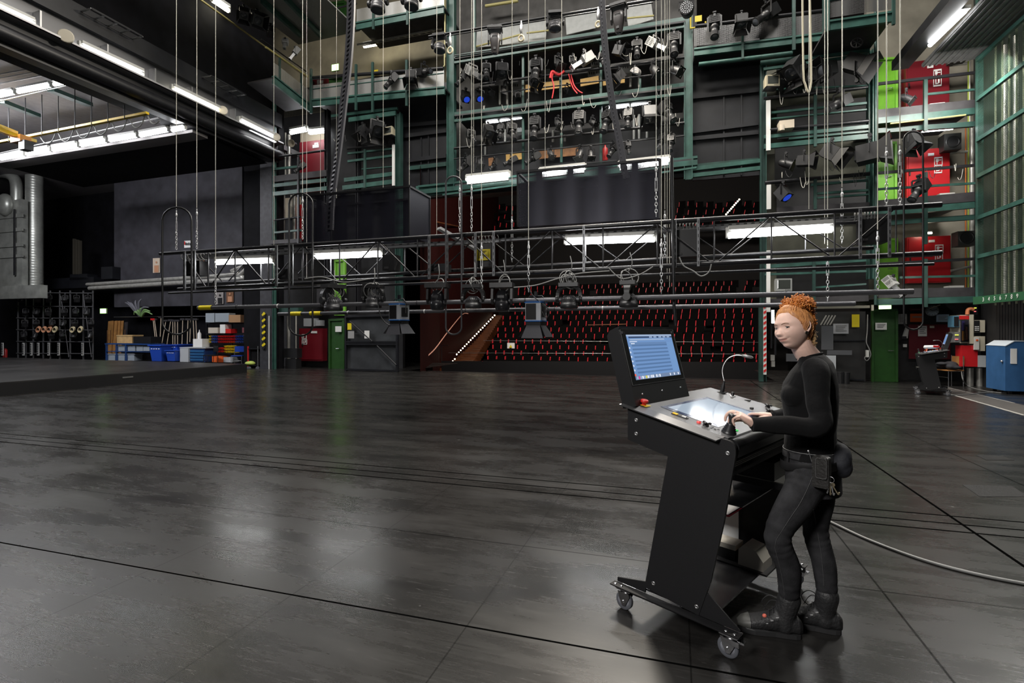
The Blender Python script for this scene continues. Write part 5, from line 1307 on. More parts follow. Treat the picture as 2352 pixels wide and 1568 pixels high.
board('yellow_sign', (1596, 37), (1612, 48), 'small yellow sign beside the round lamp at the top', YSIGN, 18.3, .02, cat='sign')
EXIT = mat('lit_exit_sign', (.3, .6, .2), .4, emit=(.62, 1.0, .42), es=3.2)
def exit_sign(label, x0, y0, x1, y1, Y0):
    t = thing('exit_sign', label, 'exit sign', loc=PP((x0 + x1) / 2, y1, Y0)); b = MB(mat('sign_case', (.2, .3, .1), .5)); panel(b, (x0 - 1, y0 - 1), (x1 + 1, y1 + 1), Y0, .06); b.build('case', t)
    b = MB(EXIT); panel(b, (x0, y0), (x1, y1), Y0 - .015, .015); b.build('lit_panel', t)
exit_sign('green exit sign on the left gallery', 762, 149, 777, 160, 18.2); exit_sign('bright green exit sign over the dark green floor door', 2019, 701, 2047, 714, 17.9); exit_sign('small green exit sign on the side stage wall', 230, 709, 243, 719, 18.6)
# grey wall box and valve wheel
b = MB(GREYK); p = PP(1968, 98, 15.6); m_ = mpp(p); b.tube([p + V((math.cos(t) * 11 * m_, 0, math.sin(t) * 11 * m_)) for t in [i * PI / 10 for i in range(20)]], .02, 6, closed=True)
for k in range(3): t = k * PI / 3 + .4; d = V((math.cos(t), 0, math.sin(t))) * 11 * m_; b.cyl(p - d, p + d, .012, n=6)
one('hand_wheel', b, 'dark spoked hand wheel under the right corner gallery', 'hand wheel')
# ---- mesh cage at the far right
XC = 7.62
t = thing('mesh_cage', 'tall green wire mesh cage along the right stage wall', 'mesh cage', loc=(XC, 14.6, 2.4))
yb = P(2246, 400, X=XC).y; zb = P(2246, 690, X=XC).z
b = MB(STEELG); b.mm((XC, yb, zb), (XC + .12, yb + .12, 12)); b.build('corner_post', t)
for y in (138, 229, 322, 406, 501, 590):
    z = P(2246, y, X=XC).z; b = MB(STEELG); b.mm((XC - .05, yb - 6, z - .05), (XC + .03, yb, z + .05)); b.build('rail', t)
b = MB(mat('bright_green_channel', (.025, .10, .045), .45)); b.mm((XC - .06, yb - 6, zb - .1), (XC + .06, yb + .1, zb + .1)); ch_ = b.build('bottom_channel', t)
b = MB(MESHG); b.add([(XC, yb - 6, zb), (XC, yb, zb), (XC, yb, 12), (XC, yb - 6, 12)], [(0, 1, 2, 3)]); b.build('wire_mesh', t)
for k in range(7): b = MB(mat('pale_upright', (.22, .24, .16), .5)); y = yb - .35 - k * .28; b.mm((XC + .2, y, zb - .15), (XC + .23, y + .03, 12)); b.build('upright', t)
for k in range(3): b = MB(SILV); y = yb - .15 - k * .45; b.cyl((XC + .5, y, zb), (XC + .5, y, 9), .06, n=8); b.build('riser_pipe', t)
def digits(txt, p, ux, uz, h, parent, name, m):
    cu = bpy.data.curves.new('lettering', 'FONT'); cu.body = txt; cu.size = h; cu.extrude = .002; cu.align_x = 'CENTER'; cu.align_y = 'CENTER'
    o = bpy.data.objects.new('lettering', cu); COL.objects.link(o)
    dg = bpy.context.evaluated_depsgraph_get(); me = bpy.data.meshes.new_from_object(o.evaluated_get(dg)); bpy.data.objects.remove(o)
    ux = V(ux).normalized(); uz = V(uz).normalized(); n = ux.cross(uz); M = axes(p, ux, uz, n)
    me.transform(M); me.materials.clear(); me.materials.append(m)
    if parent is not None: me.transform(WM[parent.name].inverted())
    r = bpy.data.objects.new(name, me); COL.objects.link(r)
    WM[r.name] = Mx.Identity(4)
    if parent is not None: r.parent = parent; WM[r.name] = WM[parent.name].copy()
    return r
for k, ch in enumerate('3456789'):
    px = 2266 + k * 13.2; y = P(px, 690, X=XC).y; digits(ch, V((XC - .07, y, zb)), (0, -1, 0), (0, 0, 1), .15, ch_, 'painted_number', mat('white_paint', (.7, .72, .68), .6))
# overhead light trough top right, seen from below
b = MB(mat('slatted_canopy', (.13, .13, .13), .5, noise=.2)); 
XT = 6.1
t = thing('light_canopy', 'slanted canopy with a long lit tube at the top right', 'light canopy', loc=P(2150, 100, X=XT))
p0, p1 = P(2132, 105, X=XT), P(2222, 8, X=XT)
z0 = p0.z
q0, q1 = V((XT + .15, yb + .3, z0)), V((XT + .15, yb - 7, z0))
b = MB(mat('slatted_canopy', None)); b.mm((XT + .35, yb - 7, z0 + .05), (XC + .1, yb + .2, z0 + .12)); 
for k in range(8): b.mm((XT + .38 + k * .14, yb - 7, z0 + .02), (XT + .42 + k * .14, yb + .2, z0 + .05))
b.build('slats', t)
b = MB(STEELK); b.mm((XT - .35, yb - 7, z0 + .05), (XT + .05, yb + .2, z0 + .3)); b.build('side_plate', t)
b = MB(TUBEF); a0 = P(2136, 104, Z=z0); a1 = P(2216, 26, Z=z0); b.cyl(a0, a1, .05, n=10); b.build('lit_tube', t)
b = MB(HOUS); u = V((0, 0, .1)); b.bar(a0 + u, a1 + u, .25, .08); b.build('reflector', t)
# ------------------------------------------------------------------ stage lanterns (prototypes, copied with their parts)
LANT = mat('lantern_black', (.014, .014, .015), .42, noise=.3, nscale=8); LANG = mat('lantern_grey', (.30, .30, .29), .45); LENS = mat('lens_glass', (.05, .055, .065), .08); LENSB = mat('lens_blue', (.01, .03, .35), .15, emit=(.03, .10, .9), es=.5)
SILVB = mat('silver_barrel', (.42, .42, .42), .35, .7)
TILT = {'body', 'barrel', 'lens', 'barn_door', 'vent', 'head', 'gel_frame', 'fin_ring'}
def yoke(t, w, h, m=LANT, drop=0):
    b = MB(m); b.bar((0, -w, -.02), (0, -w, h), .04, .012, (1, 0, 0)); b.bar((0, w, -.02), (0, w, h), .04, .012, (1, 0, 0)); b.bar((0, -w, h), (0, w, h), .04, .012, (1, 0, 0)); b.build('yoke', t)
    b = MB(STEELK); b.box((0, 0, h + .04), (.05, .05, .08)); b.cyl((0, -.04, h + .09), (0, .04, h + .09), .04, n=8); b.build('hook_clamp', t)
def P_profile():
    t = thing('profile_spotlight', 'x', 'stage light'); yoke(t, .15, .26)
    b = MB(LANT); b.mm((-.30, -.12, -.12), (-.02, .12, .12)); b.mm((-.34, -.09, -.09), (-.30, .09, .09)); b.build('body', t)
    b = MB(LANT); b.lathe([(.10, 0), (.10, .1), (.085, .1), (.085, .34), (.10, .34), (.10, .38)], (-.02, 0, 0), (1, 0, 0), 16); b.build('barrel', t)
    b = MB(LENS); b.lathe([(.09, .375), (.05, .385), (0, .39)], (-.02, 0, 0), (1, 0, 0), 14, caps=False); b.build('lens', t)
    b = MB(LANT); 
    for k in range(4): b.box((-.08 - k * .06, 0, .125), (.02, .18, .01))
    b.build('vent', t); return t
def P_fresnel():
    t = thing('fresnel_spotlight', 'x', 'stage light'); yoke(t, .20, .28)
    b = MB(LANT); b.mm((-.22, -.17, -.17), (.14, .17, .17)); b.mm((-.26, -.1, -.1), (-.22, .1, .1)); b.build('body', t)
    b = MB(LENS); b.lathe([(.13, .142), (.09, .165), (0, .18)], (0, 0, 0), (1, 0, 0), 18, caps=False); b.build('lens', t)
    for k in range(4):
        b = MB(LANT); M_ = Mx.Rotation(k * PI / 2, 4, 'X'); b.M = M_
        b.add([(.15, -.16, .17), (.15, .16, .17), (.36, .24, .28), (.36, -.24, .28), (.15, -.16, .175), (.15, .16, .175), (.36, .24, .285), (.36, -.24, .285)], [(0, 1, 2, 3), (7, 6, 5, 4), (2, 6, 7, 3)]); b.M = None; b.build('barn_door', t)
    return t
def P_projector():
    t = thing('grey_projector', 'x', 'stage light'); yoke(t, .17, .25, LANG)
    b = MB(LANG); b.mm((-.34, -.15, -.13), (.04, .15, .13)); b.build('body', t)
    b = MB(mat('vent_black', (.02, .02, .02), .6))
    for sx in (-.27, -.12):
        for k in range(5): b.box((sx, -.152, -.08 + k * .04), (.10, .006, .018)); b.box((sx, -.1 + k * .05, .132), (.10, .02, .006))
    b.build('vent', t)
    b = MB(SILVB); b.mm((.04, -.07, -.06), (.46, .07, .06)); b.mm((.46, -.1, -.09), (.48, .1, .09)); b.build('barrel', t)
    b = MB(LENS); b.lathe([(.06, .481), (0, .49)], (0, 0, 0), (1, 0, 0), 12, caps=False); b.build('lens', t); return t
def P_par():
    t = thing('par_lantern', 'x', 'stage light'); yoke(t, .14, .22)
    b = MB(LANT); b.lathe([(.04, -.22), (.09, -.18), (.12, -.02), (.12, .20)], (0, 0, 0), (1, 0, 0), 16); b.build('body', t)
    b = MB(LENS); b.lathe([(.115, .18), (.06, .19), (0, .195)], (0, 0, 0), (1, 0, 0), 14, caps=False); b.build('lens', t)
    b = MB(LANT); b.mm((.20, -.15, -.15), (.212, .15, -.11)); b.mm((.20, -.15, .11), (.212, .15, .15)); b.mm((.20, -.15, -.15), (.212, -.11, .15)); b.mm((.20, .11, -.15), (.212, .15, .15)); b.build('gel_frame', t); return t
def P_blue():
    t = thing('blue_lantern', 'x', 'stage light'); yoke(t, .14, .2)
    b = MB(LANT); b.mm((-.16, -.12, -.12), (.12, .12, .12)); b.build('body', t); b = MB(LENSB); b.lathe([(.10, .122), (0, .13)], (0, 0, 0), (1, 0, 0), 14, caps=False); b.build('lens', t); return t
def P_fan():
    t = thing('fan_flood', 'x', 'stage light'); yoke(t, .12, .18)
    b = MB(mat('fan_grey', (.22, .21, .20), .5)); b.prism([(0, -.02)] + arc(0, 0, .2, -30, 150, 10), (0, -.1, 0), (1, 0, 0), (0, 0, 1), -.2); b.build('body', t); b = MB(SILVB); b.box((.02, -.105, .06), (.16, .006, .02)); b.build('lens', t); return t
PROTO = {'profile': P_profile(), 'fresnel': P_fresnel(), 'projector': P_projector(), 'par': P_par(), 'blue': P_blue(), 'fan': P_fan()}
LEN = {'profile': .70, 'fresnel': .62, 'projector': .82, 'par': .43, 'blue': .28, 'fan': .4}
DESC = {'profile': 'black profile spotlight', 'fresnel': 'black fresnel lantern with barn doors', 'projector': 'pale grey slotted projector', 'par': 'black can lantern', 'blue': 'small lantern with a blue lit lens', 'fan': 'grey fan shaped floodlight'}
def lantern(kind, px, py, lpx, ang, Y0, label, group=None, c=.45, upside=False):
    o = PP(px, py, Y0); L_ = lpx * mpp(o); s = L_ / LEN[kind]
    d = (XA * math.cos(math.radians(ang)) + V((0, 0, 1)) * math.sin(math.radians(ang)) + V((0, -1, 0)) * c).normalized()
    yaw = math.atan2(d.y, d.x); pitch = math.asin(d.z)
    M = Mx.Translation(o) @ Mx.Rotation(yaw, 4, 'Z') @ Mx.Scale(s, 4)
    if upside: M = M @ Mx.Rotation(PI, 4, 'X'); pitch = -pitch
    r = place(PROTO[kind], USED, M, label, group)
    for ch in r.children:
        if ch.name.split('.')[0] in TILT: ch.matrix_basis = Mx.Rotation(-pitch, 4, 'Y')
    return r
def row(items, Y0, where, group):
    """items: (kind, px, py, len px, angle); labelled by kind and order along the row"""
    n = {}
    for kind in DESC:
        for i, it in enumerate(sorted([x for x in items if x[0] == kind], key=lambda x: x[1])): n[it] = (i, len([x for x in items if x[0] == kind]))
    for it in items:
        i, m = n[it]; lab = DESC[it[0]] + ' ' + where + ('' if m == 1 else ', %s from the left' % (ORD[i]) if i else ', leftmost')
        lantern(*it, Y0, lab, group)
row([('profile', 1117, 163, 46, -80), ('projector', 1087, 166, 58, -42), ('fresnel', 1153, 163, 42, -75), ('profile', 1231, 162, 66, -89), ('par', 1283, 147, 32, -60), ('par', 1316, 143, 26, -70), ('projector', 1340, 140, 60, -140), ('profile', 1383, 138, 40, -70), ('fresnel', 1424, 117, 36, -30), ('profile', 1463, 112, 50, -88), ('projector', 1508, 103, 60, -45), ('profile', 1548, 102, 66, -89), ('profile', 1059, 182, 40, -115), ('fresnel', 1227, 189, 32, -60), ('par', 1505, 163, 36, -60), ('par', 1551, 161, 34, -40), ('fresnel', 1421, 176, 34, -130), ('fan', 1459, 168, 24, 0)], YP - .35, 'on the upper bridge rail', 'lanterns on the upper bridge rail')
row([('blue', 1070, 224, 20, -60), ('blue', 1102, 222, 20, -70), ('par', 1125, 213, 20, -30), ('fan', 1156, 214, 20, 0), ('par', 1303, 208, 22, -40), ('par', 1190, 222, 18, -80)], YP + .2, 'under the red ropes', 'lanterns on the middle bridge')
row([('profile', 1083, 314, 42, -62), ('fresnel', 1121, 304, 38, -60), ('profile', 1150, 301, 38, -89), ('profile', 1176, 303, 52, -72), ('profile', 1228, 294, 62, -89), ('profile', 1330, 282, 64, -88), ('profile', 1394, 278, 62, -104), ('profile', 1443, 272, 52, -92), ('fresnel', 1492, 264, 48, -85), ('profile', 1533, 258, 62, -62), ('par', 1282, 285, 26, -60), ('par', 1362, 283, 24, -40)], YP - .35, 'on the lower bridge rail', 'lanterns on the lower bridge rail')
row([('profile', 1069, 378, 50, -124), ('par', 1102, 374, 26, -70), ('profile', 1135, 378, 34, -120), ('profile', 1173, 370, 36, -146), ('profile', 1224, 364, 42, -140), ('par', 1265, 354, 24, -70), ('par', 1332, 355, 30, -100), ('par', 1357, 355, 26, -80), ('profile', 1408, 344, 42, -116), ('profile', 1443, 339, 34, -80), ('profile', 1519, 326, 44, -106), ('profile', 1541, 328, 46, -95)], YP - .2, 'over the lowest bridge tubes', 'lanterns over the lowest bridge')
for it, Y0, lab in ((('profile', 898, 186, 44, -118), 16.3, 'black profile spotlight hanging left on the left gallery rail'), (('fresnel', 944, 178, 36, -80), 16.3, 'grey topped fresnel lantern in the middle of the left gallery rail'), (('profile', 975, 166, 46, -14), 16.3, 'black profile spotlight pointing right on the left gallery rail'),
    (('par', 622, 72, 24, -70), 15.2, 'pale lit lantern nearest the tube on the left side gallery'), (('projector', 655, 100, 32, -75), 15.4, 'grey slotted projector on the left side gallery'), (('projector', 677, 122, 36, -110), 15.6, 'grey slotted projector at the right end of the left side gallery'), (('fresnel', 590, 46, 40, -30), 14.6, 'big black fresnel lantern at the top of the left side gallery'), (('fresnel', 560, 32, 34, -60), 14.2, 'black fresnel lantern beside the lit tube on the left side gallery'),
    (('profile', 1641, 62, 66, -91), 16.3, 'long black profile spotlight hanging straight down on the right gallery'), (('fresnel', 1703, 50, 40, -88), 16.3, 'grey topped fresnel lantern on the right gallery rail'), (('profile', 1760, 34, 70, -140), 16.3, 'black profile spotlight pointing left on the right gallery rail'),
    (('fresnel', 1822, 160, 62, -122), 16.4, 'big black fresnel lantern at the top left of the right tower'), (('fresnel', 1897, 160, 52, -170), 16.4, 'black fresnel lantern in the top middle of the right tower'), (('fresnel', 1968, 148, 64, -38), 16.4, 'big black fresnel lantern at the top right of the right tower'), (('par', 1858, 182, 34, -80), 16.6, 'black can lantern under the rope loop in the right tower'), (('profile', 1926, 238, 66, -148), 16.3, 'black profile spotlight pointing down left from the right tower rail'),
    (('fresnel', 1848, 370, 40, -10), 16.4, 'black fresnel lantern left in the concrete compartment of the right tower'), (('par', 1806, 376, 34, -30), 16.7, 'black can lantern far left in the concrete compartment of the right tower'), (('fresnel', 1912, 352, 56, -42), 16.4, 'tilted black fresnel lantern in the lit concrete compartment'), (('fresnel', 1998, 352, 70, 4), 16.2, 'black fresnel lantern pointing right across the right tower post'), (('blue', 1801, 446, 28, -60), 16.6, 'small blue lit lantern low in the right tower'),
    (('par', 2082, 226, 30, -45), 16.3, 'pale can lantern on the top level of the right gallery'), (('fresnel', 2099, 325, 46, -78), 16.3, 'grey box lantern beside the cable loop on the middle right gallery'), (('profile', 2110, 437, 66, -128), 16.2, 'long black profile spotlight in front of the middle red cabinet'), (('projector', 2052, 655, 56, -60), 16.2, 'pale slotted projector above the end of the lowest pipe'),
    (('fresnel', 832, 303, 34, -100), 16.6, 'square black floodlight on the left tower'), (('fresnel', 867, 298, 48, -52), 16.5, 'tilted black fresnel lantern on the left tower'), (('profile', 690, 385, 32, -130), 16.3, 'small black spotlight in front of the left dark red cabinet')):
    lantern(*it, Y0, lab, upside=it[0] in ('fresnel',) and it[2] > 140 and it[1] > 1780 and it[2] < 200)
# pale blanket rolls and small televisions
def tv(label, px, py, w, Y0, rz=.3, m=None):
    o = PP(px, py, Y0); s = w * mpp(o); t = thing('television', label, 'television', M=Mx.Translation(o) @ Mx.Rotation(rz, 4, 'Z') @ Mx.Scale(s, 4))
    def lb(mm_): b = MB(mm_); b.M = WM[t.name]; return b
    b = lb(m or mat('beige_tv_case', (.42, .38, .27), .5)); b.loft([[V((x * .5, -.38, z * .42)) for x, z in ((-1, -1), (1, -1), (1, 1), (-1, 1))], [V((x * .5, -.15, z * .42)) for x, z in ((-1, -1), (1, -1), (1, 1), (-1, 1))], [V((x * .36, .4, z * .3)) for x, z in ((-1, -1), (1, -1), (1, 1), (-1, 1))]], smooth=False); b.build('case', t)
    b = lb(mat('crt_screen', (.05, .055, .05), .12)); b.loft([[V((x * .40, -.385, z * .30 + .04)) for x, z in ((-1, -1), (1, -1), (1, 1), (-1, 1))], [V((x * .36, -.40, z * .27 + .04)) for x, z in ((-1, -1), (1, -1), (1, 1), (-1, 1))]], smooth=False); b.build('screen', t)
    b = lb(BLACKP)
    for k in range(4): b.box((.1 + k * .09, -.385, -.34), (.04, .02, .04))
    b.build('buttons', t)
    b = lb(STEELK); b.box((0, 0, -.47), (.9, .8, .06)); b.build('bracket', t)
tv('small beige television at the top left of the right tower', 1770, 190, 30, 16.4); tv('small grey television low on the right tower behind the truss', 1796, 655, 34, 16.3, .15, mat('grey_tv_case', (.30, .31, .30), .5)); tv('small cream television on the left tower', 896, 303, 22, 16.5, -.1)
b = MB(mat('beige_box', (.55, .48, .38), .5)); panel(b, (1790, 277), (1824, 292), 16.5, .35); one('metal_box', b, 'beige metal box on the rail of the right tower', 'box')
b = MB(MATS['beige_box']); p = PP(1796, 300, 16.45); b.cyl(p, p + V((0, 0, .16)), .07, n=12); one('metal_can', b, 'small beige can hanging under the metal box on the right tower', 'can')
# ---- red ropes on the middle bridge
for i, (pts, lab) in enumerate(((((1272, 165), (1268, 180), (1272, 200), (1268, 226)), 'red rope hanging straight down from the knot, the left one'), (((1312, 172), (1318, 195), (1328, 208), (1338, 214)), 'red rope trailing to the right under the middle bridge rail'), (((1306, 170), (1315, 200), (1326, 215)), 'second red rope trailing to the right, inside the first'), (((1264, 180), (1268, 165), (1276, 168), (1285, 172), (1296, 163)), 'knotted red rope on the middle bridge rail'))):
    b = MB(mat('red_rope', (.55, .02, .025), .6)); b.tube(catmull([PP(x, y, YP - .3) for x, y in pts], 5), .022 if i != 3 else .05, 7); one('red_rope', b, lab, 'rope', group='red ropes')
b = MB(mat('red_extinguisher', (.5, .03, .03), .4)); p = PP(1390, 352, 17.2); b.lathe([(.08, -.25), (.09, -.2), (.09, .15), (.03, .22), (.03, .28)], p, (0, 0, 1), 12); one('fire_extinguisher', b, 'small red extinguisher between posts on the lowest bridge', 'fire extinguisher')
# ---- big moving lights
def moving_profile():
    t = thing('moving_light', 'x', 'moving light')
    b = MB(LANT); b.mm((-.21, -.17, .0), (.21, .17, .12)); b.mm((-.24, -.19, .03), (.24, .19, .09)); b.build('base', t)
    for s in (-1, 1): b = MB(LANT); b.prism([(-.06, .0), (.06, .0), (.08, -.32), (.03, -.42), (-.03, -.42), (-.08, -.32)], (s * .21 - .02, 0, 0), (0, 1, 0), (0, 0, 1), .04); b.build('arm', t)
    b = MB(mat('moving_head_shell', (.035, .03, .03), .4)); rings = []
    for z, w_, d_ in ((-.10, .10, .10), (-.13, .15, .14), (-.30, .165, .15), (-.48, .14, .13), (-.66, .105, .10), (-.72, .085, .085)): rings.append([V((w_ * math.copysign(abs(math.cos(a)) ** .6, math.cos(a)), d_ * math.copysign(abs(math.sin(a)) ** .6, math.sin(a)), z)) for a in [2 * PI * i / 20 for i in range(20)]])
    b.loft(rings); h = b.build('head', t)
    b = MB(BLACKP); 
    for k in range(4): b.box((0, -.152 + k * .006, -.22 - k * .035), (.18, .012, .014))
    b.box((0, -.115, -.60), (.08, .02, .07)); b.build('vent', h)
    b = MB(LENS); b.lathe([(.08, 0), (.05, -.02), (0, -.025)], (0, 0, -.72), (0, 0, 1), 14, caps=False); b.build('lens', h)
    b = MB(STEELK); b.box((-.1, 0, .17), (.05, .06, .1)); b.box((.1, 0, .17), (.05, .06, .1)); b.build('clamps', t); return t
def moving_wash():
    t = thing('wash_light', 'x', 'moving light')
    b = MB(LANT); b.mm((-.20, -.15, .12), (.20, .15, .20)); b.mm((-.05, -.05, .20), (.05, .05, .25)); b.build('base', t)
    b = MB(LANT); R_ = []
    for a in [PI * k / 14 for k in range(15)]:
        x, z = .235 * math.cos(a), .20 * math.sin(a) - .05
        if abs(math.cos(a)) > .55: pass
        w_ = .05 + .05 * math.sin(a) ** 2; n_ = V((math.cos(a), 0, math.sin(a)))
        R_.append([V((x, 0, z)) + n_ * (r_ * .035) + V((0, y_ * w_, 0)) for r_, y_ in ((-1, -1), (1, -1), (1, 1), (-1, 1))])
    b.loft([[V((.225, y * .055, z)) for y, z in ((-1, -.2), (1, -.2))] * 2] if False else R_, smooth=False)
    for s in (-1, 1): b.lathe([(.075, -.02), (.085, 0), (.075, .04)], (s * .235 - (.01 if s > 0 else -.01) * 0, 0, -.13), (s, 0, 0), 16); b.bar((s * .235, 0, -.05), (s * .235, 0, -.14), .10, .06, (1, 0, 0))
    b.build('yoke_arm', t)
    b = MB(mat('wash_head', (.025, .025, .027), .4)); b.lathe([(.02, .06), (.10, .05), (.155, .0), (.175, -.06), (.18, -.10), (.185, -.10), (.185, -.19), (.17, -.20)], (0, 0, -.13), (0, 0, 1), 24); h = b.build('head', t)
    b = MB(mat('cooling_fins', (.16, .16, .17), .4, .4))
    for k in range(24): a = 2 * PI * k / 24; d = V((math.cos(a), math.sin(a), 0)); b.bar(V((0, 0, -.068)) + d * .08, V((0, 0, -.15)) + d * .170, .010, .03, d.cross(V((0, 0, 1))).cross(d))
    b.build('fin_ring', h)
    b = MB(LENS); b.lathe([(.165, -.33), (.1, -.335), (0, -.335)], (0, 0, 0), (0, 0, 1), 20, caps=False); b.build('lens', h); return t
def moving_spot():
    t = thing('spot_light', 'x', 'moving light')
    b = MB(LANT); b.mm((-.24, -.16, .10), (.24, .16, .20)); b.m(SILVB)
    for k in range(5): b.box((-.16 + k * .08, .0, .205), (.03, .1, .012))
    b.build('base', t)
    for s in (-1, 1): b = MB(LANT); b.prism([(-.07, .1), (.07, .1), (.09, -.14), (.05, -.24), (-.05, -.24), (-.09, -.14)], (s * .205 - .025, 0, 0), (0, 1, 0), (0, 0, 1), .05); b.build('arm', t)
    b = MB(mat('spot_head', (.02, .02, .023), .28)); b.lathe([(.03, .06), (.10, .03), (.145, -.06), (.155, -.16), (.15, -.165), (.15, -.18), (.165, -.185), (.155, -.30), (.135, -.36), (.12, -.37)], (0, 0, 0), (0, 0, 1), 22); h = b.build('head', t)
    b = MB(LENS); b.lathe([(.115, -.372), (0, -.38)], (0, 0, 0), (0, 0, 1), 16, caps=False); b.build('lens', h)
    b = MB(BLACKP); b.box((0, -.14, -.09), (.14, .03, .05)); b.build('vent', h); return t
MP, MW, MS = moving_profile(), moving_wash(), moving_spot()
def hang(proto, px, py, hpx, hh, Y0, label, yaw=0, group=None, flip=0):
    o = PP(px, py, Y0); s = hpx * mpp(o) / hh
    return place(proto, USED, Mx.Translation(o) @ Mx.Rotation(yaw, 4, 'Z') @ Mx.Scale(s, 4), label, group)
YB = 13.5
hang(MP, 1137, 72, 60, .84, YB, 'big moving light with a tapered head, left on the top batten', .25); hang(MP, 1421, 20, 66, .84, YB, 'big moving light with a tapered head, right of the top batten', -.15)
hang(MW, 1275, 44, 44, .58, YB, 'round moving wash light in the middle of the top batten', .2); hang(MW, 1010, 95, 42, .58, YB, 'round moving wash light at the left end of the top batten', .1)
hang(MW, 868, -4, 52, .58, YB, 'round moving wash light cut by the top edge, left of the pair', .1); hang(MW, 945, -12, 52, .58, YB, 'round moving wash light cut by the top edge, right of the pair', .1)
b = MB(STEELK); pipe(b, (985, 84), (1740, -40), YB, 3); one('lamp_batten', b, 'black batten across the top carrying the big moving lights', 'batten')
b = MB(STEELK); pipe(b, (985, 89), (1500, 6), YB + .3, 1.5); one('lamp_batten', b, 'thin black tube just behind the top batten', 'batten')
t = thing('led_lantern', 'round lamp with a cluster of small lenses at the top right of the bridges', 'stage light', loc=PP(1577, 17, YB)); p = PP(1577, 17, YB); m_ = mpp(p)
b = MB(LANT); b.lathe([(15 * m_, .0), (16 * m_, .06), (13 * m_, .3), (6 * m_, .36)], p, (.1, 1, .1), 20); b.build('body', t)
b = MB(mat('small_lens', (.45, .46, .48), .2))
for r_, n_ in ((0, 1), (4.5, 7), (9, 13), (12.6, 18)):
    for k in range(n_): a = 2 * PI * k / n_; b.lathe([(1.5 * m_, -.012), (0, -.02)], p + V((math.cos(a) * r_ * m_, -.005, math.sin(a) * r_ * m_)), (0, 1, 0), 6, caps=False)
b.build('lens_cluster', t); b = MB(LANT); b.mm((p.x - 17 * m_, p.y + .1, p.z + 5 * m_), (p.x + 17 * m_, p.y + .2, p.z + 22 * m_)); b.build('yoke', t)
# ---- counterweight hooks (wooden thimbles) on the bridges
for px, py, lab in ((1034, 116, 'pale rope block hanging at the left bridge column'), (1197, 88, 'pale rope block hanging left of the top middle lamp'), (1374, 56, 'pale rope block hanging left of the right big moving light')):
    t = thing('rope_block', lab, 'pulley block', loc=PP(px, py, YB - .1)); p = PP(px, py, YB - .1); m_ = mpp(p); b = MB(mat('rope_cream', (.5, .44, .30), .7)); b.tube([p + V((math.cos(a) * 6 * m_, 0, math.sin(a) * 7 * m_)) for a in [i * PI / 8 for i in range(16)]], 2.2 * m_, 7, closed=True); b.build('loop', t)
    b = MB(STEEL); b.tube([p + V((0, 0, 7 * m_)), p + V((0, 0, 40 * m_))], .02, 6); b.sphere(p + V((0, 0, 22 * m_)), (.05, .05, .16), 8, 6); b.build('swivel', t)
# ------------------------------------------------------------------ the low truss across the stage
YT, YT2 = 8.5, 9.05
TRB = mat('truss_black', (.012, .012, .014), .35); TRG = mat('slotted_grey_steel', (.20, .205, .215), .45, .5)
tr_ = thing('lighting_truss', 'long black lighting truss hanging low across the whole stage', 'truss', loc=PP(1265, 590, YT))
def chord(a, b_, r, Y0, nm, m=TRB, parent=tr_): b = MB(m); pipe(b, a, b_, Y0, r, 12); return b.build(nm, parent)
TOP = lambda x: 583 + (x - 370) * (470 - 583) / 1790; BOT = lambda x: 664 + (x - 410) * (581 - 664) / 1750
chord((368, 583), (2162, 469.7), 5.0, YT, 'top_chord'); chord((410, 664), (2162, 580.9), 5.0, YT, 'bottom_chord')
TOP2 = lambda x: 587 + (x - 430) * (508 - 587) / 1580; BOT2 = lambda x: 654 + (x - 430) * (569 - 654) / 1575
chord((430, 587), (2012, 508), 3.6, YT2, 'top_chord'); chord((430, 654), (2005, 569), 4.0, YT2, 'bottom_chord')
def brace(x0, y0, x1, y1, Y0, r=1.7, m=TRB): b = MB(m); pipe(b, (x0, y0), (x1, y1), Y0, r, 8); b.build('brace', tr_)
AP = [540, 695, 868, 1064, 1268, 1510, 1772, 2058]; BN = [478, 617, 780, 959, 1161, 1385, 1640, 1917]
for i, x in enumerate(AP):
    brace(x, TOP(x), BN[i] + 4, BOT(BN[i]), YT)
    if i < 7: brace(x, TOP(x), BN[i + 1] - 4, BOT(BN[i + 1]), YT)
    brace(x, TOP(x), x, BOT(x), YT, 1.8)
brace(420, TOP(420), 474, BOT(474), YT)
for x in BN: brace(x, TOP(x), x, BOT(x), YT, 1.8)
for i, x in enumerate((452, 600, 760, 930, 1128, 1345, 1580, 1850)):
    brace(x, TOP2(x), x + 62 + i * 4, BOT2(x + 62 + i * 4), YT2, 1.5); brace(x + 130 + i * 8, TOP2(x + 130 + i * 8), x + 70 + i * 4, BOT2(x + 70 + i * 4), YT2, 1.5); brace(x, TOP2(x), x, BOT2(x), YT2, 1.6, TRG)
for i, x in enumerate((424, 447, 635, 671, 986, 1027, 1092, 1134, 1341, 1551, 1604, 1976, 2043)):
    b = MB(TRG); p, q = PP(x, TOP(x) - 3, YT - .05), PP(x, BOT(x) + 4, YT - .05); w_ = 5.5 * mpp(p); b.bar(V((p.x, p.y, q.z)), p, w_, .03, (0, 1, 0)); b.m(BLACKP)
    n_ = 7
    for k in range(n_): z = q.z + (p.z - q.z) * (k + .5) / n_; b.box((p.x, p.y - .016, z), (w_ * .3, .004, (p.z - q.z) / n_ * .5))
    b.build('slotted_hanger', tr_)
b = MB(TRG); hbeam(b, (430, 591), (1150, 551), YT + .3, 8, .12); b.build('cable_tray', tr_); b = MB(TRG); hbeam(b, (1150, 550), (2045, 494), YT + .3, 8, .12); b.build('cable_tray', tr_)
b = MB(BLACKP)
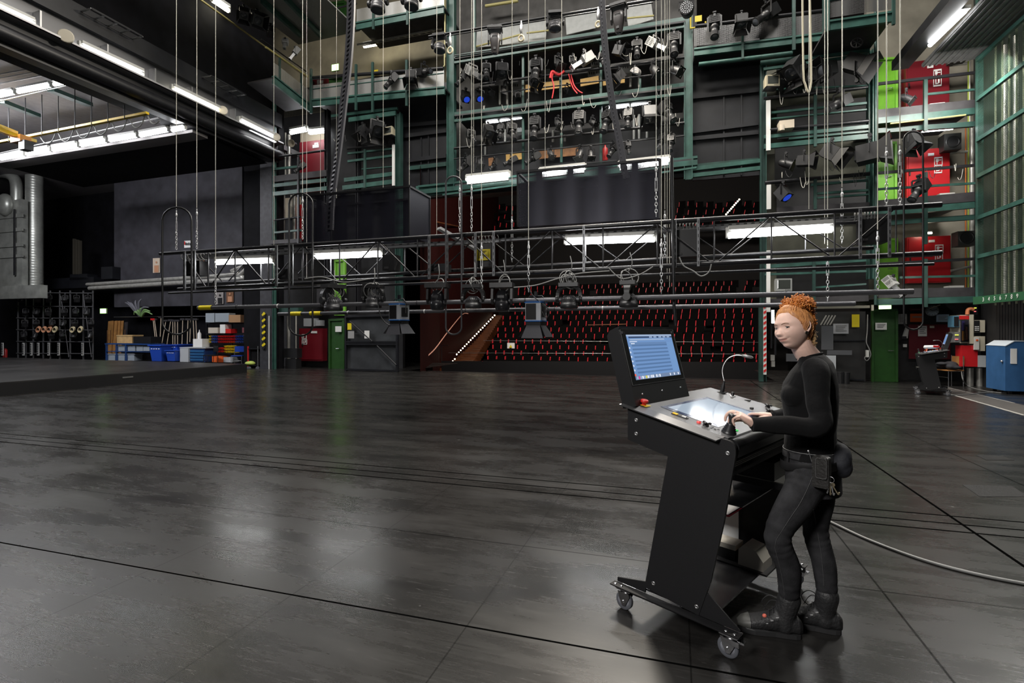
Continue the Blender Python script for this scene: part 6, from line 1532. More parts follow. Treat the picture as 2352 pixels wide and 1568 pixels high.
for k in range(90):
    x = 445 + k * 17.6; y = 590.5 + (x - 430) * (494 - 591) / 1615; p = PP(x, y, YT + .285); b.box(p, (7 * mpp(p), .01, 2 * mpp(p)))
o_ = b.build('tray_slots', tr_); o_['kind'] = 'stuff'
# hanging pipes under the truss
pb = {}
for nm, a, b_, r, Y0, lab, m in (('hanging_pipe', (1570, 603), (2142, 585), 4.2, YT + .2, 'short black pipe behind the right end of the bottom chord', TRB), ('hanging_pipe', (388, 673), (2145, 606), 3.0, YT + .1, 'thin black pipe right below the truss', TRB), ('hanging_pipe', (455, 707), (2097, 669), 5.2, YT - .3, 'long grey pipe carrying the moving lights, with a yellow mark at its left end', mat('grey_pipe', (.13, .13, .14), .35, .4)), ('hanging_pipe', (640, 721), (1964, 697), 4.6, YT + .6, 'lowest long grey pipe behind the moving lights', MATS['grey_pipe'])):
    t = thing(nm, lab, 'pipe', loc=PP((a[0] + b_[0]) / 2, (a[1] + b_[1]) / 2, Y0)); b = MB(m); pipe(b, a, b_, Y0, r, 12); b.build('tube', t)
    if r > 4.4:
        for f in ([(.004, .03)] if r > 5 else [(.03, .055), (.075, .1)]):
            b = MB(YSIGN); p, q = PP(*a, Y0), PP(*b_, Y0); b.cyl(p.lerp(q, f[0]), p.lerp(q, f[1]), (r + .25) * mpp(p), n=12, caps=False); b.build('yellow_band', t)
        for k in range(12): b = MB(WHITE if k % 2 else GREYK); p, q = PP(*a, Y0), PP(*b_, Y0); u = .08 + k * .08; b.cyl(p.lerp(q, u), p.lerp(q, u + .002), (r + .3) * mpp(p.lerp(q, u)), n=12, caps=False); b.build('tape_mark', t)
fluo((1300, 556), (1503, 549), YT + .35, 'bright tube light in the middle right of the truss', 6.5, m=TUBEF); fluo((1673, 540), (1910, 526), YT + .2, 'bright tube light at the right end of the truss', 8, m=TUBEF); fluo((725, 590), (878, 584), YT + .35, 'bright tube light in the middle left of the truss', 5.5, m=TUBEF); fluo((498, 603), (626, 599), YT + .35, 'bright tube light at the left end of the truss', 5, m=TUBEF)
# black boards, boxes on the truss
for i, (x0, y0, x1, y1, lab) in enumerate(((1552, 528, 1602, 588, 'black distribution box on the truss right of the middle'), (1980, 504, 2040, 555, 'black distribution box at the right end of the truss'), (1095, 560, 1128, 612, 'black box with the yellow plate on the truss'), (424, 600, 458, 632, 'black box at the left end of the truss'), (878, 585, 905, 620, 'black box right of the left tube lights on the truss'), (988, 606, 1024, 622, 'low dark box on the bottom chord left of the yellow plate'), (640, 618, 665, 640, 'dark box on the bottom chord under the left basket'))):
    t = thing('distribution_box', lab, 'electrical box', loc=PP((x0 + x1) / 2, y1, YT + .15)); b = MB(BLACKP if i != 5 else STEELK2); panel(b, (x0, y0), (x1, y1), YT + .15, .25); b.build('case', t)
    b = MB(GREYK); panel(b, (x0 + 4, y1 - 8), (x0 + 14, y1 - 3), YT + .13, .03); b.build('socket', t)
t = thing('warning_plate', 'yellow text plate hanging in the truss', 'sign', loc=PP(1110, 597, YT + .1)); b = MB(YSIGN); panel(b, (1095, 573), (1125, 597), YT + .1, .02); b.build('plate', t); b = MB(mat('sign_print', (.12, .10, .01), .6))
for k in range(6): panel(b, (1098, 576 + k * 3), (1117 - (k % 3) * 3, 577 + k * 3), YT + .085, .01)
b.build('print', t)
# moving lights and blue lanterns under the truss
G_ = 'moving lights under the truss'
hang(MW, 766, 676, 66, .58, YT - .3, 'moving wash light seen from the side, leftmost under the truss', 1.2, G_); hang(MW, 858, 674, 58, .58, YT - .3, 'moving wash light with ribbed head, second from the left under the truss', .05, G_); hang(MS, 1005, 672, 62, .58, YT - .3, 'moving spot light with a long dark head left of the ribbed wash light', .1, G_)
hang(MW, 1087, 674, 60, .58, YT - .3, 'moving wash light with ribbed head in the middle of the truss', .05, G_); hang(MS, 1154, 672, 64, .58, YT - .3, 'moving spot light with a long dark head right of the ribbed wash light', .1, G_); hang(MW, 1307, 672, 64, .58, YT - .3, 'moving wash light with ribbed head right of the blue lantern', .05, G_); hang(MW, 1444, 668, 66, .58, YT - .3, 'moving wash light seen from the side, rightmost under the truss', 1.5, G_)
BLUEP = mat('blue_enamel', (.02, .13, .42), .4)
def blue_lantern():
    t = thing('blue_fresnel', 'x', 'stage light')
    b = MB(mat('aluminium_side', (.5, .52, .55), .4, .3)); b.mm((-.15, -.15, -.16), (.15, .15, .16)); b.build('body', t)
    b = MB(BLUEP); b.prism(rrect(.17, .17, .04), (0, 0, .16), (1, 0, 0), (0, 1, 0), .02); b.build('blue_cap', t); b = MB(BLUEP); b.prism(rrect(.17, .17, .04), (0, 0, -.18), (1, 0, 0), (0, 1, 0), .02); b.build('blue_cap', t)
    b = MB(BLACKP); b.mm((-.14, -.155, -.145), (.06, -.15, .145)); b.mm((.151, -.1, -.1), (.155, .1, .1)); b.build('black_panel', t)
    b = MB(BLACKP); b.mm((-.14, -.14, -.25), (.14, .14, -.18)); b.build('lens_ring', t)
    for k, (dx, dy) in enumerate(((-1, 0), (1, 0), (0, -1), (0, 1))):
        b = MB(mat('barn_door_grey', (.07, .07, .08), .45)); o = V((dx * .14, dy * .14, -.25)); s_ = V((-dy, dx, 0)); e = V((dx * .26, dy * .26, -.46)) if k != 2 else V((0, -.20, -.48))
        b.add([o - s_ * .13, o + s_ * .13, e + s_ * .21, e - s_ * .21, o - s_ * .13 + V((dx, dy, 0)) * .004, o + s_ * .13 + V((dx, dy, 0)) * .004, e + s_ * .21 + V((dx, dy, 0)) * .004, e - s_ * .21 + V((dx, dy, 0)) * .004], [(0, 1, 2, 3), (7, 6, 5, 4), (2, 6, 7, 3)]); b.build('barn_door', t)
    b = MB(LANT); pts = [V((-.19, 0, -.02)), V((-.19, 0, .2)), V((-.12, 0, .29)), V((.12, 0, .29)), V((.19, 0, .2)), V((.19, 0, -.02))]; b.tube(pts, .012, 6); b.build('yoke', t)
    b = MB(STEELK); b.box((0, 0, .33), (.05, .05, .09)); b.build('hook_clamp', t); return t
BF = blue_lantern()
hang(BF, 917, 717, 34, .32, YT - .3, 'blue and silver lantern with wide open barn doors, left under the truss', -.2, 'blue lanterns under the truss'); hang(BF, 1231, 716, 40, .32, YT - .3, 'blue and silver lantern with hanging barn doors, middle of the truss', -.1, 'blue lanterns under the truss')
# coiled cables over the moving lights
rn = random.Random(11)
for i, px in enumerate((766, 858, 1087, 1307, 1444, 1005, 1154)):
    b = MB(mat('grey_cable', (.28, .28, .27), .5)); c = PP(px, BOT(px) + 22, YT - .3); n_ = 5 if i < 4 else 2
    for k in range(n_):
        r_ = rn.uniform(.08, .15); tx = rn.uniform(-.5, .5); cc = c + V((rn.uniform(-.04, .04), rn.uniform(-.05, .05), rn.uniform(-.03, .03))); R_ = Euler((rn.uniform(-.6, .6), tx, rn.uniform(0, 3))).to_matrix()
        b.tube([cc + R_ @ V((r_ * math.cos(a), .0, r_ * 1.1 * math.sin(a))) for a in [2 * PI * j / 18 for j in range(18)]], .008, 5, closed=True)
    b.tube(catmull([c + V((0, 0, .1)), c + V((.06, -.05, .22)), c + V((.02, 0, .4))], 5), .008, 5)
    one('cable_coil', b, 'grey cable coil tied above the %s moving light under the truss' % (['leftmost', 'second', 'middle ribbed', 'right ribbed', 'rightmost', 'left dark', 'right dark'][i]), 'cable')
for i, (pts, lab) in enumerate((([(1560, 590), (1570, 610), (1592, 622), (1610, 634), (1628, 625), (1634, 606)], 'thin cable sagging under the right of the truss'), ([(860, 640), (868, 700), (880, 735), (905, 750), (925, 740)], 'black cable looping down to the left blue lantern'), ([(1212, 635), (1215, 660), (1225, 680), (1250, 700), (1262, 715), (1255, 730), (1245, 715)], 'black cable looping over the middle blue lantern'), ([(700, 640), (740, 636), (790, 648), (850, 640)], 'pale cable slung under the truss above the leftmost moving light'), ([(1180, 660), (1230, 655), (1280, 640), (1330, 628), (1400, 622)], 'thin dark cable slung under the middle of the truss'), ([(1398, 615), (1415, 632), (1432, 640), (1470, 630), (1500, 612)], 'pale cable slung over the rightmost moving light'))):
    b = MB(MATS['grey_cable'] if 'black' not in lab else BLACKP); b.tube(catmull([PP(x, y, YT - .4) for x, y in pts], 6), .010, 6); one('slung_cable', b, lab, 'cable')
PALE = mat('pale_cable', (.36, .35, .31), .5); rc = random.Random(4)
for nm, (x0, y0), (x1, y1), n_, Y0 in (('upper bridge rail', (1050, 168), (1560, 100), 16, YP - .4), ('middle bridge deck', (1050, 258), (1560, 190), 12, YP - .3), ('lower bridge rail', (1050, 322), (1560, 255), 14, YP - .4), ('right tower top rail', (1775, 205), (1990, 185), 8, YP - .3), ('right tower middle rail', (1775, 405), (1990, 388), 9, YP - .3), ('left tower top', (765, 305), (905, 300), 7, YP - .3), ('right gallery rail', (2060, 395), (2235, 380), 5, YP - .1)):
    for k in range(n_):
        u = (k + rc.uniform(.1, .9)) / n_; x, y = x0 + (x1 - x0) * u, y0 + (y1 - y0) * u + rc.uniform(-12, 8); w_, h_ = rc.uniform(-16, 16), rc.uniform(8, 30); b = MB(PALE if rc.random() < .6 else BLACKP)
        b.tube(catmull([PP(x, y, Y0), PP(x + w_ * .3, y + h_ * .8, Y0 - .05), PP(x + w_ * .7, y + h_, Y0 - .1), PP(x + w_, y + h_ * rc.uniform(-.2, .8), Y0)], 4), rc.uniform(.006, .010), 5); one('loose_cable', b, 'loose thin cable drooping from the %s, %s from the left' % (nm, ORD[k]), 'cable', 'loose cables on the ' + nm)
# spiral hose coils on the cable tray
for px in (1580, 1985, 1115, 450):
    b = MB(MATS['grey_cable']); 
    for k in range(7): x = px - 22 + k * 7.5; y = 591 + (x - 430) * (494 - 591) / 1615 - 2; p = PP(x, y, YT + .28); s = 10 * mpp(p); b.tube([p + V((s * .35 * math.cos(a), .1 * math.cos(a), s * math.sin(a))) for a in [2 * PI * j / 14 for j in range(14)]], .007, 5, closed=True)
    one('cable_spiral', b, 'spiral cable wrapped round the truss tray near the %s' % {1580: 'right distribution box', 1985: 'right end', 1115: 'yellow plate', 450: 'left end'}[px], 'cable')
# ---- black rubber cable loops round the truss ends
for xl, xr, yt, yb_, Y0, lab, m in ((373, 440, 476, 768, 8.35, 'big black cable loop at the left end of the truss', BLACKP), (664, 718, 444, 771, 8.3, 'black and grey cable loop left of the mesh basket', BLACKP), (1024, 1060, 405, 768, 8.3, 'grey cable loop right of the left mesh basket', mat('dark_rubber', (.05, .05, .055), .5)), (2076, 2120, 302, 757, 8.3, 'tall black cable loop at the right end of the truss', BLACKP)):
    w2 = (xr - xl) / 2; xc_ = (xl + xr) / 2; pts = [(xc_ + w2 * math.cos(a), yt + w2 * .9 - w2 * .9 * math.sin(a)) for a in [PI * k / 10 for k in range(11)]] + [(xl, yt + (yb_ - yt) * u) for u in (.3, .5, .7, .85)] + [(xc_ - w2 * math.cos(a), yb_ - w2 * .9 + w2 * .9 * math.sin(a)) for a in [PI * k / 10 for k in range(11)]] + [(xr, yt + (yb_ - yt) * u) for u in (.85, .7, .5, .3)]
    b = MB(m); p0 = PP(xc_, yt, Y0); b.tube([PP(x, y, Y0) for x, y in pts], 2.1 * mpp(p0), 8, closed=True); one('cable_loop', b, lab, 'cable')
b = MB(TRB); b.tube([PP(1543, 362, YT - .15), PP(1548, 700, YT - .15), PP(1552, 748, YT - .15)], .025, 8); one('hanging_cable', b, 'black cable hanging straight down behind the big screen', 'cable')
# ---- suspension wires with turnbuckles and chains
WIRE = mat('steel_wire', (.62, .60, .52), .4, .3); GALV = mat('galvanised_chain', (.66, .66, .66), .35, .7)
def wire(px, y1, kind, Y0, label, r=.0065, y0=-30, x1=None):
    """kind: '' plain, 't' turnbuckle, 'c' chain end"""
    p, q = PP(px, y0, Y0), PP(px, y1, Y0); p.x, p.y = q.x, q.y
    if kind == '':
        b = MB(WIRE); b.cyl(V((q.x, q.y, q.z)), V((q.x, q.y, 16.9)), r, n=6); return one('suspension_wire', b, label, 'wire', group='suspension wires')
    t = thing('suspension_wire', label, 'wire', loc=q, group='suspension wires'); h = .9
    b = MB(WIRE); b.cyl(V((q.x, q.y, q.z + h)), V((q.x, q.y, 16.9)), r, n=6); b.build('wire', t)
    b = MB(GALV); b.cyl(q + V((0, 0, h - .02)), q + V((0, 0, h - .24)), .012, n=6); b.sphere(q + V((0, 0, h - .13)), (.022, .022, .05), 8, 6); b.build('wire_clamp', t)
    b = MB(GALV); a = q + V((0, 0, h - .26)); 
    for s in (-1, 1): b.cyl(a + V((s * .016, 0, 0)), a + V((s * .016, 0, -.22)), .006, n=6)
    b.cyl(a + V((0, 0, .05)), a + V((0, 0, -.05)), .010, n=6); b.cyl(a + V((0, 0, -.18)), a + V((0, 0, -.27)), .010, n=6); b.build('turnbuckle', t)
    b = MB(GALV); z = h - .53; k = 0
    while z > .0:
        c = q + V((0, 0, z)); e = V((1, 0, 0)) if k % 2 else V((0, 1, 0)); b.tube([c + e * (.018 * math.cos(u)) + V((0, 0, .034 * math.sin(u))) for u in [2 * PI * j / 8 for j in range(8)]], .006, 5, closed=True); z -= .055; k += 1
    b.build('chain', t); return t
WL = [(405, 574, 't', YT), (452, 572, 't', YT), (495, 700, 't', YT - .3), (629, 640, '', YT + .4), (695, 550, 't', YT), (704.5, 640, '', YT + .5), (736, 460, '', 9.6), (773, 455, '', 9.7), (880, 436, '', 9.6), (940, 424, '', 9.3), (1003, 540, '', YT2), (1056, 534, 't', YT), (1083, 532, 't', YT), (1106, 672, 't', YT - .3), (1176, 603, 't', YT2), (1214, 672, 't', YT - .3), (1252, 400, '', 9.5), (1507, 498, 't', YT), (1519, 676, 't', YT - .3), (1527, 600, 't', YT2), (1532.5, 640, '', YT + .5), (1538, 660, '', YT + .5), (1894, 560, '', YT2), (1934, 560, 't', YT2), (1858, 480, '', YT), (1901, 693, 't', YT + .6), (2036, 476, 't', YT), (2067, 474, 't', YT), (2016, 674, 't', YT - .3), (1088, 395, '', 12.5), (1290, 330, '', 12.5)]
for i, (px, y1, k, Y0) in enumerate(sorted(WL)): wire(px, y1, k, Y0, 'thin suspension wire%s, %s from the left over the stage' % ({'t': ' ending in a turnbuckle and chain', '': ''}[k], ORD[i] if i < 30 else 'rightmost'), .0065 if k else .005)
b = MB(mat('cream_rope', (.5, .46, .34), .7)); pts = [PP(1843, -30, 12), PP(1845, 160, 12), PP(1850, 195, 12), PP(1857, 212, 12), PP(1862, 195, 12), PP(1863, 160, 12), PP(1860, -30, 12)]; b.tube(catmull(pts, 5), .02, 7); one('rope_loop', b, 'cream rope hanging in a loop in front of the right tower', 'rope')
# ---- black mesh baskets and cable ribbons
def basket(label, tl, tr2, bl, depth, Y0, rib):
    p, q, r_ = PP(*tl, Y0), PP(*tr2, Y0), PP(*bl, Y0); h = p.z - r_.z; q = V((q.x, q.y, p.z)); o = V((0, depth, 0)); dn = V((0, 0, -h))
    t = thing('cable_basket', label, 'cable basket', loc=(p + q) / 2 + dn)
    for a, c in ((p, q), (q, q + o), (q + o, p + o), (p + o, p)): b = MB(STEELK); b.bar(a, c, .05, .04); b.build('rim', t)
    for a, c, nm in ((p, q, 'front_mesh'), (q, q + o, 'side_mesh'), (q + o, p + o, 'back_mesh'), (p + o, p, 'side_mesh')): b = MB(MESHK); b.add([a, c, c + dn, a + dn], [(0, 1, 2, 3)]); b.build(nm, t)
    b = MB(MESHK); b.add([p + dn, q + dn, q + o + dn, p + o + dn], [(0, 1, 2, 3)]); b.build('bottom_mesh', t)
    for a in (p, q, q + o, p + o): b = MB(STEELK); b.bar(a, a + dn, .03, .03, (0, 1, 0)); b.build('corner_strut', t)
    return t
basket('wide black mesh cable basket on the left, holding the thick ribbon', (699, 450), (940, 422), (699, 556), .9, 9.3, 0); basket('big black mesh cable basket in the middle, holding the thin ribbon', (1189, 396), (1515, 366), (1189, 521), .7, 9.4, 0)
def ribbon(label, path, wpx, Y0, slat, skew=0.):
    t = thing('cable_ribbon', label, 'cable ribbon', loc=PP(*path[-1], Y0)); c = catmull([PP(x, y, Y0) for x, y in path], 10); w_ = wpx * mpp(c[0]) / 2; sd = V((1, skew, 0)).normalized()
    for s in (-1, 1): b = MB(mat('ribbon_band', (.06, .06, .07), .5)); rr = [[p + sd * (s * w_) + V((x, y, 0)) for x, y in ((-.035, -.03), (.035, -.03), (.035, .03), (-.035, .03))] for p in c]; b.loft(rr, smooth=False); b.build('edge_band', t)
    b = MB(mat('ribbon_slats', (.07, .07, .08), .45)); Ltot = sum((c[i + 1] - c[i]).length for i in range(len(c) - 1)); n_ = int(Ltot / slat); 
    for k in range(n_):
        d = Ltot * (k + .5) / n_; i = 0
        while i < len(c) - 2 and d > (c[i + 1] - c[i]).length: d -= (c[i + 1] - c[i]).length; i += 1
        p = c[i].lerp(c[i + 1], min(1, d / (c[i + 1] - c[i]).length)); b.bar(p - sd * w_, p + sd * w_, .045, slat * .42, (0, 0, 1))
    b.build('slat_web', t)
    b = MB(mat('ribbon_backing', (.006, .006, .007), .7)); b.loft([[p - sd * w_ + V((0, .03, 0)), p + sd * w_ + V((0, .03, 0)), p + sd * w_ + V((0, .036, 0)), p - sd * w_ + V((0, .036, 0))] for p in c], smooth=False); b.build('backing', t)
ribbon('thick black slatted cable ribbon hanging into the left basket', [(807, -40), (806, 40), (800, 140), (790, 230), (778, 330), (766, 420), (760, 470), (757, 530)], 26, 9.75, .10, -.6); ribbon('thin black slatted cable ribbon hanging into the middle basket', [(1381, -40), (1386, 60), (1394, 150), (1407, 240), (1422, 320), (1434, 390), (1440, 410)], 9, 9.8, .08, -.9)
b = MB(mat('aluminium_channel', (.5, .5, .5), .4, .5)); b.bar(PP(1008, 524, 9.0), PP(1060, 560, 9.0) + V((0, .8, 0)), .12, .05); one('slotted_channel', b, 'short slotted metal channel beside the left basket', 'channel')
# ------------------------------------------------------------------ long beam over the opening to the side stage
XB = -15.5
def PX(px, py): return P(px, py, X=XB)
t = thing('header_beam', 'long dark header beam with lit tubes over the side stage opening', 'header beam', loc=(XB, 8, 8.6))
zp, zl, zt, zu = PX(417, 259).z, PX(417, 229).z, PX(417, 180).z, PX(417, 142).z
b = MB(STEELK); b.cyl((XB + .05, -6, zp), (XB + .05, 16.5, zp), .19, n=14); b.build('round_pipe', t)
b = MB(mat('trough_plate', (.16, .16, .165), .35, .5)); b.mm((XB - .12, -6, zl), (XB - .08, 16.4, zt)); b.build('back_plate', t)
b = MB(mat('trough_lip', (.45, .45, .45), .4, .4)); b.mm((XB - .1, -6, zl - .03), (XB + .28, 16.4, zl)); b.mm((XB + .26, -6, zl - .03), (XB + .28, 16.4, zl + .05)); b.build('lip', t)
b = MB(STEELK2); b.mm((XB - .1, -6, zp + .1), (XB + .0, 16.4, zl - .03)); b.build('web_plate', t)
b = MB(STEELK2); b.mm((XB - .4, -6, zt), (XB + .1, 16.5, zu)); b.build('top_box', t)
b = MB(STEELK); b.mm((XB - .4, -6, zp - .28), (XB - .05, 16.6, zp - .1)); b.build('lower_flange', t)
for px in (80, 235, 345, 430, 530): b = MB(STEEL); p = PX(px, 60); b.mm((XB - .07, p.y, zl), (XB + .2, p.y + .04, zl + .5)); b.build('bracket', t)
for a, b_, lab in (((-40, 2), (76, 55), 'lit tube at the left edge of the photo on the header beam'), ((184, 108), (326, 172), 'long lit tube left of the wires on the header beam'), ((395, 207), (505, 259), 'lit tube crossed by the suspension wires on the header beam'), ((549, 281), (632, 322), 'lit tube at the right end of the header beam')): fluo(a, b_, 0, lab, 5.5, 'tube lights on the header beam', TUBEF if b_[0] != 505 else TUBEW, X=XB + .18)
for px, py, r, lab in ((152, 84, 15, 'round cream loudspeaker left of the long tube on the header beam'), (512, 254, 10, 'round cream loudspeaker right of the wires on the header beam'), (634, 315, 9, 'round cream loudspeaker at the right end of the header beam')):
    p = P(px, py, X=XB + .3); m_ = mpp(p); t = thing('round_speaker', lab, 'loudspeaker', loc=p); b = MB(mat('cream_horn', None)); d = V((.75, -.6, 0)); b.lathe([(r * m_ * .7, -.22), (r * m_ * .8, -.1), (r * m_, .0), (r * m_, .05), (r * m_ * .85, .05)], p, d, 18); b.build('case', t); b = MB(BLACKP); b.lathe([(r * m_ * .82, .04), (r * m_ * .4, .0), (0, .01)], p, d, 16, caps=False); b.build('cone', t)
for a, b_, lab in (((187, 26), (305, 88), 'cable tray on top of the header beam near the left'), ((465, 178), (545, 222), 'cable tray on top of the header beam near the right')):
    t = thing('beam_tray', lab, 'cable tray', loc=PX(*a)); p, q = P(*a, X=XB + .1), P(*b_, X=XB + .1); q.z = p.z
    for o in (0, .4): b = MB(STEELK2); b.bar(p + V((o, 0, 0)), q + V((o, 0, 0)), .03, .05); b.build('side_rail', t)
    for k in range(5): b = MB(STEEL); c = p.lerp(q, k / 4); b.bar(c, c + V((.4, 0, 0)), .05, .02); b.build('rung', t)
b = MB(mat('brass_yellow_rail', None)); b.cyl(P(455, -5, X=-15.6), P(706, 178, X=-15.6 + (XG + 15.6)), .035, n=8); one('yellow_pipe', b, 'thin yellow pipe slanting down to the left side gallery', 'pipe')
fluo((488, 0), (524, 24), 0, 'warm lit tube at the top of the left side gallery', 5, m=TUBEW, X=-15.6)
b = MB(mat('grey_post', (.028, .028, .034), .6, noise=.3)); panel(b, (597, 355), (624, 852), 16.85, .4); one('black_pillar', b, 'black pillar with a yellow warning stripe left of the portal', 'pillar')
b = MB(YSIGN); bb = MB(BLACKP)
for k in range(12): (b if k % 2 else bb).bar(PP(603, 800 - k * 7 + 2, 16.8), PP(608, 795 - k * 7, 16.8), .02, .11, (0, 0, 1))
t = thing('warning_stripe', 'yellow and black warning stripe on the black pillar', 'warning stripe', loc=PP(606, 800, 16.8)); b.build('yellow_bar', t); bb.build('black_bar', t)
b = MB(WHITE); vpost(b, 617.5, 725, 851, 16.8, 1.6, .02); one('white_edge_strip', b, 'thin white strip on the edge of the black pillar', 'strip')
for i, px in enumerate((566, 577, 583, 588)): b = MB(SILV if i != 1 else STEELK); p = PP(px, 366, 18.2); b.cyl(V((p.x, p.y, PP(px, 600, 18.2).z)), p, (.07, .04, .04, .05)[i], n=8); one('riser_pipe', b, 'vertical pipe beside the black pillar, %s from the left' % ORD[i], 'pipe', group='pipes beside the pillar')
# ------------------------------------------------------------------ side stage
b = MB(mat('wagon_top', (.022, .021, .021), .33, noise=.5, nscale=1.2)); b.mm((-40, -5, .0), (-15.3, 14.6, .325)); t = thing('stage_wagon', 'low black stage wagon filling the side stage at the left', 'platform', loc=(-25, 5, 0)); b.build('deck', t)
b = MB(BLACK); b.mm((-15.31, -5, .0), (-15.28, 14.62, .3)); b.build('edge_board', t); b = MB(STEEL); b.mm((-15.29, 10.2, .18), (-15.265, 10.5, .22)); b.build('latch', t)
for Y0, rows, g in ((10.2, ((-20, 224, 32, 213), (42, 211, 115, 197), (125, 194, 163, 187)), 'near'), (13.0, ((3, 364, 54, 355), (63, 354, 115, 345), (123, 344, 178, 335), (187, 333, 243, 324), (253, 322, 313, 312), (323, 311, 385, 299), (396, 299, 425, 294)), 'far')):
    for i, (x0, y0, x1, y1) in enumerate(rows): fluo((x0, y0), (x1, y1), Y0, 'tube light in the %s row under the side stage ceiling, %s from the left' % (g, ORD[i]), 4, 'tube lights of the side stage', TUBE)
for i, (x0, y0, x1, y1, Y0, lab) in enumerate(((0, 232, 172, 192, 10.4, 'pale rail under the near row of ceiling tubes'), (0, 192, 100, 172, 9.6, 'pale rail nearest the header beam on the side stage ceiling, lower one'), (0, 180, 105, 160, 9.4, 'pale rail nearest the header beam on the side stage ceiling, middle one'), (0, 170, 82, 156, 9.2, 'pale rail nearest the header beam on the side stage ceiling, upper one'), (0, 352, 365, 270, 12.2, 'grey rail under the yellow crane track'))): b = MB(STEEL); pipe(b, (x0, y0), (x1, y1), Y0, 1.5, 8); one('ceiling_rail', b, lab, 'rail')
for i, (a, b_) in enumerate((((0, 232), (85, 265)), ((115, 205), (205, 240)))): b = MB(STEELG2); p, q = PP(*a, 10.8), PP(*b_, 12.2); b.bar(p, q, .25, .12); one('ceiling_beam', b, 'dark steel bracket on the side stage ceiling, %s one' % ('left', 'right')[i], 'steel beam')
t = thing('overhead_crane', 'yellow overhead crane track with its hoist under the side stage ceiling', 'crane', loc=PP(150, 295, 11.4)); YC = mat('crane_yellow', (.72, .48, .01), .4)
b = MB(YC); hbeam(b, (-30, 330), (335, 258), 11.4, 5, .1); b.build('track', t); b = MB(YC); b.bar(PP(-20, 287, 10.2), PP(36, 309, 11.2), .14, .22); b.build('jib', t); b = MB(YC); b.bar(PP(0, 300, 10.6), PP(82, 324, 11.6), .1, .1); b.build('cross_track', t)
b = MB(mat('hoist_orange', (.6, .25, .05), .4)); b.box(PP(48, 321, 11.2), (.5, .3, .22)); b.m(BLACKP).box(PP(60, 335, 11.2), (.3, .25, .3)); b.build('hoist', t)
for k in range(8): x = 20 + k * 38; b = MB(STEELK); p = PP(x, 325 - (x - 20) * .197, 11.4); b.cyl(p, V((p.x, p.y, 9.3)), .015, n=6); b.build('hanger', t)
b = MB(MATS['grey_cable']); pts = []
for k in range(7):
    x0 = 90 + k * 41; y0 = 310 - k * 8.0
    for u in (0, .25, .5, .75): pts.append(PP(x0 + 41 * u, y0 - 8 * u + 34 * (1 - (2 * u - 1) ** 2) * (.8 if k else .7), 11.5))
b.tube(catmull(pts, 3), .018, 6); b.build('festoon_cable', t)
# ducts
DUCT = mat('galvanised_duct', (.36, .37, .34), .35, .45, noise=.25, nscale=2)
b = MB(DUCT); p = PP(79, 385, 17.3); q = PP(79, 662, 17.3); r_ = 16 * mpp(p); prof = []
n_ = 46
for k in range(n_): z = (p.z - q.z) * k / n_; prof += [(r_, z), (r_ * 1.012, z + .02), (r_, z + .04)]
b.lathe(prof, V((p.x, p.y, q.z)), (0, 0, 1), 20); one('spiral_duct', b, 'tall silver spiral duct at the left of the side stage', 'duct')
t = thing('air_duct', 'big grey sheet metal duct with an elbow at the left edge', 'duct', loc=PP(25, 660, 16.6)); b = MB(DUCT); panel(b, (-25, 465), (50, 660), 16.6, .25); b.build('box', t)
for y in (496, 528, 563, 588, 655): b = MB(DUCT); panel(b, (-25, y), (51.5, y + 2), 16.55, .05); b.build('flange', t)
b = MB(DUCT); b.tube(catmull([PP(-30, 397, 16.9), PP(5, 398, 16.9), PP(28, 405, 16.9), PP(38, 425, 16.9), PP(38, 475, 16.9)], 5), 11 * mpp(p), 12); b.build('elbow', t); b = MB(DUCT); p = PP(12, 470, 16.5); b.sphere(p, (.45, .3, .55), 16, 10); b.build('cap', t); b = MB(STEELK); vpost(b, 32, 480, 632, 16.5, 4, .05); b.build('slot', t); b = MB(DUCT); panel(b, (-25, 658), (92, 684), 16.4, .3); b.build('bottom_box', t)
for i, (pts, r_) in enumerate((([(200, 653), (520, 631), (532, 622), (556, 612)], .085), ([(206, 662), (535, 641), (548, 634), (566, 618)], .11))):
    b = MB(SILV); b.tube(catmull([PP(x, y, 18.6) for x, y in pts], 6), r_, 8); one('insulated_pipe', b, 'long silver insulated pipe on the side stage wall, %s' % ('the thin upper one', 'the fat lower one')[i], 'pipe')
for i, px in enumerate((168, 175, 181)): b = MB(mat('dark_tube', (.05, .045, .035), .35)); vpost(b, px, 548 + i * 2, 640, 18.8, 4, .12); one('standing_tube', b, 'dark tube leaning upright above the lamp rack, %s' % ('left', 'middle', 'right')[i], 'tube')
for x0, y0, x1, y1, lab in ((232, 613, 258, 640, 'black box on the ledge above the lamp rack'), (160, 630, 200, 642, 'low black box beside the upright tubes'), (105, 640, 215, 660, 'dark ledge along the wall above the lamp rack')): b = MB(STEELK2); panel(b, (x0, y0), (x1, y1), 18.6, .5); one('black_box', b, lab, 'box')
SKN = mat('poster_skin', (.45, .22, .12), .7); PBR = mat('poster_brown', (.16, .07, .03), .7)
def poster(label, x0, y0, x1, y1, bg, Y0=18.95, fig=1):
    t = thing('wall_poster', label, 'poster', loc=PP((x0 + x1) / 2, y1, Y0)); b = MB(bg); panel(b, (x0, y0), (x1, y1), Y0, .02); b.build('sheet', t); w_, h_ = x1 - x0, y1 - y0
    if fig:
        b = MB(SKN if fig == 1 else BLACKP); p = PP(x0 + w_ * .5, y0 + h_ * .28, Y0 - .02); b.lathe([(.16 * w_ * mpp(p), 0), (.16 * w_ * mpp(p), -.004)], p, (0, 1, 0), 14); panel(b, (x0 + w_ * .2, y0 + h_ * .5), (x0 + w_ * .8, y1 - 1), Y0 - .02, .01); b.build('figure', t)
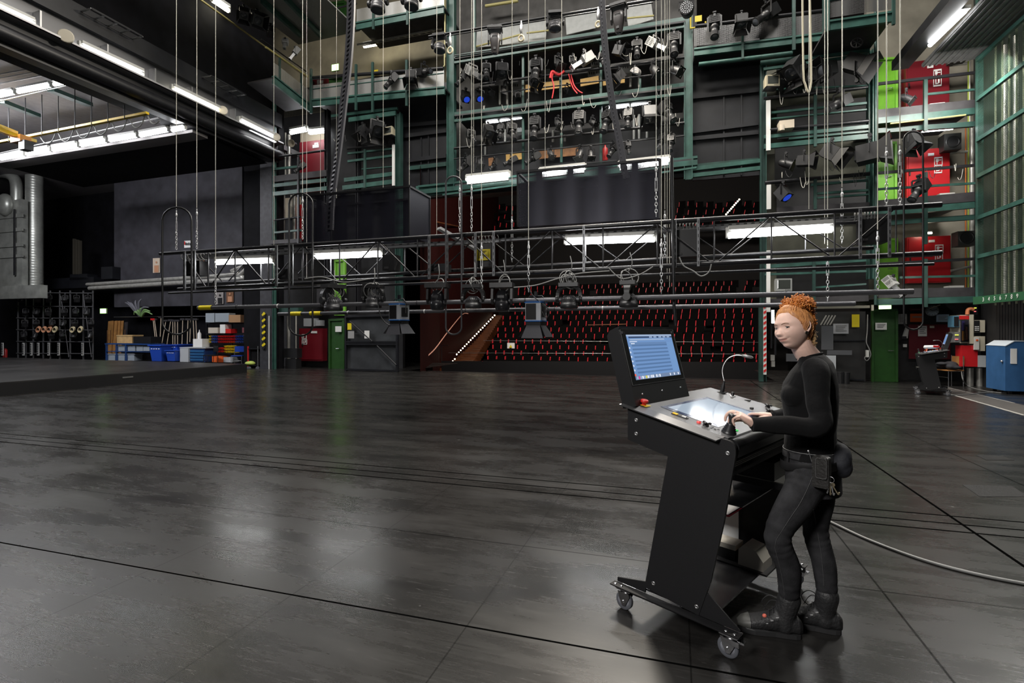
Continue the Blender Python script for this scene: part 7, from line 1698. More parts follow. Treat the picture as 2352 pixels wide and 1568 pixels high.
poster('poster with a warm toned figure on the side stage panel, left of the truss', 351, 593, 367, 626, mat('poster_cream', (.5, .42, .33), .7)); poster('poster with a warm toned figure behind the truss end', 456, 598, 469, 622, PBR); poster('dark poster with a suited figure under the truss', 497, 670, 513, 698, mat('poster_grey', (.25, .23, .22), .7), fig=2); poster('brown poster with a pale figure beside the dark one under the truss', 520, 667, 536, 694, PBR)
t = thing('wall_notice', 'small white notice with red and black scrawl inside the cable loop', 'notice', loc=PP(431, 568, 18.95)); b = MB(WHITE); panel(b, (423, 553), (440, 568), 18.95, .02); b.build('sheet', t); b = MB(RED); panel(b, (423, 554), (425, 562), 18.93, .01); b.m(BLACKP)
for k in range(4): panel(b, (426 + k * 3.2, 557 + k % 2), (428 + k * 3.2, 563), 18.93, .01)
b.build('print', t)
# ---- rack of hanging lanterns and cables
YR = 17.2
t = thing('lamp_rack', 'tall dark scaffold rack hung with lanterns and cables at the left', 'storage rack', loc=PP(126, 826, YR)); RK = mat('rack_grey', (.10, .10, .105), .45, .4)
for px in (40, 58, 75, 98, 114, 136, 160, 190, 212): b = MB(RK); vpost(b, px, 667, 827, YR, 1.8, .05); b.build('upright', t)
for y in (672, 703, 730, 757, 784, 811): b = MB(RK); pipe(b, (38, y), (214, y + 1), YR, 1.2, 8); b.build('rail', t)
for x0, x1 in ((140, 158), (192, 210)): b = MB(RK); pipe(b, (x0, 680), (x1, 820), YR - .05, .8, 6); b.build('diagonal', t)
k_ = 0
for y in (686, 717, 743, 770):
    for j in range(6): x = 50 + j * 30 + (k_ * 7) % 11; lantern('par', x, y, 15, -80 + (k_ * 37) % 50, YR - .15, 'black can lantern on the lamp rack, %s in the %s tier from the top' % (ORD[j], ORD[(y - 686) // 27]), 'lanterns on the lamp rack'); k_ += 1
for i, px in enumerate((90, 103, 115, 128, 168, 186)):
    b = MB(mat('cable_orange', (.45, .22, .12), .6) if i < 3 else mat('cable_cream', (.42, .36, .22), .6)); c = PP(px, 755, YR - .2)
    for k in range(4): b.tube([c + V((.14 * math.cos(a) + .02 * k, -.03 * k, .12 * math.sin(a) - .02 * k)) for a in [2 * PI * j / 12 for j in range(12)]], .02, 5, closed=True)
    one('cable_bundle', b, '%s cable bundle hanging in the lamp rack, %s from the left' % ('orange' if i < 3 else 'cream', ORD[i]), 'cable')
for i, px in enumerate((4, 52, 70, 86, 110, 133, 188)):
    t = thing('socket_strip', 'pale upright socket strip on the lamp rack, %s from the left' % ORD[i], 'socket strip', loc=PP(px, 815, YR - .1), group='socket strips'); b = MB(mat('pale_strip', (.45, .45, .44), .5)); vpost(b, px, 787, 816, YR - .1, 4, .06); b.build('bar', t); b = MB(BLACKP)
    for k in range(6): panel(b, (px - 1.2, 789 + k * 4.3), (px + 1.2, 791.4 + k * 4.3), YR - .12, .01)
    b.build('socket', t)
b = MB(mat('red_extinguisher', None)); p = PP(12, 812, 17.4); b.lathe([(.09, -.2), (.09, .2), (.03, .28)], p, (0, 0, 1), 10); one('fire_extinguisher', b, 'red extinguisher at the far left beside the lamp rack', 'fire extinguisher')
# ---- workbench corner
YW = 17.8
BLUM = mat('blue_bench_steel', (.015, .05, .17), .45); CRATE = mat('grey_crate', (.28, .32, .36), .5)
t = thing('workbench', 'blue steel workbench with grey crates under it', 'workbench', loc=PP(290, 829, YW)); b = MB(BLUM); panel(b, (240, 788), (345, 792), YW, .7); b.build('top', t)
for px in (243, 266, 288): b = MB(BLUM); vpost(b, px, 790, 829, YW, 2.4, .08); b.build('leg', t)
b = MB(BLUM); panel(b, (243, 806), (345, 809), YW, .6); b.build('shelf', t)
for i, (x0, y0, x1, y1) in enumerate(((270, 793, 286, 806), (292, 793, 310, 806), (313, 793, 328, 806), (329, 793, 343, 806), (247, 812, 264, 828), (270, 812, 286, 828), (291, 812, 308, 828))):
    t = thing('storage_crate', 'grey crate under the blue workbench, %s from the left on the %s shelf' % (ORD[i if i < 4 else i - 4], 'upper' if i < 4 else 'lower'), 'crate', loc=PP(x0, y1, YW + .1)); b = MB(CRATE); panel(b, (x0, y0), (x1, y1), YW + .1, .4); b.build('box', t); b = MB(mat('crate_rim', (.40, .44, .48), .5)); panel(b, (x0 - 1, y0), (x1 + 1, y0 + 2), YW + .07, .45); b.build('rim', t)
DOORW = mat('varnished_door', (.38, .19, .06), .5, noise=.2, nscale=4)
for i, (x0, lean) in enumerate(((243, 0), (252, 2), (259, 4), (266, 6), (276, 8))):
    t = thing('wooden_panel', ('brown panelled wooden door leaning behind the workbench, frontmost', 'brown wooden board leaning behind the workbench, second', 'brown wooden board leaning behind the workbench, third', 'brown wooden board leaning behind the workbench, fourth', 'grey panelled board leaning behind the workbench')[i], 'wooden panel', loc=PP(x0, 829, YW + .75)); b = MB(DOORW if i < 4 else GREYK); p0, p1 = PP(x0 - 2, 829 - lean, YW + .76 + i * .07), PP(x0 + 12, 737 - (lean == 8) * -3, YW + 1.0 + i * .07); m_ = mpp(p0)
    b.bar(p0 + V((.25, 0, 0)), p1, 16 * m_, .04, (0, -1, 0)); b.build('leaf', t)
    if i in (0, 4):
        b = MB(PBR); c = p0.lerp(p1, .55) + V((.12, -.05, 0))
        for s in (-1, 1): b.bar(c + V((s * .12, 0, -.25)), c + V((s * .12, 0, .45)), .02, .02); b.bar(c + V((s * .12, 0, -.1)), c + V((0, 0, -.35)), .02, .02)
        b.build('moulding', t)
b = MB(mat('light_wood', (.50, .33, .15), .6, noise=.15)); panel(b, (268, 771), (303, 788), YW + .1, .5); panel(b, (267, 769), (304, 772), YW + .08, .54); one('wooden_box', b, 'light wooden box on the blue workbench', 'box')
b = MB(BLACK); panel(b, (306, 773), (346, 788), YW + .1, .5); one('black_case', b, 'long black case on the blue workbench', 'case')
def bin_(label, x0, y0, x1, y1, Y0, m):
    t = thing('waste_bin', label, 'bin', loc=PP((x0 + x1) / 2, y1, Y0)); p, q = PP(x0, y1, Y0), PP(x1, y1, Y0); w_ = (q - p).length; c = (p + q) / 2; h_ = PP(x0, y0, Y0).z - p.z
    b = MB(m); b.loft([[c + V((sx * w_ * k * .5, .3 + sy * w_ * k * .5, z)) for sx, sy in ((-1, -1), (1, -1), (1, 1), (-1, 1))] for k, z in ((.8, 0), (1, h_ * .88))], smooth=False); b.build('body', t); b = MB(m); b.box(c + V((0, .3, h_ * .92)), (w_ * 1.12, w_ * 1.12, h_ * .08)); b.build('lid', t)
    for k in range(4): b = MB(WHITE); b.box(c + V(((k - 1.5) * w_ * .2, .3 - w_ * .49, h_ * .72)), (w_ * .1, .02, h_ * .05)); b.build('reflective_mark', t)
BB = mat('blue_plastic', (.015, .06, .38), .4)
bin_('tall blue wheeled bin beside the workbench', 346, 790, 375, 829, YW - .2, BB); bin_('small blue bin right of the tall blue bin', 379, 803, 401, 829, YW - .3, BB)
bin_('blue lidded bin behind the small blue bin', 382, 790, 412, 815, YW + .3, BB)
for i, (x0, y0, x1, y1) in enumerate(((352, 735, 358, 790), (355, 735, 362, 788), (370, 730, 368, 776), (381, 738, 372, 788), (392, 737, 382, 800), (397, 738, 397, 806), (402, 738, 402, 806), (408, 738, 408, 806), (420, 735, 418, 790), (432, 735, 430, 790), (438, 735, 436, 785), (444, 735, 446, 788), (450, 735, 452, 790))):
    t = thing('broom', 'broom or pole with a pale wooden handle at the black wall, %s from the left' % ORD[i], 'broom', loc=PP(x1, y1, YW + 1), group='brooms at the wall'); b = MB(mat('pale_handle', (.42, .34, .25), .6)); b.cyl(PP(x1, y1, YW + .9), PP(x0, y0, YW + 1.1), .02, n=6); b.build('handle', t); b = MB(RED if i == 0 else GREYK); b.box(PP(x0, y0 - 2, YW + 1.1), (.28, .08, .09)); b.build('head', t)
b = MB(STEEL); pipe(b, (262, 728), (486, 726), YW + 1.2, 1, 6); one('tool_rail', b, 'thin pale rail along the black wall above the brooms', 'rail')
t = thing('artificial_plant', 'big artificial plant with long grey and green leaves above the workbench', 'plant', loc=PP(325, 730, YW + 1))
for i, (x, y, g) in enumerate(((288, 695, 0), (293, 693, 0), (300, 695, 0), (312, 690, 0), (325, 687, 0), (342, 706, 0), (308, 722, 1), (350, 722, 1), (330, 710, 1), (345, 715, 1), (318, 716, 1))):
    b = MB(mat('leaf_grey', (.12, .12, .14), .6) if not g else mat('leaf_green', (.16, .28, .10), .5)); o = PP(322 + (g * 4), 727, YW + .95); e = PP(x, y, YW + .8); mid = o.lerp(e, .55) + V((0, -.1, .18)); c = catmull([o, mid, e], 5); b.tube(c, [.03 + .05 * math.sin(PI * min(1, k / 10 + .12)) * (1 - k / 11) for k in range(len(c))], 6); b.build('leaf', t)
t = thing('tool_cabinet', 'low cabinet with blue drawers in the workshop corner', 'cabinet', loc=PP(440, 831, YW)); b = MB(mat('pale_grey_steel', (.40, .42, .44), .5)); panel(b, (413, 800), (432, 831), YW - .1, .6); b.build('grey_side', t); b = MB(BLUM); panel(b, (434, 800), (470, 831), YW, .6); b.build('body', t)
for k in range(4): b = MB(mat('drawer_blue', (.02, .09, .22), .4)); panel(b, (436, 804 + k * 6.5), (468, 809 + k * 6.5), YW - .03, .03); b.build('drawer', t)
b = MB(mat('pale_grey_steel', None)); panel(b, (412, 797), (472, 800), YW - .05, .7); b.build('worktop', t)
b = MB(WHITE); panel(b, (443, 778), (464, 797), YW, .4); one('carton', b, 'white carton on the low blue cabinet', 'carton'); b = MB(mat('white_bottle', (.7, .7, .7), .4)); p = PP(458, 767, YW + .2); b.lathe([(.08, -.22), (.08, .02), (.02, .12), (.02, .2)], p, (0, 0, 1), 10); one('spray_bottle', b, 'white bottle behind the white carton', 'bottle')
t = thing('steel_shelving', 'open shelving packed with coloured storage bins beside the pillar', 'shelving', loc=PP(530, 832, YW + .4))
for y in (741, 766, 791, 815): b = MB(STEELK2); panel(b, (472, y), (590, y + 2), YW + .4, .6); b.build('shelf', t)
for px in (474, 532, 588): b = MB(STEELK2); vpost(b, px, 720, 832, YW + .4, 2, .05); b.build('upright', t)
cols = {'red': RED, 'blue': mat('bin_blue', (.02, .07, .35), .4), 'yellow': YEL}
def sbin(px, py, w_, h_, c, lab):
    b = MB(cols[c]); p = PP(px, py, YW + .3); m_ = mpp(p); W_, H_ = w_ * m_ * .42, h_ * m_ * .45
    b.loft([[p + V((sx * W_, sy * .12 + .1, -H_)) for sx, sy in ((-1, -1), (1, -1), (1, 1), (-1, 1))], [p + V((sx * W_ * 1.1, sy * .16 + .08, H_ * (.5 if sy < 0 else 1))) for sx, sy in ((-1, -1), (1, -1), (1, 1), (-1, 1))]], smooth=False); one('storage_bin', b, lab, 'bin', group='small storage bins')
for r_ in range(3):
    for k in range(16):
        x = 484 + k * 5.0; c = 'yellow' if k < 1 else 'blue' if (k < 4 or k > 11) else 'red'; sbin(x, 772 + r_ * 6.3, 4.6, 5.5, c, 'small %s bin on the middle shelf, %s from the left in the %s row' % (c, ORD[k], ORD[r_]))
    for k in range(4): sbin(565 + k * 6.6, 770 + r_ * 7, 6.2, 6, 'yellow', 'yellow bin at the right of the middle shelf, %s in the %s row' % (ORD[k], ORD[r_]))
for r_ in range(3):
    for k in range(4): sbin(519 + k * 6.4, 795 + r_ * 6.4, 6, 5.6, 'yellow', 'yellow bin on the lower shelf, %s from the left in the %s row' % (ORD[k], ORD[r_]))
for r_ in range(2):
    for k in range(2): sbin(502 + k * 6.5, 800 + r_ * 6.5, 6, 5.6, 'red', 'red bin on the lower shelf, %s in the %s row' % (('left', 'right')[k], ORD[r_]))
for x0, y0, x1, y1, m, lab in ((472, 719, 492, 740, CRATE, 'grey crate on top of the shelving, left of two'), (494, 719, 526, 739, CRATE, 'grey crate on top of the shelving, right of two'), (525, 723, 552, 740, mat('brown_speaker', (.35, .20, .10), .5), 'brown wooden box on top of the shelving'), (518, 755, 530, 765, RED, 'small red box on the upper shelf'), (487, 817, 512, 832, mat('orange_box', (.75, .12, .02), .5), 'orange box on the floor under the shelving'), (513, 820, 533, 832, mat('pale_grey_steel', None), 'pale grey box on the floor under the shelving'), (478, 752, 500, 765, mat('cream_box', (.5, .45, .38), .6), 'cream box on the upper shelf'), (556, 752, 584, 764, mat('dark_red_box', (.2, .05, .06), .6), 'dark red bundle on the upper shelf'), (505, 745, 517, 765, WHITE, 'white box on the upper shelf')): b = MB(m); panel(b, (x0, y0), (x1, y1), YW + .2, .35); one('box', b, lab, 'box')
def chair(label, o, rz, seatm, framem, s=1., back=True):
    t = thing('chair', label, 'chair', M=Mx.Translation(o) @ Mx.Rotation(rz, 4, 'Z') @ Mx.Scale(s, 4))
    def lb(m): b = MB(m); b.M = WM[t.name]; return b
    b = lb(seatm); b.box((0, 0, .45), (.42, .42, .03)); b.build('seat', t); b = lb(seatm); b.box((0, .21, .72), (.42, .02, .24)); b.build('backrest', t)
    for sx in (-1, 1):
        for sy in (-1, 1): b = lb(framem); b.tube([(sx * .2, sy * .2, .86 if sy > 0 else .44), (sx * .2, sy * .2, 0)], .011, 8); b.build('leg', t)
        b = lb(framem); b.tube([(sx * .2, -.2, .43), (sx * .2, .2, .43)], .011, 8); b.build('side_rail', t)
    b = lb(framem); b.tube([(-.2, -.2, .25), (.2, -.2, .25)], .009, 8); b.build('stretcher', t); return t
def ground(px, py): return P(px, py, Z=0)
o = PP(547, 832, 17.6); o.z = 0; chair('blue plastic chair in front of the coloured bins', o, .5, BB, STEEL, 1.05); o = PP(484, 832, 17.6); o.z = 0; chair('dark chair between the low cabinet and the orange box', o, -.3, BLACKP, STEELK, 1.05)
t = thing('hand_trolley', 'small tool trolley with red and white frame beside the black pillar', 'trolley', loc=PP(580, 850, 16.9))
for px in (569, 592): b = MB(RED if px < 580 else STEEL); vpost(b, px, 795, 846, 16.9, 2, .04); b.build('frame_post', t)
for y in (800, 838): b = MB(STEELK2); panel(b, (568, y), (594, y + 2), 16.9, .5); b.build('tray', t)
for px in (572, 592): b = MB(RUBBER); p = PP(px, 846, 16.9); b.lathe([(.09, -.03), (.09, .03)], p, (0, 1, 0), 12); b.build('wheel', t)
b = MB(mat('lime_cloth', (.4, .5, .1), .7)); b.sphere(PP(576, 834, 17.0), (.25, .2, .1), 10, 6); b.build('load', t)
# ---- ground level left of the portal opening
vdoor('dark green door at floor level left of the auditorium opening', 757, 736, 786, 851, 17.7, DGREEN, DGREEN); vdoor('green door seen through the truss above the floor level door', 770, 600, 788, 724, 18.2, LIME, LIMF)
t = thing('portal_gate', 'dark steel portal gate with a diagonal brace and pinned papers', 'gate', loc=PP(852, 855, YP)); b = MB(mat('gate_sheet', (.035, .038, .042), .5, noise=.4, nscale=2)); panel(b, (792, 724), (912, 852), YP + .1, .04); b.build('sheet', t)
for px, w_ in ((793, 4), (911, 5)): b = MB(STEELK2); vpost(b, px, 722, 855, YP, w_, .1); b.build('frame_post', t)
for a, b_ in (((792, 727), (914, 723)), ((795, 785), (912, 785)), ((795, 790), (912, 790)), ((792, 848), (914, 852))): b = MB(STEELK2); hbeam(b, a, b_, YP, 4, .1); b.build('frame_rail', t)
for a, b_ in (((803, 737), (855, 784)), ((866, 794), (910, 838))): b = MB(STEELK2); pipe(b, a, b_, YP - .02, 1.5, 8); b.build('diagonal_brace', t)
for x0, y0, x1, y1, m, lab in ((798, 742, 807, 757, YSIGN, 'yellow paper on the dark portal gate'), (799, 760, 813, 777, mat('photo_print', (.3, .3, .3), .6), 'black and white photo print on the dark portal gate'), (837, 759, 848, 777, WHITE, 'white paper on the dark portal gate'), (770, 749, 784, 762, WHITE, 'white paper on the dark green floor door at the left')): b = MB(m); panel(b, (x0, y0), (x1, y1), YP - .03 if x0 > 790 else 17.6, .01); one('paper', b, lab, 'paper')
for x0, y0, x1, y1, m, lab, Y0 in ((697, 731, 722, 749, mat('pale_grey_steel', None), 'grey electrical box over the dark red floor cabinet, the left one', 18.2), (724, 735, 735, 748, mat('pale_grey_steel', None), 'grey electrical box over the dark red floor cabinet, the right one', 18.2), (651, 800, 682, 822, BLACK, 'black music stand desk left of the dark red floor cabinet', 17.2), (655, 824, 680, 850, BLACK, 'black case on the floor left of the dark red floor cabinet', 17.2), (625, 706, 685, 716, STEELG2, 'dark green floor beam of the left tower', 17.0), (727, 640, 750, 700, GREYK, 'grey box behind the left wash light', 18.0)): b = MB(m); panel(b, (x0, y0), (x1, y1), Y0, .3); one('box', b, lab, 'box')
for i, (px, r_, m) in enumerate(((640, 2, STEELK2), (648, 2.5, STEELK2), (663, 4, SILV), (680, 1.5, WP))): b = MB(m); p = PP(px, 725, 18.2); b.cyl(V((p.x, p.y, PP(px, 845, 18.2).z)), p, r_ * mpp(p), n=8); one('floor_pipe', b, 'vertical pipe at floor level left of the dark red cabinet, %s from the left' % ORD[i], 'pipe')
# ------------------------------------------------------------------ ground level at the right
vdoor('dark green door at floor level under the bright exit sign', 2006, 714, 2058, 877, 17.8, DGREEN, DGREEN, 2052)
def sheet(label, x0, y0, x1, y1, Y0, m, lines=0, nm='paper', cat='paper'):
    t = thing(nm, label, cat, loc=PP((x0 + x1) / 2, y1, Y0)); b = MB(m); panel(b, (x0, y0), (x1, y1), Y0, .015); b.build('sheet', t)
    if lines:
        b = MB(mat('print_grey', (.18, .18, .18), .6)); h = (y1 - y0) / (lines + 2)
        for k in range(lines): panel(b, (x0 + (x1 - x0) * .15, y0 + h * (k + 1)), (x1 - (x1 - x0) * (.12 + .1 * (k % 3)), y0 + h * (k + 1.4)), Y0 - .01, .008)
        b.build('print', t)
PAPERB = mat('blue_white_paper', (.42, .55, .68), .6); ORNG = mat('orange_red_board', (.60, .10, .02), .45)
sheet('white notice on the dark green door under the exit sign', 2011, 741, 2037, 757, 17.7, WHITE, 3); sheet('grey notice right of the dark green door, behind the cable loop', 2064, 721, 2083, 744, 18.55, mat('grey_paper', (.45, .45, .44), .7), 5); sheet('pale blue notice right of the clock', 2151, 722, 2180, 739, 18.55, PAPERB, 4)
t = thing('red_notice_board', 'dark red board on the wall behind the second control desk', 'board', loc=PP(2135, 820, 18.5)); b = MB(mat('dark_red_board', (.13, .012, .02), .5)); panel(b, (2088, 745), (2183, 825), 18.55, .03); b.build('panel', t)
sheet('white paper pinned on the dark red board', 2109, 748, 2129, 772, 18.5, WHITE, 4); sheet('small cream note on the dark red board', 2136, 748, 2146, 753, 18.5, mat('cream_note', (.65, .62, .5), .6)); sheet('orange box sign left of the clock', 2091, 720, 2122, 739, 18.5, ORNG, 1, 'orange_sign', 'sign'); sheet('narrow dark red sign above the orange box sign', 2090, 708, 2117, 714, 18.55, mat('dark_red_board', None), 1, 'red_sign', 'sign')
t = thing('wall_clock', 'round pale wall clock above the second control desk', 'clock', loc=PP(2141, 712, 18.4)); p = PP(2141, 713, 18.4); m_ = mpp(p); b = MB(mat('clock_rim', (.3, .33, .36), .4)); b.lathe([(12.5 * m_, .05), (12.5 * m_, -.03), (11.4 * m_, -.03), (11.4 * m_, -.013)], p, (0, 1, 0), 26, caps=False); b.build('rim', t)
b = MB(mat('clock_face', (.55, .66, .75), .5)); b.lathe([(11.4 * m_, -.014), (0, -.014)], p, (0, 1, 0), 26, caps=False); b.build('face', t); b = MB(BLACKP)
for k in range(12): a = k * PI / 6; d = V((math.cos(a), 0, math.sin(a))); b.bar(p + d * 9 * m_ + V((0, -.02, 0)), p + d * 10.6 * m_ + V((0, -.02, 0)), .02, .01)
b.build('hour_mark', t)
for a, l_, nm in ((2.7, 6, 'hour_hand'), (.3, 9, 'minute_hand')): b = MB(BLACKP); d = V((math.cos(a), 0, math.sin(a))); b.bar(p + V((0, -.025, 0)), p + d * l_ * m_ + V((0, -.025, 0)), .025, .01); b.build(nm, t)
b = MB(mat('cream_note', None)); b.bar(PP(2136, 708, 18.2), PP(2160, 700, 18.1), .25, .02); one('folded_paper', b, 'folded paper stuck over the top of the wall clock', 'paper')
t = thing('wall_phone', 'white wall phone left of the dark red board', 'phone', loc=PP(2081, 776, 18.4)); b = MB(HOUS); b.loft([[PP(x, y, 18.45) + V((0, o, 0)) for x, y in ((2082, 752), (2088, 754), (2085, 777), (2075, 773))] for o in (0, .1)], smooth=False); b.build('body', t); b = MB(STEELK); panel(b, (2071, 772), (2082, 778), 18.35, .08); b.build('receiver', t)
b = MB(WHITE); panel(b, (2075, 790), (2083, 797), 18.5, .03); one('wall_socket', b, 'small white socket frame beside the second control desk', 'socket')
# second control desk: the same make, seen from its other side
A2, B2 = ground(2176, 909), ground(2108, 905); u2 = (B2 - A2); u2.z = 0; sc2 = .96; u2.normalize(); w2_ = V((u2.y, -u2.x, 0))
if w2_.y < 0: w2_ = -w2_
M2_ = axes(A2, u2, V((-u2.y, u2.x, 0)), (0, 0, 1)) @ Mx.Scale(sc2, 4) @ Mx.Translation((0, -.93, 0))
if V((-u2.y, u2.x, 0)).y > 0: M2_ = axes(A2, u2, V((-u2.y, u2.x, 0)), (0, 0, 1)) @ Mx.Scale(sc2, 4)
copy_tree(console, M2_, 'second black wheeled control desk standing at the far right wall beside the chair')
def on2(s, y, h): return M2_ @ D(s, y, h)
t = thing('toy_cable_car', 'small white and red model vehicle on orange legs on the second control desk', 'model', loc=on2(.2, .45, 0)); p = PP(2125, 789, 14.9)
p = on2(.25, .35, .10); b = MB(WHITE); b.tube([p + V((-.16, 0, 0)), p + V((-.14, 0, 0)), p + V((.13, 0, .01)), p + V((.16, 0, .01))], [.02, .045, .045, .02], 10); b.build('body', t); b = MB(RED); b.box(p + V((.08, -.02, .02)), (.12, .07, .05)); b.build('red_panel', t)
for s in (-1, 1):
    for q in (-1, 1): b = MB(ORNG); b.bar(p + V((s * .1, q * .03, -.03)), p + V((s * .12, q * .05, -.10)), .015, .015); b.build('leg', t)
# chair with a jacket
o = ground(2182, 886); ch = chair('wooden chair with chrome legs under a dark jacket at the right wall', o, -1.3, mat('chair_wood', (.36, .16, .05), .5), CHROME, 1.0)
Rj = Mx.Rotation(-1.3, 4, 'Z'); b = MB(mat('dark_jacket', (.014, .014, .018), .8, bump=.6, bscale=25)); rn2 = random.Random(5)
for k in range(9): b.sphere(o + V((rn2.uniform(-.2, .2), rn2.uniform(-.2, .18), .53 + rn2.uniform(0, .10))), (rn2.uniform(.1, .17), rn2.uniform(.1, .16), rn2.uniform(.05, .09)), 12, 8)
jk = thing('jacket', 'dark jacket heaped on the chair at the right wall', 'jacket', loc=o + V((0, 0, .48))); remeshed(b, 'cloth', jk, .02, 3, [mat('dark_jacket', None)])
# wall cabinets at the far right
YQ = 16.9
t = thing('glass_cabinet', 'beige wall cabinet with a glass door and a red header at the right wall', 'cabinet', loc=PP(2222, 788, YQ)); BEI = mat('beige_steel', (.50, .46, .36), .5); b = MB(BEI); panel(b, (2204, 723), (2236, 788), YQ, .5); b.build('body', t)
b = MB(BEI); panel(b, (2226, 722), (2236, 789), YQ - .03, .1); b.build('frame', t); b = MB(RED); panel(b, (2204, 725), (2226, 733), YQ - .03, .03); b.build('header', t); b = MB(mat('dim_interior', (.05, .045, .07), .4)); panel(b, (2206, 735), (2225, 784), YQ - .012, .01); b.build('interior', t)
for k, (x, y0, y1, m) in enumerate(((2213, 737, 758, mat('violet_file', (.08, .06, .28), .5)), (2213, 760, 782, mat('amber_file', (.45, .22, .04), .5)), (2220, 750, 780, mat('brown_file', (.25, .08, .04), .5)))): b = MB(m); panel(b, (x - 2.4, y0), (x + 2.4, y1), YQ - .03, .015); b.build('contents', t)
b = MB(mat('clear_pane', (.9, .9, .9), .05, trans=1.)); panel(b, (2205, 734), (2226, 785), YQ - .06, .006); b.build('glass_door', t)
for x0, y0, x1, y1, m, lab, extra in ((2237, 735, 2262, 763, BEI, 'beige control box with a black key panel at the right wall', 1), (2236, 772, 2262, 806, BEI, 'beige wall telephone box under the key panel', 2), (2245, 816, 2264, 843, mat('pale_grey_steel', None), 'pale grey box under the wall telephone', 0), (2208, 793, 2245, 842, REDC, 'bright red wall panel under the glass cabinet', 0), (2192, 762, 2204, 786, mat('grey_unit', (.18, .18, .18), .5), 'grey unit with small lights left of the glass cabinet', 3), (2190, 725, 2203, 751, mat('blue_frame_unit', (.10, .25, .36), .4), 'blue framed panel left of the glass cabinet', 4), (2236, 700, 2245, 722, STEELK2, 'slim device with green and white lights above the wall cabinets', 5)):
    t = thing('wall_box', lab, 'wall box', loc=PP((x0 + x1) / 2, y1, YQ)); b = MB(m); panel(b, (x0, y0), (x1, y1), YQ, .3); b.build('body', t)
    if extra == 1:
        b = MB(BLACKP); panel(b, (2238, 736), (2250, 762), YQ - .02, .02); k_ = b.build('key_panel', t); b = MB(WHITE)
        for r_ in range(3):
            for c in range(3): panel(b, (2239.5 + c * 3.6, 749 + r_ * 4), (2241.5 + c * 3.6, 751 + r_ * 4), YQ - .03, .01)
        b.build('keys', k_)
    elif extra == 2: b = MB(HOUS); panel(b, (2238, 774), (2249, 803), YQ - .05, .05); b.build('receiver', t); b = MB(ORNG); panel(b, (2242, 779), (2247, 783), YQ - .06, .01); b.build('orange_key', t)
    elif extra in (3, 5): b = MB(mat('yellow_led', (.5, .5, .05), .4, emit=(.8, .9, .1), es=1.2)); panel(b, (x0 + 2, y0 + 6), (x1 - 2, y0 + 8), YQ - .02, .02); b.build('indicator', t); b = MB(mat('red_led', (.5, .05, .05), .4, emit=(1, .2, .2), es=1)); panel(b, (x0 + 2, y1 - 8), (x1 - 3, y1 - 6), YQ - .02, .02); b.build('red_indicator', t)
    elif extra == 4: b = MB(BLACKP); panel(b, (x0 + 2, y0 + 2), (x1 - 1, y1 - 2), YQ - .02, .02); b.build('screen', t)
b = MB(mat('orange_hose', (.6, .2, .08), .5)); b.tube(catmull([PP(2222, 722, YQ), PP(2223, 712, YQ), PP(2230, 709, YQ), PP(2236, 711, YQ)], 5), .05, 8); one('orange_hose', b, 'orange hose bend above the glass cabinet', 'hose')
for i, px in enumerate((2228, 2258, 2250)): b = MB(SILV); p = PP(px, 845, 17.2); b.cyl(V((p.x, p.y, 0)), p, .08, n=8); one('floor_pipe', b, 'silver pipe under the wall boxes at the right, %s' % ('left', 'right', 'middle')[i], 'pipe')
# blue cabinet at the right edge
t = thing('blue_cabinet', 'blue steel cabinet on feet cut by the right edge of the photo', 'cabinet', loc=ground(2330, 908)); p = ground(2309, 905); Z1 = P(2309, 795, Y=p.y).z; x0, y0 = p.x, p.y; BLC = mat('blue_cabinet_paint', (.035, .11, .26), .45, noise=.1)
b = MB(BLC); b.prism([(0, .08), (1.1, .08), (1.1, Z1 + .12), (.18, Z1 + .12), (0, Z1)], (x0, y0, 0), (1, 0, 0), (0, 0, 1), -.8); b.build('body', t); b = MB(mat('cabinet_top', (.5, .55, .6), .35)); b.prism([(0, Z1), (.18, Z1 + .12), (1.1, Z1 + .12), (1.1, Z1 + .135), (.17, Z1 + .135), (-.01, Z1 + .01)], (x0, y0 - .01, 0), (1, 0, 0), (0, 0, 1), -.82); b.build('top', t)
b = MB(WHITE); b.mm((x0 + .10, y0 - .012, .75), (x0 + .22, y0, 1.12)); b.build('paper_label', t); b = MB(mat('dark_blue_plate', (.01, .03, .22), .4)); b.mm((x0 + .43, y0 - .012, .78), (x0 + .8, y0, 1.15)); b.m(WHITE).mm((x0 + .43, y0 - .011, .64), (x0 + .8, y0, .78)); b.m(mat('cream_note', None)).mm((x0 + .43, y0 - .012, .34), (x0 + .8, y0, .56)); b.build('sticker', t)
b = MB(STEEL); b.sphere((x0 - .02, y0 + .1, .8), .03, 8, 6); b.build('knob', t)
for dx in (.1, .9):
    for dy in (-.08, -.7): b = MB(STEELK); b.mm((x0 + dx, y0 - dy - .03, 0), (x0 + dx + .06, y0 - dy + .03, .09)); b.build('foot', t)
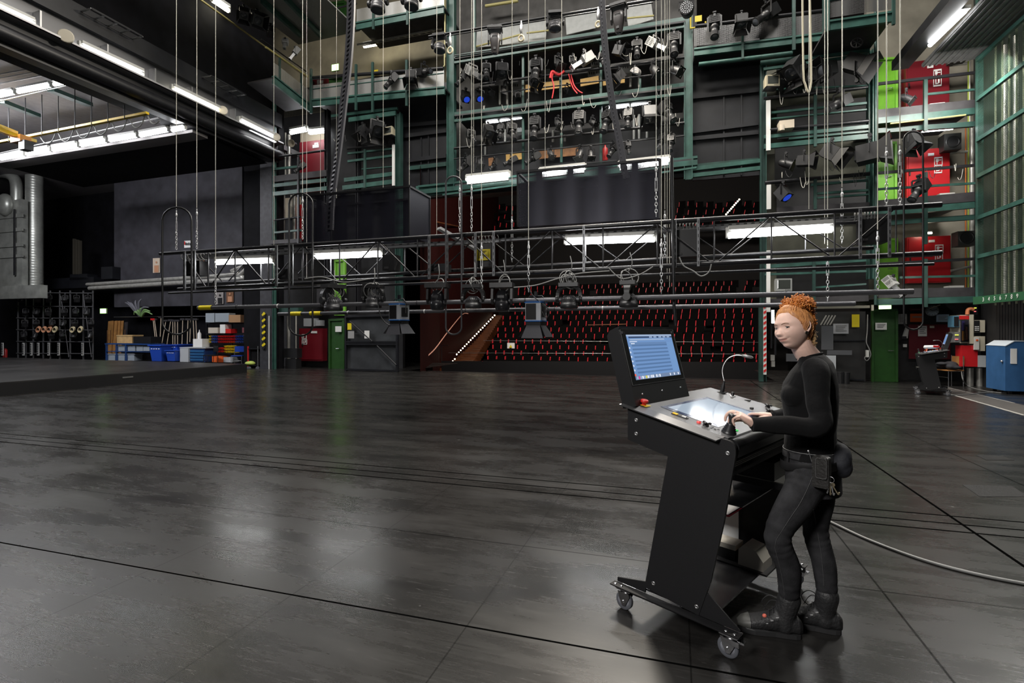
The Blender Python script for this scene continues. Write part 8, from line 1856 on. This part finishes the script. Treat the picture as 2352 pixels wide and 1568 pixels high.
# cables on the floor
b = MB(mat('grey_floor_cable', (.17, .17, .165), .45)); b.tube(catmull([P(x, y, Z=.011) for x, y in ((1700, 1150), (1800, 1158), (1893, 1192), (1990, 1237), (2110, 1282), (2230, 1315), (2360, 1341), (2500, 1362))], 8), .0105, 8); one('floor_cable', b, 'thick pale cable curving across the floor right of the woman', 'cable')
b = MB(mat('grey_floor_cable', None)); b.tube(catmull([ground(2178, 909) + V((0, 0, .01)), P(2230, 905, Z=.01), P(2270, 901, Z=.01), P(2312, 902, Z=.01)], 6), .012, 6); one('floor_cable', b, 'thin cable on the floor between the second desk and the blue cabinet', 'cable')
b = MB(mat('grey_floor_cable', None)); b.tube(catmull([PP(2208, 850, 16.9), PP(2212, 872, 16.6), P(2225, 887, Z=.02), P(2260, 897, Z=.02), P(2300, 902, Z=.02)], 6), .012, 6); one('floor_cable', b, 'thin cable dropping from the wall boxes to the floor at the right', 'cable')
# ---- dark store left of the floor door, behind the woman
t = thing('scenery_wall', 'black panelled wall behind the woman beside the dark green floor door', 'partition', loc=PP(1940, 876, 17.6)); b = MB(mat('black_board', (.014, .014, .014), .6, noise=.5, nscale=2)); panel(b, (1865, 716), (1988, 876), 17.6, .05); b.build('sheet', t)
for a, b_ in (((1885, 782), (1988, 781)), ((1885, 866), (1985, 873))): b = MB(STEELK2); hbeam(b, a, b_, 17.55, 3, .04); b.build('rail', t)
b = MB(mat('cream_rail', (.40, .38, .30), .5)); hbeam(b, (1800, 707), (1998, 704), 17.0, 6, .08); one('light_rail', b, 'long cream rail over the dark wall behind the woman', 'rail'); b = MB(MATS['cream_rail']); panel(b, (2002, 700), (2007, 713), 16.9, .05); one('white_bracket', b, 'short cream bracket left of the bright exit sign', 'bracket')
sheet('yellow paper on the dark wall left of the green floor door', 1957, 722, 1974, 751, 17.5, YSIGN, 0); sheet('framed grey sheet on the dark wall behind the woman', 1914, 743, 1949, 766, 17.5, mat('grey_sheet', (.35, .36, .38), .5), 4)
for x0, y0, x1, y1, lab in ((1887, 748, 1914, 803, 'grey board leaning behind the woman'), (1900, 804, 1957, 815, 'grey shelf board behind the woman'), (1893, 816, 1920, 850, 'pale grey board under the shelf behind the woman'), (1806, 812, 1835, 830, 'grey board left of the woman')): b = MB(mat('grey_board', (.075, .078, .085), .5) if 'pale' not in lab else mat('pale_grey_steel', None)); panel(b, (x0, y0), (x1, y1), 17.2, .04); one('grey_board', b, lab, 'board')
b = MB(SILV)
for k in range(4): b.bar(PP(1885 + k * 7, 746, 17.3), PP(1898 + k * 7, 724, 17.3), .03, .03)
one('stacked_tubes', b, 'bundle of pale bars leaning behind the curly bun', 'tubes')
b = MB(MATS['grey_cable']); b.tube(catmull([PP(x, y, 17.4) for x, y in ((1993, 722), (1992, 760), (1990, 785), (1996, 800), (2000, 815), (1992, 828), (1986, 822), (1994, 812))], 5), .014, 6); one('hanging_cable', b, 'grey cable looping down beside the green floor door', 'cable'); b = MB(HOUS); panel(b, (1990, 804), (1996, 820), 17.3, .08); one('hand_controller', b, 'white hand controller hanging on the grey cable', 'controller')
for px0, px1, y0, lab in ((1926, 1934, 850, 'black waste bin behind the woman, left'), (1938, 1948, 850, 'black waste bin behind the woman, right')): b = MB(BLACKP); p = PP((px0 + px1) / 2, 876, 16.9); b.lathe([(.09, 0), (.11, .34)], V((p.x, p.y, 0)), (0, 0, 1), 14); one('waste_bin', b, lab, 'bin')
t = thing('striped_pole', 'red and white striped edge strip at the right of the auditorium opening', 'warning stripe', loc=PP(1757, 862, 16.9)); bw, br_ = MB(WHITE), MB(RED)
for k in range(26): y = 704 + k * 6.1; (k % 2 == 0) and br_.add([PP(x, y + d, 16.58) for x, d in ((1753.8, 5.5), (1760.2, 1.5), (1760.2, -4.5), (1753.8, -.5))], [(0, 1, 2, 3)])
vpost(bw, 1757, 704, 860, 16.6, 6.4, .02); bw.build('white_bar', t); br_.build('red_bar', t)
b = MB(STEELG2); vpost(b, 1749, 700, 876, 16.7, 9, .2); one('opening_post', b, 'dark green post carrying the striped strip', 'post')
for i, (x, y0, y1, w_) in enumerate(((1772, 745, 800, 3), (1781, 770, 815, 4), (1775, 815, 828, 8), (1776, 829, 842, 7))): b = MB(SILV if i > 1 else STEELK2); vpost(b, x, y0, y1, 17.0, w_, .1); one('pulley_gear', b, 'small hoist fitting behind the striped strip, %s from the top' % ORD[i], 'fitting')
fluo((1775, 712), (1775.5, 742), 17.3, 'upright warm tube between the striped strip and the woman', 3, m=TUBEW, house=False)
# ------------------------------------------------------------------ the auditorium through the portal opening
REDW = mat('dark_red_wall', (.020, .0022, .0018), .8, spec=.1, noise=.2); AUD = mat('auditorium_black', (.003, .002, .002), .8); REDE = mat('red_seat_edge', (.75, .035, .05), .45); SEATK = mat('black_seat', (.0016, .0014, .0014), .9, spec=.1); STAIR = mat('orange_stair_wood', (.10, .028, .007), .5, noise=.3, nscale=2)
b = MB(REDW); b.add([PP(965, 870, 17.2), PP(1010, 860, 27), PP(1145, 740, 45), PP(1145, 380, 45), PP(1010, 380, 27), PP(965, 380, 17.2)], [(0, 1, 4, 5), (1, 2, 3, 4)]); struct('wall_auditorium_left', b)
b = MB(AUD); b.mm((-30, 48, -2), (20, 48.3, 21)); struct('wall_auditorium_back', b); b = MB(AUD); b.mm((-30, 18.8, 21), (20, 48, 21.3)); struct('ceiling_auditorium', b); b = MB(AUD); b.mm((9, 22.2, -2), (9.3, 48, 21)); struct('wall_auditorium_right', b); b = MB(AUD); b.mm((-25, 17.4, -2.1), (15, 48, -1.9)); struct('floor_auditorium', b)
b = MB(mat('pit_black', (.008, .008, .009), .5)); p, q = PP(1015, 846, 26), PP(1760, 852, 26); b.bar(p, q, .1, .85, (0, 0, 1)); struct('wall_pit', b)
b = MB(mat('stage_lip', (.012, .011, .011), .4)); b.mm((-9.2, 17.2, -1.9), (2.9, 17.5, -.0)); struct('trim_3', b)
t = thing('auditorium_stairs', 'orange lit wooden stairs climbing along the left auditorium wall', 'stairs', loc=PP(1050, 846, 27)); b = MB(STAIR); N_ = 26
for i in range(N_):
    u = i / (N_ - 1); Y0 = 27 + 16 * u; y = 846 - 122 * u; xl = 1008 + (1122 - 1008) * u ** .9; xr = 1074 + (1152 - 1074) * u; p, q = PP(xl, y, Y0), PP(xr, y, Y0); q.z = p.z; h = 8 * mpp(p); b.bar(p + V((0, .4, -h)), q + V((0, .4, -h)), .75, h * 2, (0, 0, 1))
b.build('steps', t)
for i in range(22):
    u = i / 21; m_ = MB(mat('step_bulb', (1, .9, .7), .4, emit=(1, .88, .62), es=9)); p = PP(1040 + 96 * u, 829 - 99 * u - (6 if i > 1 else 0), 26.5 + 15.5 * u); m_.sphere(p, 1.7 * mpp(p), 8, 6); m_.build('step_light', t)
b = MB(mat('pink_hand_rail', (.8, .40, .30), .4)); b.tube(catmull([PP(979, 820, 20), PP(1000, 800, 22), PP(1030, 760, 26), PP(1062, 722, 32), PP(1075, 720, 33)], 5), .03, 6); one('hand_rail', b, 'thin pink hand rail on the dark red auditorium wall', 'hand rail')
b = MB(STEELK2); 
for px in (1007, 1014): vpost(b, px, 793, 846, 26.2, 1, .04)
hbeam(b, (1007, 793), (1030, 793), 26.2, 1, .04); one('stair_rail', b, 'dark rail at the foot of the auditorium stairs', 'rail')
for a, b_, Y0, lab in (((1030, 810), (1745, 813), 26.3, 'thin steel rope across the front seat rows, lower one'), ((1110, 782), (1745, 786), 28.6, 'thin steel rope across the front seat rows, upper one')): b = MB(STEEL); pipe(b, a, b_, Y0, .55, 6); one('steel_rope', b, lab, 'rope')
sheet('small white warning sheet hung over the front seats at the left', 1165, 787, 1182, 800, 28.4, WHITE); b = MB(YSIGN); p = PP(1173, 796, 28.35); b.add([p + V((-.10, 0, -.05)), p + V((.10, 0, -.05)), p + V((0, 0, .12)), p + V((-.10, -.01, -.05)), p + V((.10, -.01, -.05)), p + V((0, -.01, .12))], [(0, 1, 2), (5, 4, 3)]); one('warning_triangle', b, 'yellow warning triangle on the white sheet over the seats', 'sign')
b = MB(STAIR); hbeam(b, (1350, 746), (1440, 744), 30, 2, .4); one('wooden_desk_top', b, 'thin orange wooden desk top among the seats left of the big screen', 'desk top')
# seats: one mesh shape each, black back with a red lit side edge
YS = [836, 824, 811, 798, 785, 772, 758, 744, 731, 720, 710, 700, 690, 673, 663]
def seat_proto():
    t = thing('theatre_seat', 'x', 'seat'); b = MB(SEATK); b.box((.27, .06, -.02), (.46, .10, .62), Euler((-.12, 0, 0)).to_matrix()); b.box((.27, -.14, -.12), (.44, .34, .09)); b.build('cushion', t)
    b = MB(REDE); b.box((0, -.03, .0), (.045, .12, .36), Euler((.1, .09, 0)).to_matrix()); b.build('red_edge', t); return t
SP = seat_proto(); rs = random.Random(2); cnt = 0; bk, be = MB(SEATK), MB(REDE)
def bulk(p, s=1.):
    bk.box(p + V((.27, .06, -.02)) , (.46 * s, .10, .55 * s)); be.box(p + V((0, -.03, 0)), (.045, .1, .34 * s), Euler((0, rs.choice((.05, .12, .2)), 0)).to_matrix())
for i, y in enumerate(YS):
    Y0 = 27.5 + 1.0 * i; L0 = 1108 + 6 * i; p = PP(L0, y, Y0); k = 0
    while True:
        o = V((p.x + k * .545 + (i % 2) * .2, p.y + K * k * .545, p.z)); xc = o.x * CT + o.y * ST; px = 1176 + F * xc / dep(o)
        if px > 1752: break
        if not (1425 < px < 1545 and y > 752) and rs.random() > .04:
            if cnt < 300 and i < 13:
                c = place(SP, USED, Mx.Translation(o) @ Mx.Rotation(rs.uniform(-.05, .05), 4, 'Y'), 'black red-edged theatre seat, %s from the left in the %s row' % (ORD[min(k, 29)] if k < 30 else 'thirty-%s' % ORD[k - 30], ORD[i]), 'theatre seats'); cnt += 1
            else: bulk(o)
        k += 1
for y, x0, x1, Y0, s in ((470, 1560, 1745, 50 - 5, 21), (486, 1556, 1745, 44, 21), (502, 1552, 1745, 43, 21), (518, 1552, 1745, 42, 21), (478, 1112, 1186, 44, 16), (500, 1112, 1186, 43, 16), (520, 1118, 1186, 42, 16)):
    x = x0
    while x < x1: bulk(PP(x, y + rs.uniform(-4, 4), Y0), 1.1); x += s * rs.uniform(.8, 1.2)
o_ = bk.build('rear_seating', label='dark rows of seats with red edges at the back and on the balcony', cat='seating', kind='stuff'); e_ = be.build('rear_seat_edges', label='red edges of the seats at the back and on the balcony', cat='seating', kind='stuff')
e_.parent = o_; e_.name = 'red_edges'; del e_['category']; del e_['label']
for i in range(9): b = MB(MATS['step_bulb']); p = PP(1668 + 30 * i / 8, 492 - 34 * i / 8, 41 + i * .3); b.sphere(p, 1.9 * mpp(p), 8, 6); one('aisle_light', b, 'small warm aisle light on the balcony, %s from the bottom' % ORD[i], 'aisle light', group='balcony aisle lights')
b = MB(MATS['step_bulb']); p = PP(996, 463, 24); b.sphere(p, 2.2 * mpp(p), 8, 6); one('wall_light', b, 'small lit wall lamp on the red wall beside the left basket', 'wall lamp')
b = MB(STAIR); b.tube([PP(970, 503, 22), PP(1100, 530, 40)], .05, 6); one('balcony_rail', b, 'orange balcony rail on the dark red auditorium wall', 'rail')
# the head of the portal opening, above it the back of the bridges
b = MB(STEELK2); panel(b, (955, 372), (1750, 392), 17.9, .2); struct('trim_4', b)
# ------------------------------------------------------------------ camera, lamps, exposure
cam = bpy.data.cameras.new('camera'); co = bpy.data.objects.new('camera', cam); COL.objects.link(co)
cam.sensor_fit = 'HORIZONTAL'; cam.sensor_width = 36; cam.lens = 36 * F / 2352
cam.shift_y = -(784 - YH) / 2352
cam.clip_start = .05; cam.clip_end = 200
co.location = (0, 0, CAMH); co.rotation_euler = (PI / 2, 0, TH)
SC.camera = co
w = bpy.data.worlds.new('world'); SC.world = w; w.use_nodes = True
w.node_tree.nodes['Background'].inputs[0].default_value = (.75, .82, 1, 1)
w.node_tree.nodes['Background'].inputs[1].default_value = .004
SC.view_settings.view_transform = 'Standard'; SC.view_settings.look = 'None'; SC.view_settings.exposure = .0; SC.view_settings.gamma = 1
SC.cycles.max_bounces = 6; SC.cycles.diffuse_bounces = 3; SC.cycles.glossy_bounces = 3; SC.cycles.transparent_max_bounces = 12; SC.cycles.transmission_bounces = 3
SC.cycles.caustics_reflective = False; SC.cycles.caustics_refractive = False; SC.cycles.sample_clamp_indirect = 4
SC.cycles.use_denoising = True; SC.cycles.use_adaptive_sampling = True; SC.cycles.adaptive_threshold = .015
def area(p, tgt, e, sx, sy, c=(1, .96, .9)):
    ld = bpy.data.lights.new('unseen_light', 'AREA'); ld.shape = 'RECTANGLE'; ld.size = sx; ld.size_y = sy; ld.energy = e; ld.color = c
    lo = bpy.data.objects.new('unseen_light', ld); COL.objects.link(lo); lo.location = p
    lo.rotation_euler = (V(tgt) - V(p)).to_track_quat('-Z', 'Y').to_euler()
    return lo
# unseen lamps: assumed fly tower and bridge lights, then fills added for brightness
area((-4, 6, 16.5), (-4, 7, 0), 1300, 6, 2)
area((-9, 10, 16.5), (-8, 12, 0), 1100, 5, 2)
area((2, 11, 16.5), (1, 12, 0), 1200, 5, 2)
area((-1.5, 14.6, 12.8), (.5, 3.5, 0), 1500, 3, .5, (1, .92, .8))
area((-2.6, -2.4, 4.6), (.5, 2.9, 1.3), 400, 1.6, 1.2, (1, .97, .94))  # fill added behind the camera to brighten the woman's face
area((-23, 9, 9.0), (-23, 14, 0), 1500, 6, 3, (.95, .95, 1))  # fill added under the ceiling to back up the side stage tubes
area((-4, 20.5, 10.4), (-3, 37, 2), 2400, 8, 1, (1, .9, .8))  # added out of sight behind the portal head to brighten the red seat edges
area((6.1, 10.5, 8.6), (2, 3.5, 0), 620, .5, 5, (1, .97, .92))  # added near the canopy tube to brighten the floor at the right
area((6.5, 15.2, 8.2), (6.5, 18.8, 4), 220, 2, .3)  # added to brighten the walls of the right gallery
area((6.2, 15.5, 3.0), (6.2, 18.5, 1.2), 14, 1.5, .3)  # weak fill added for the wall under the right gallery
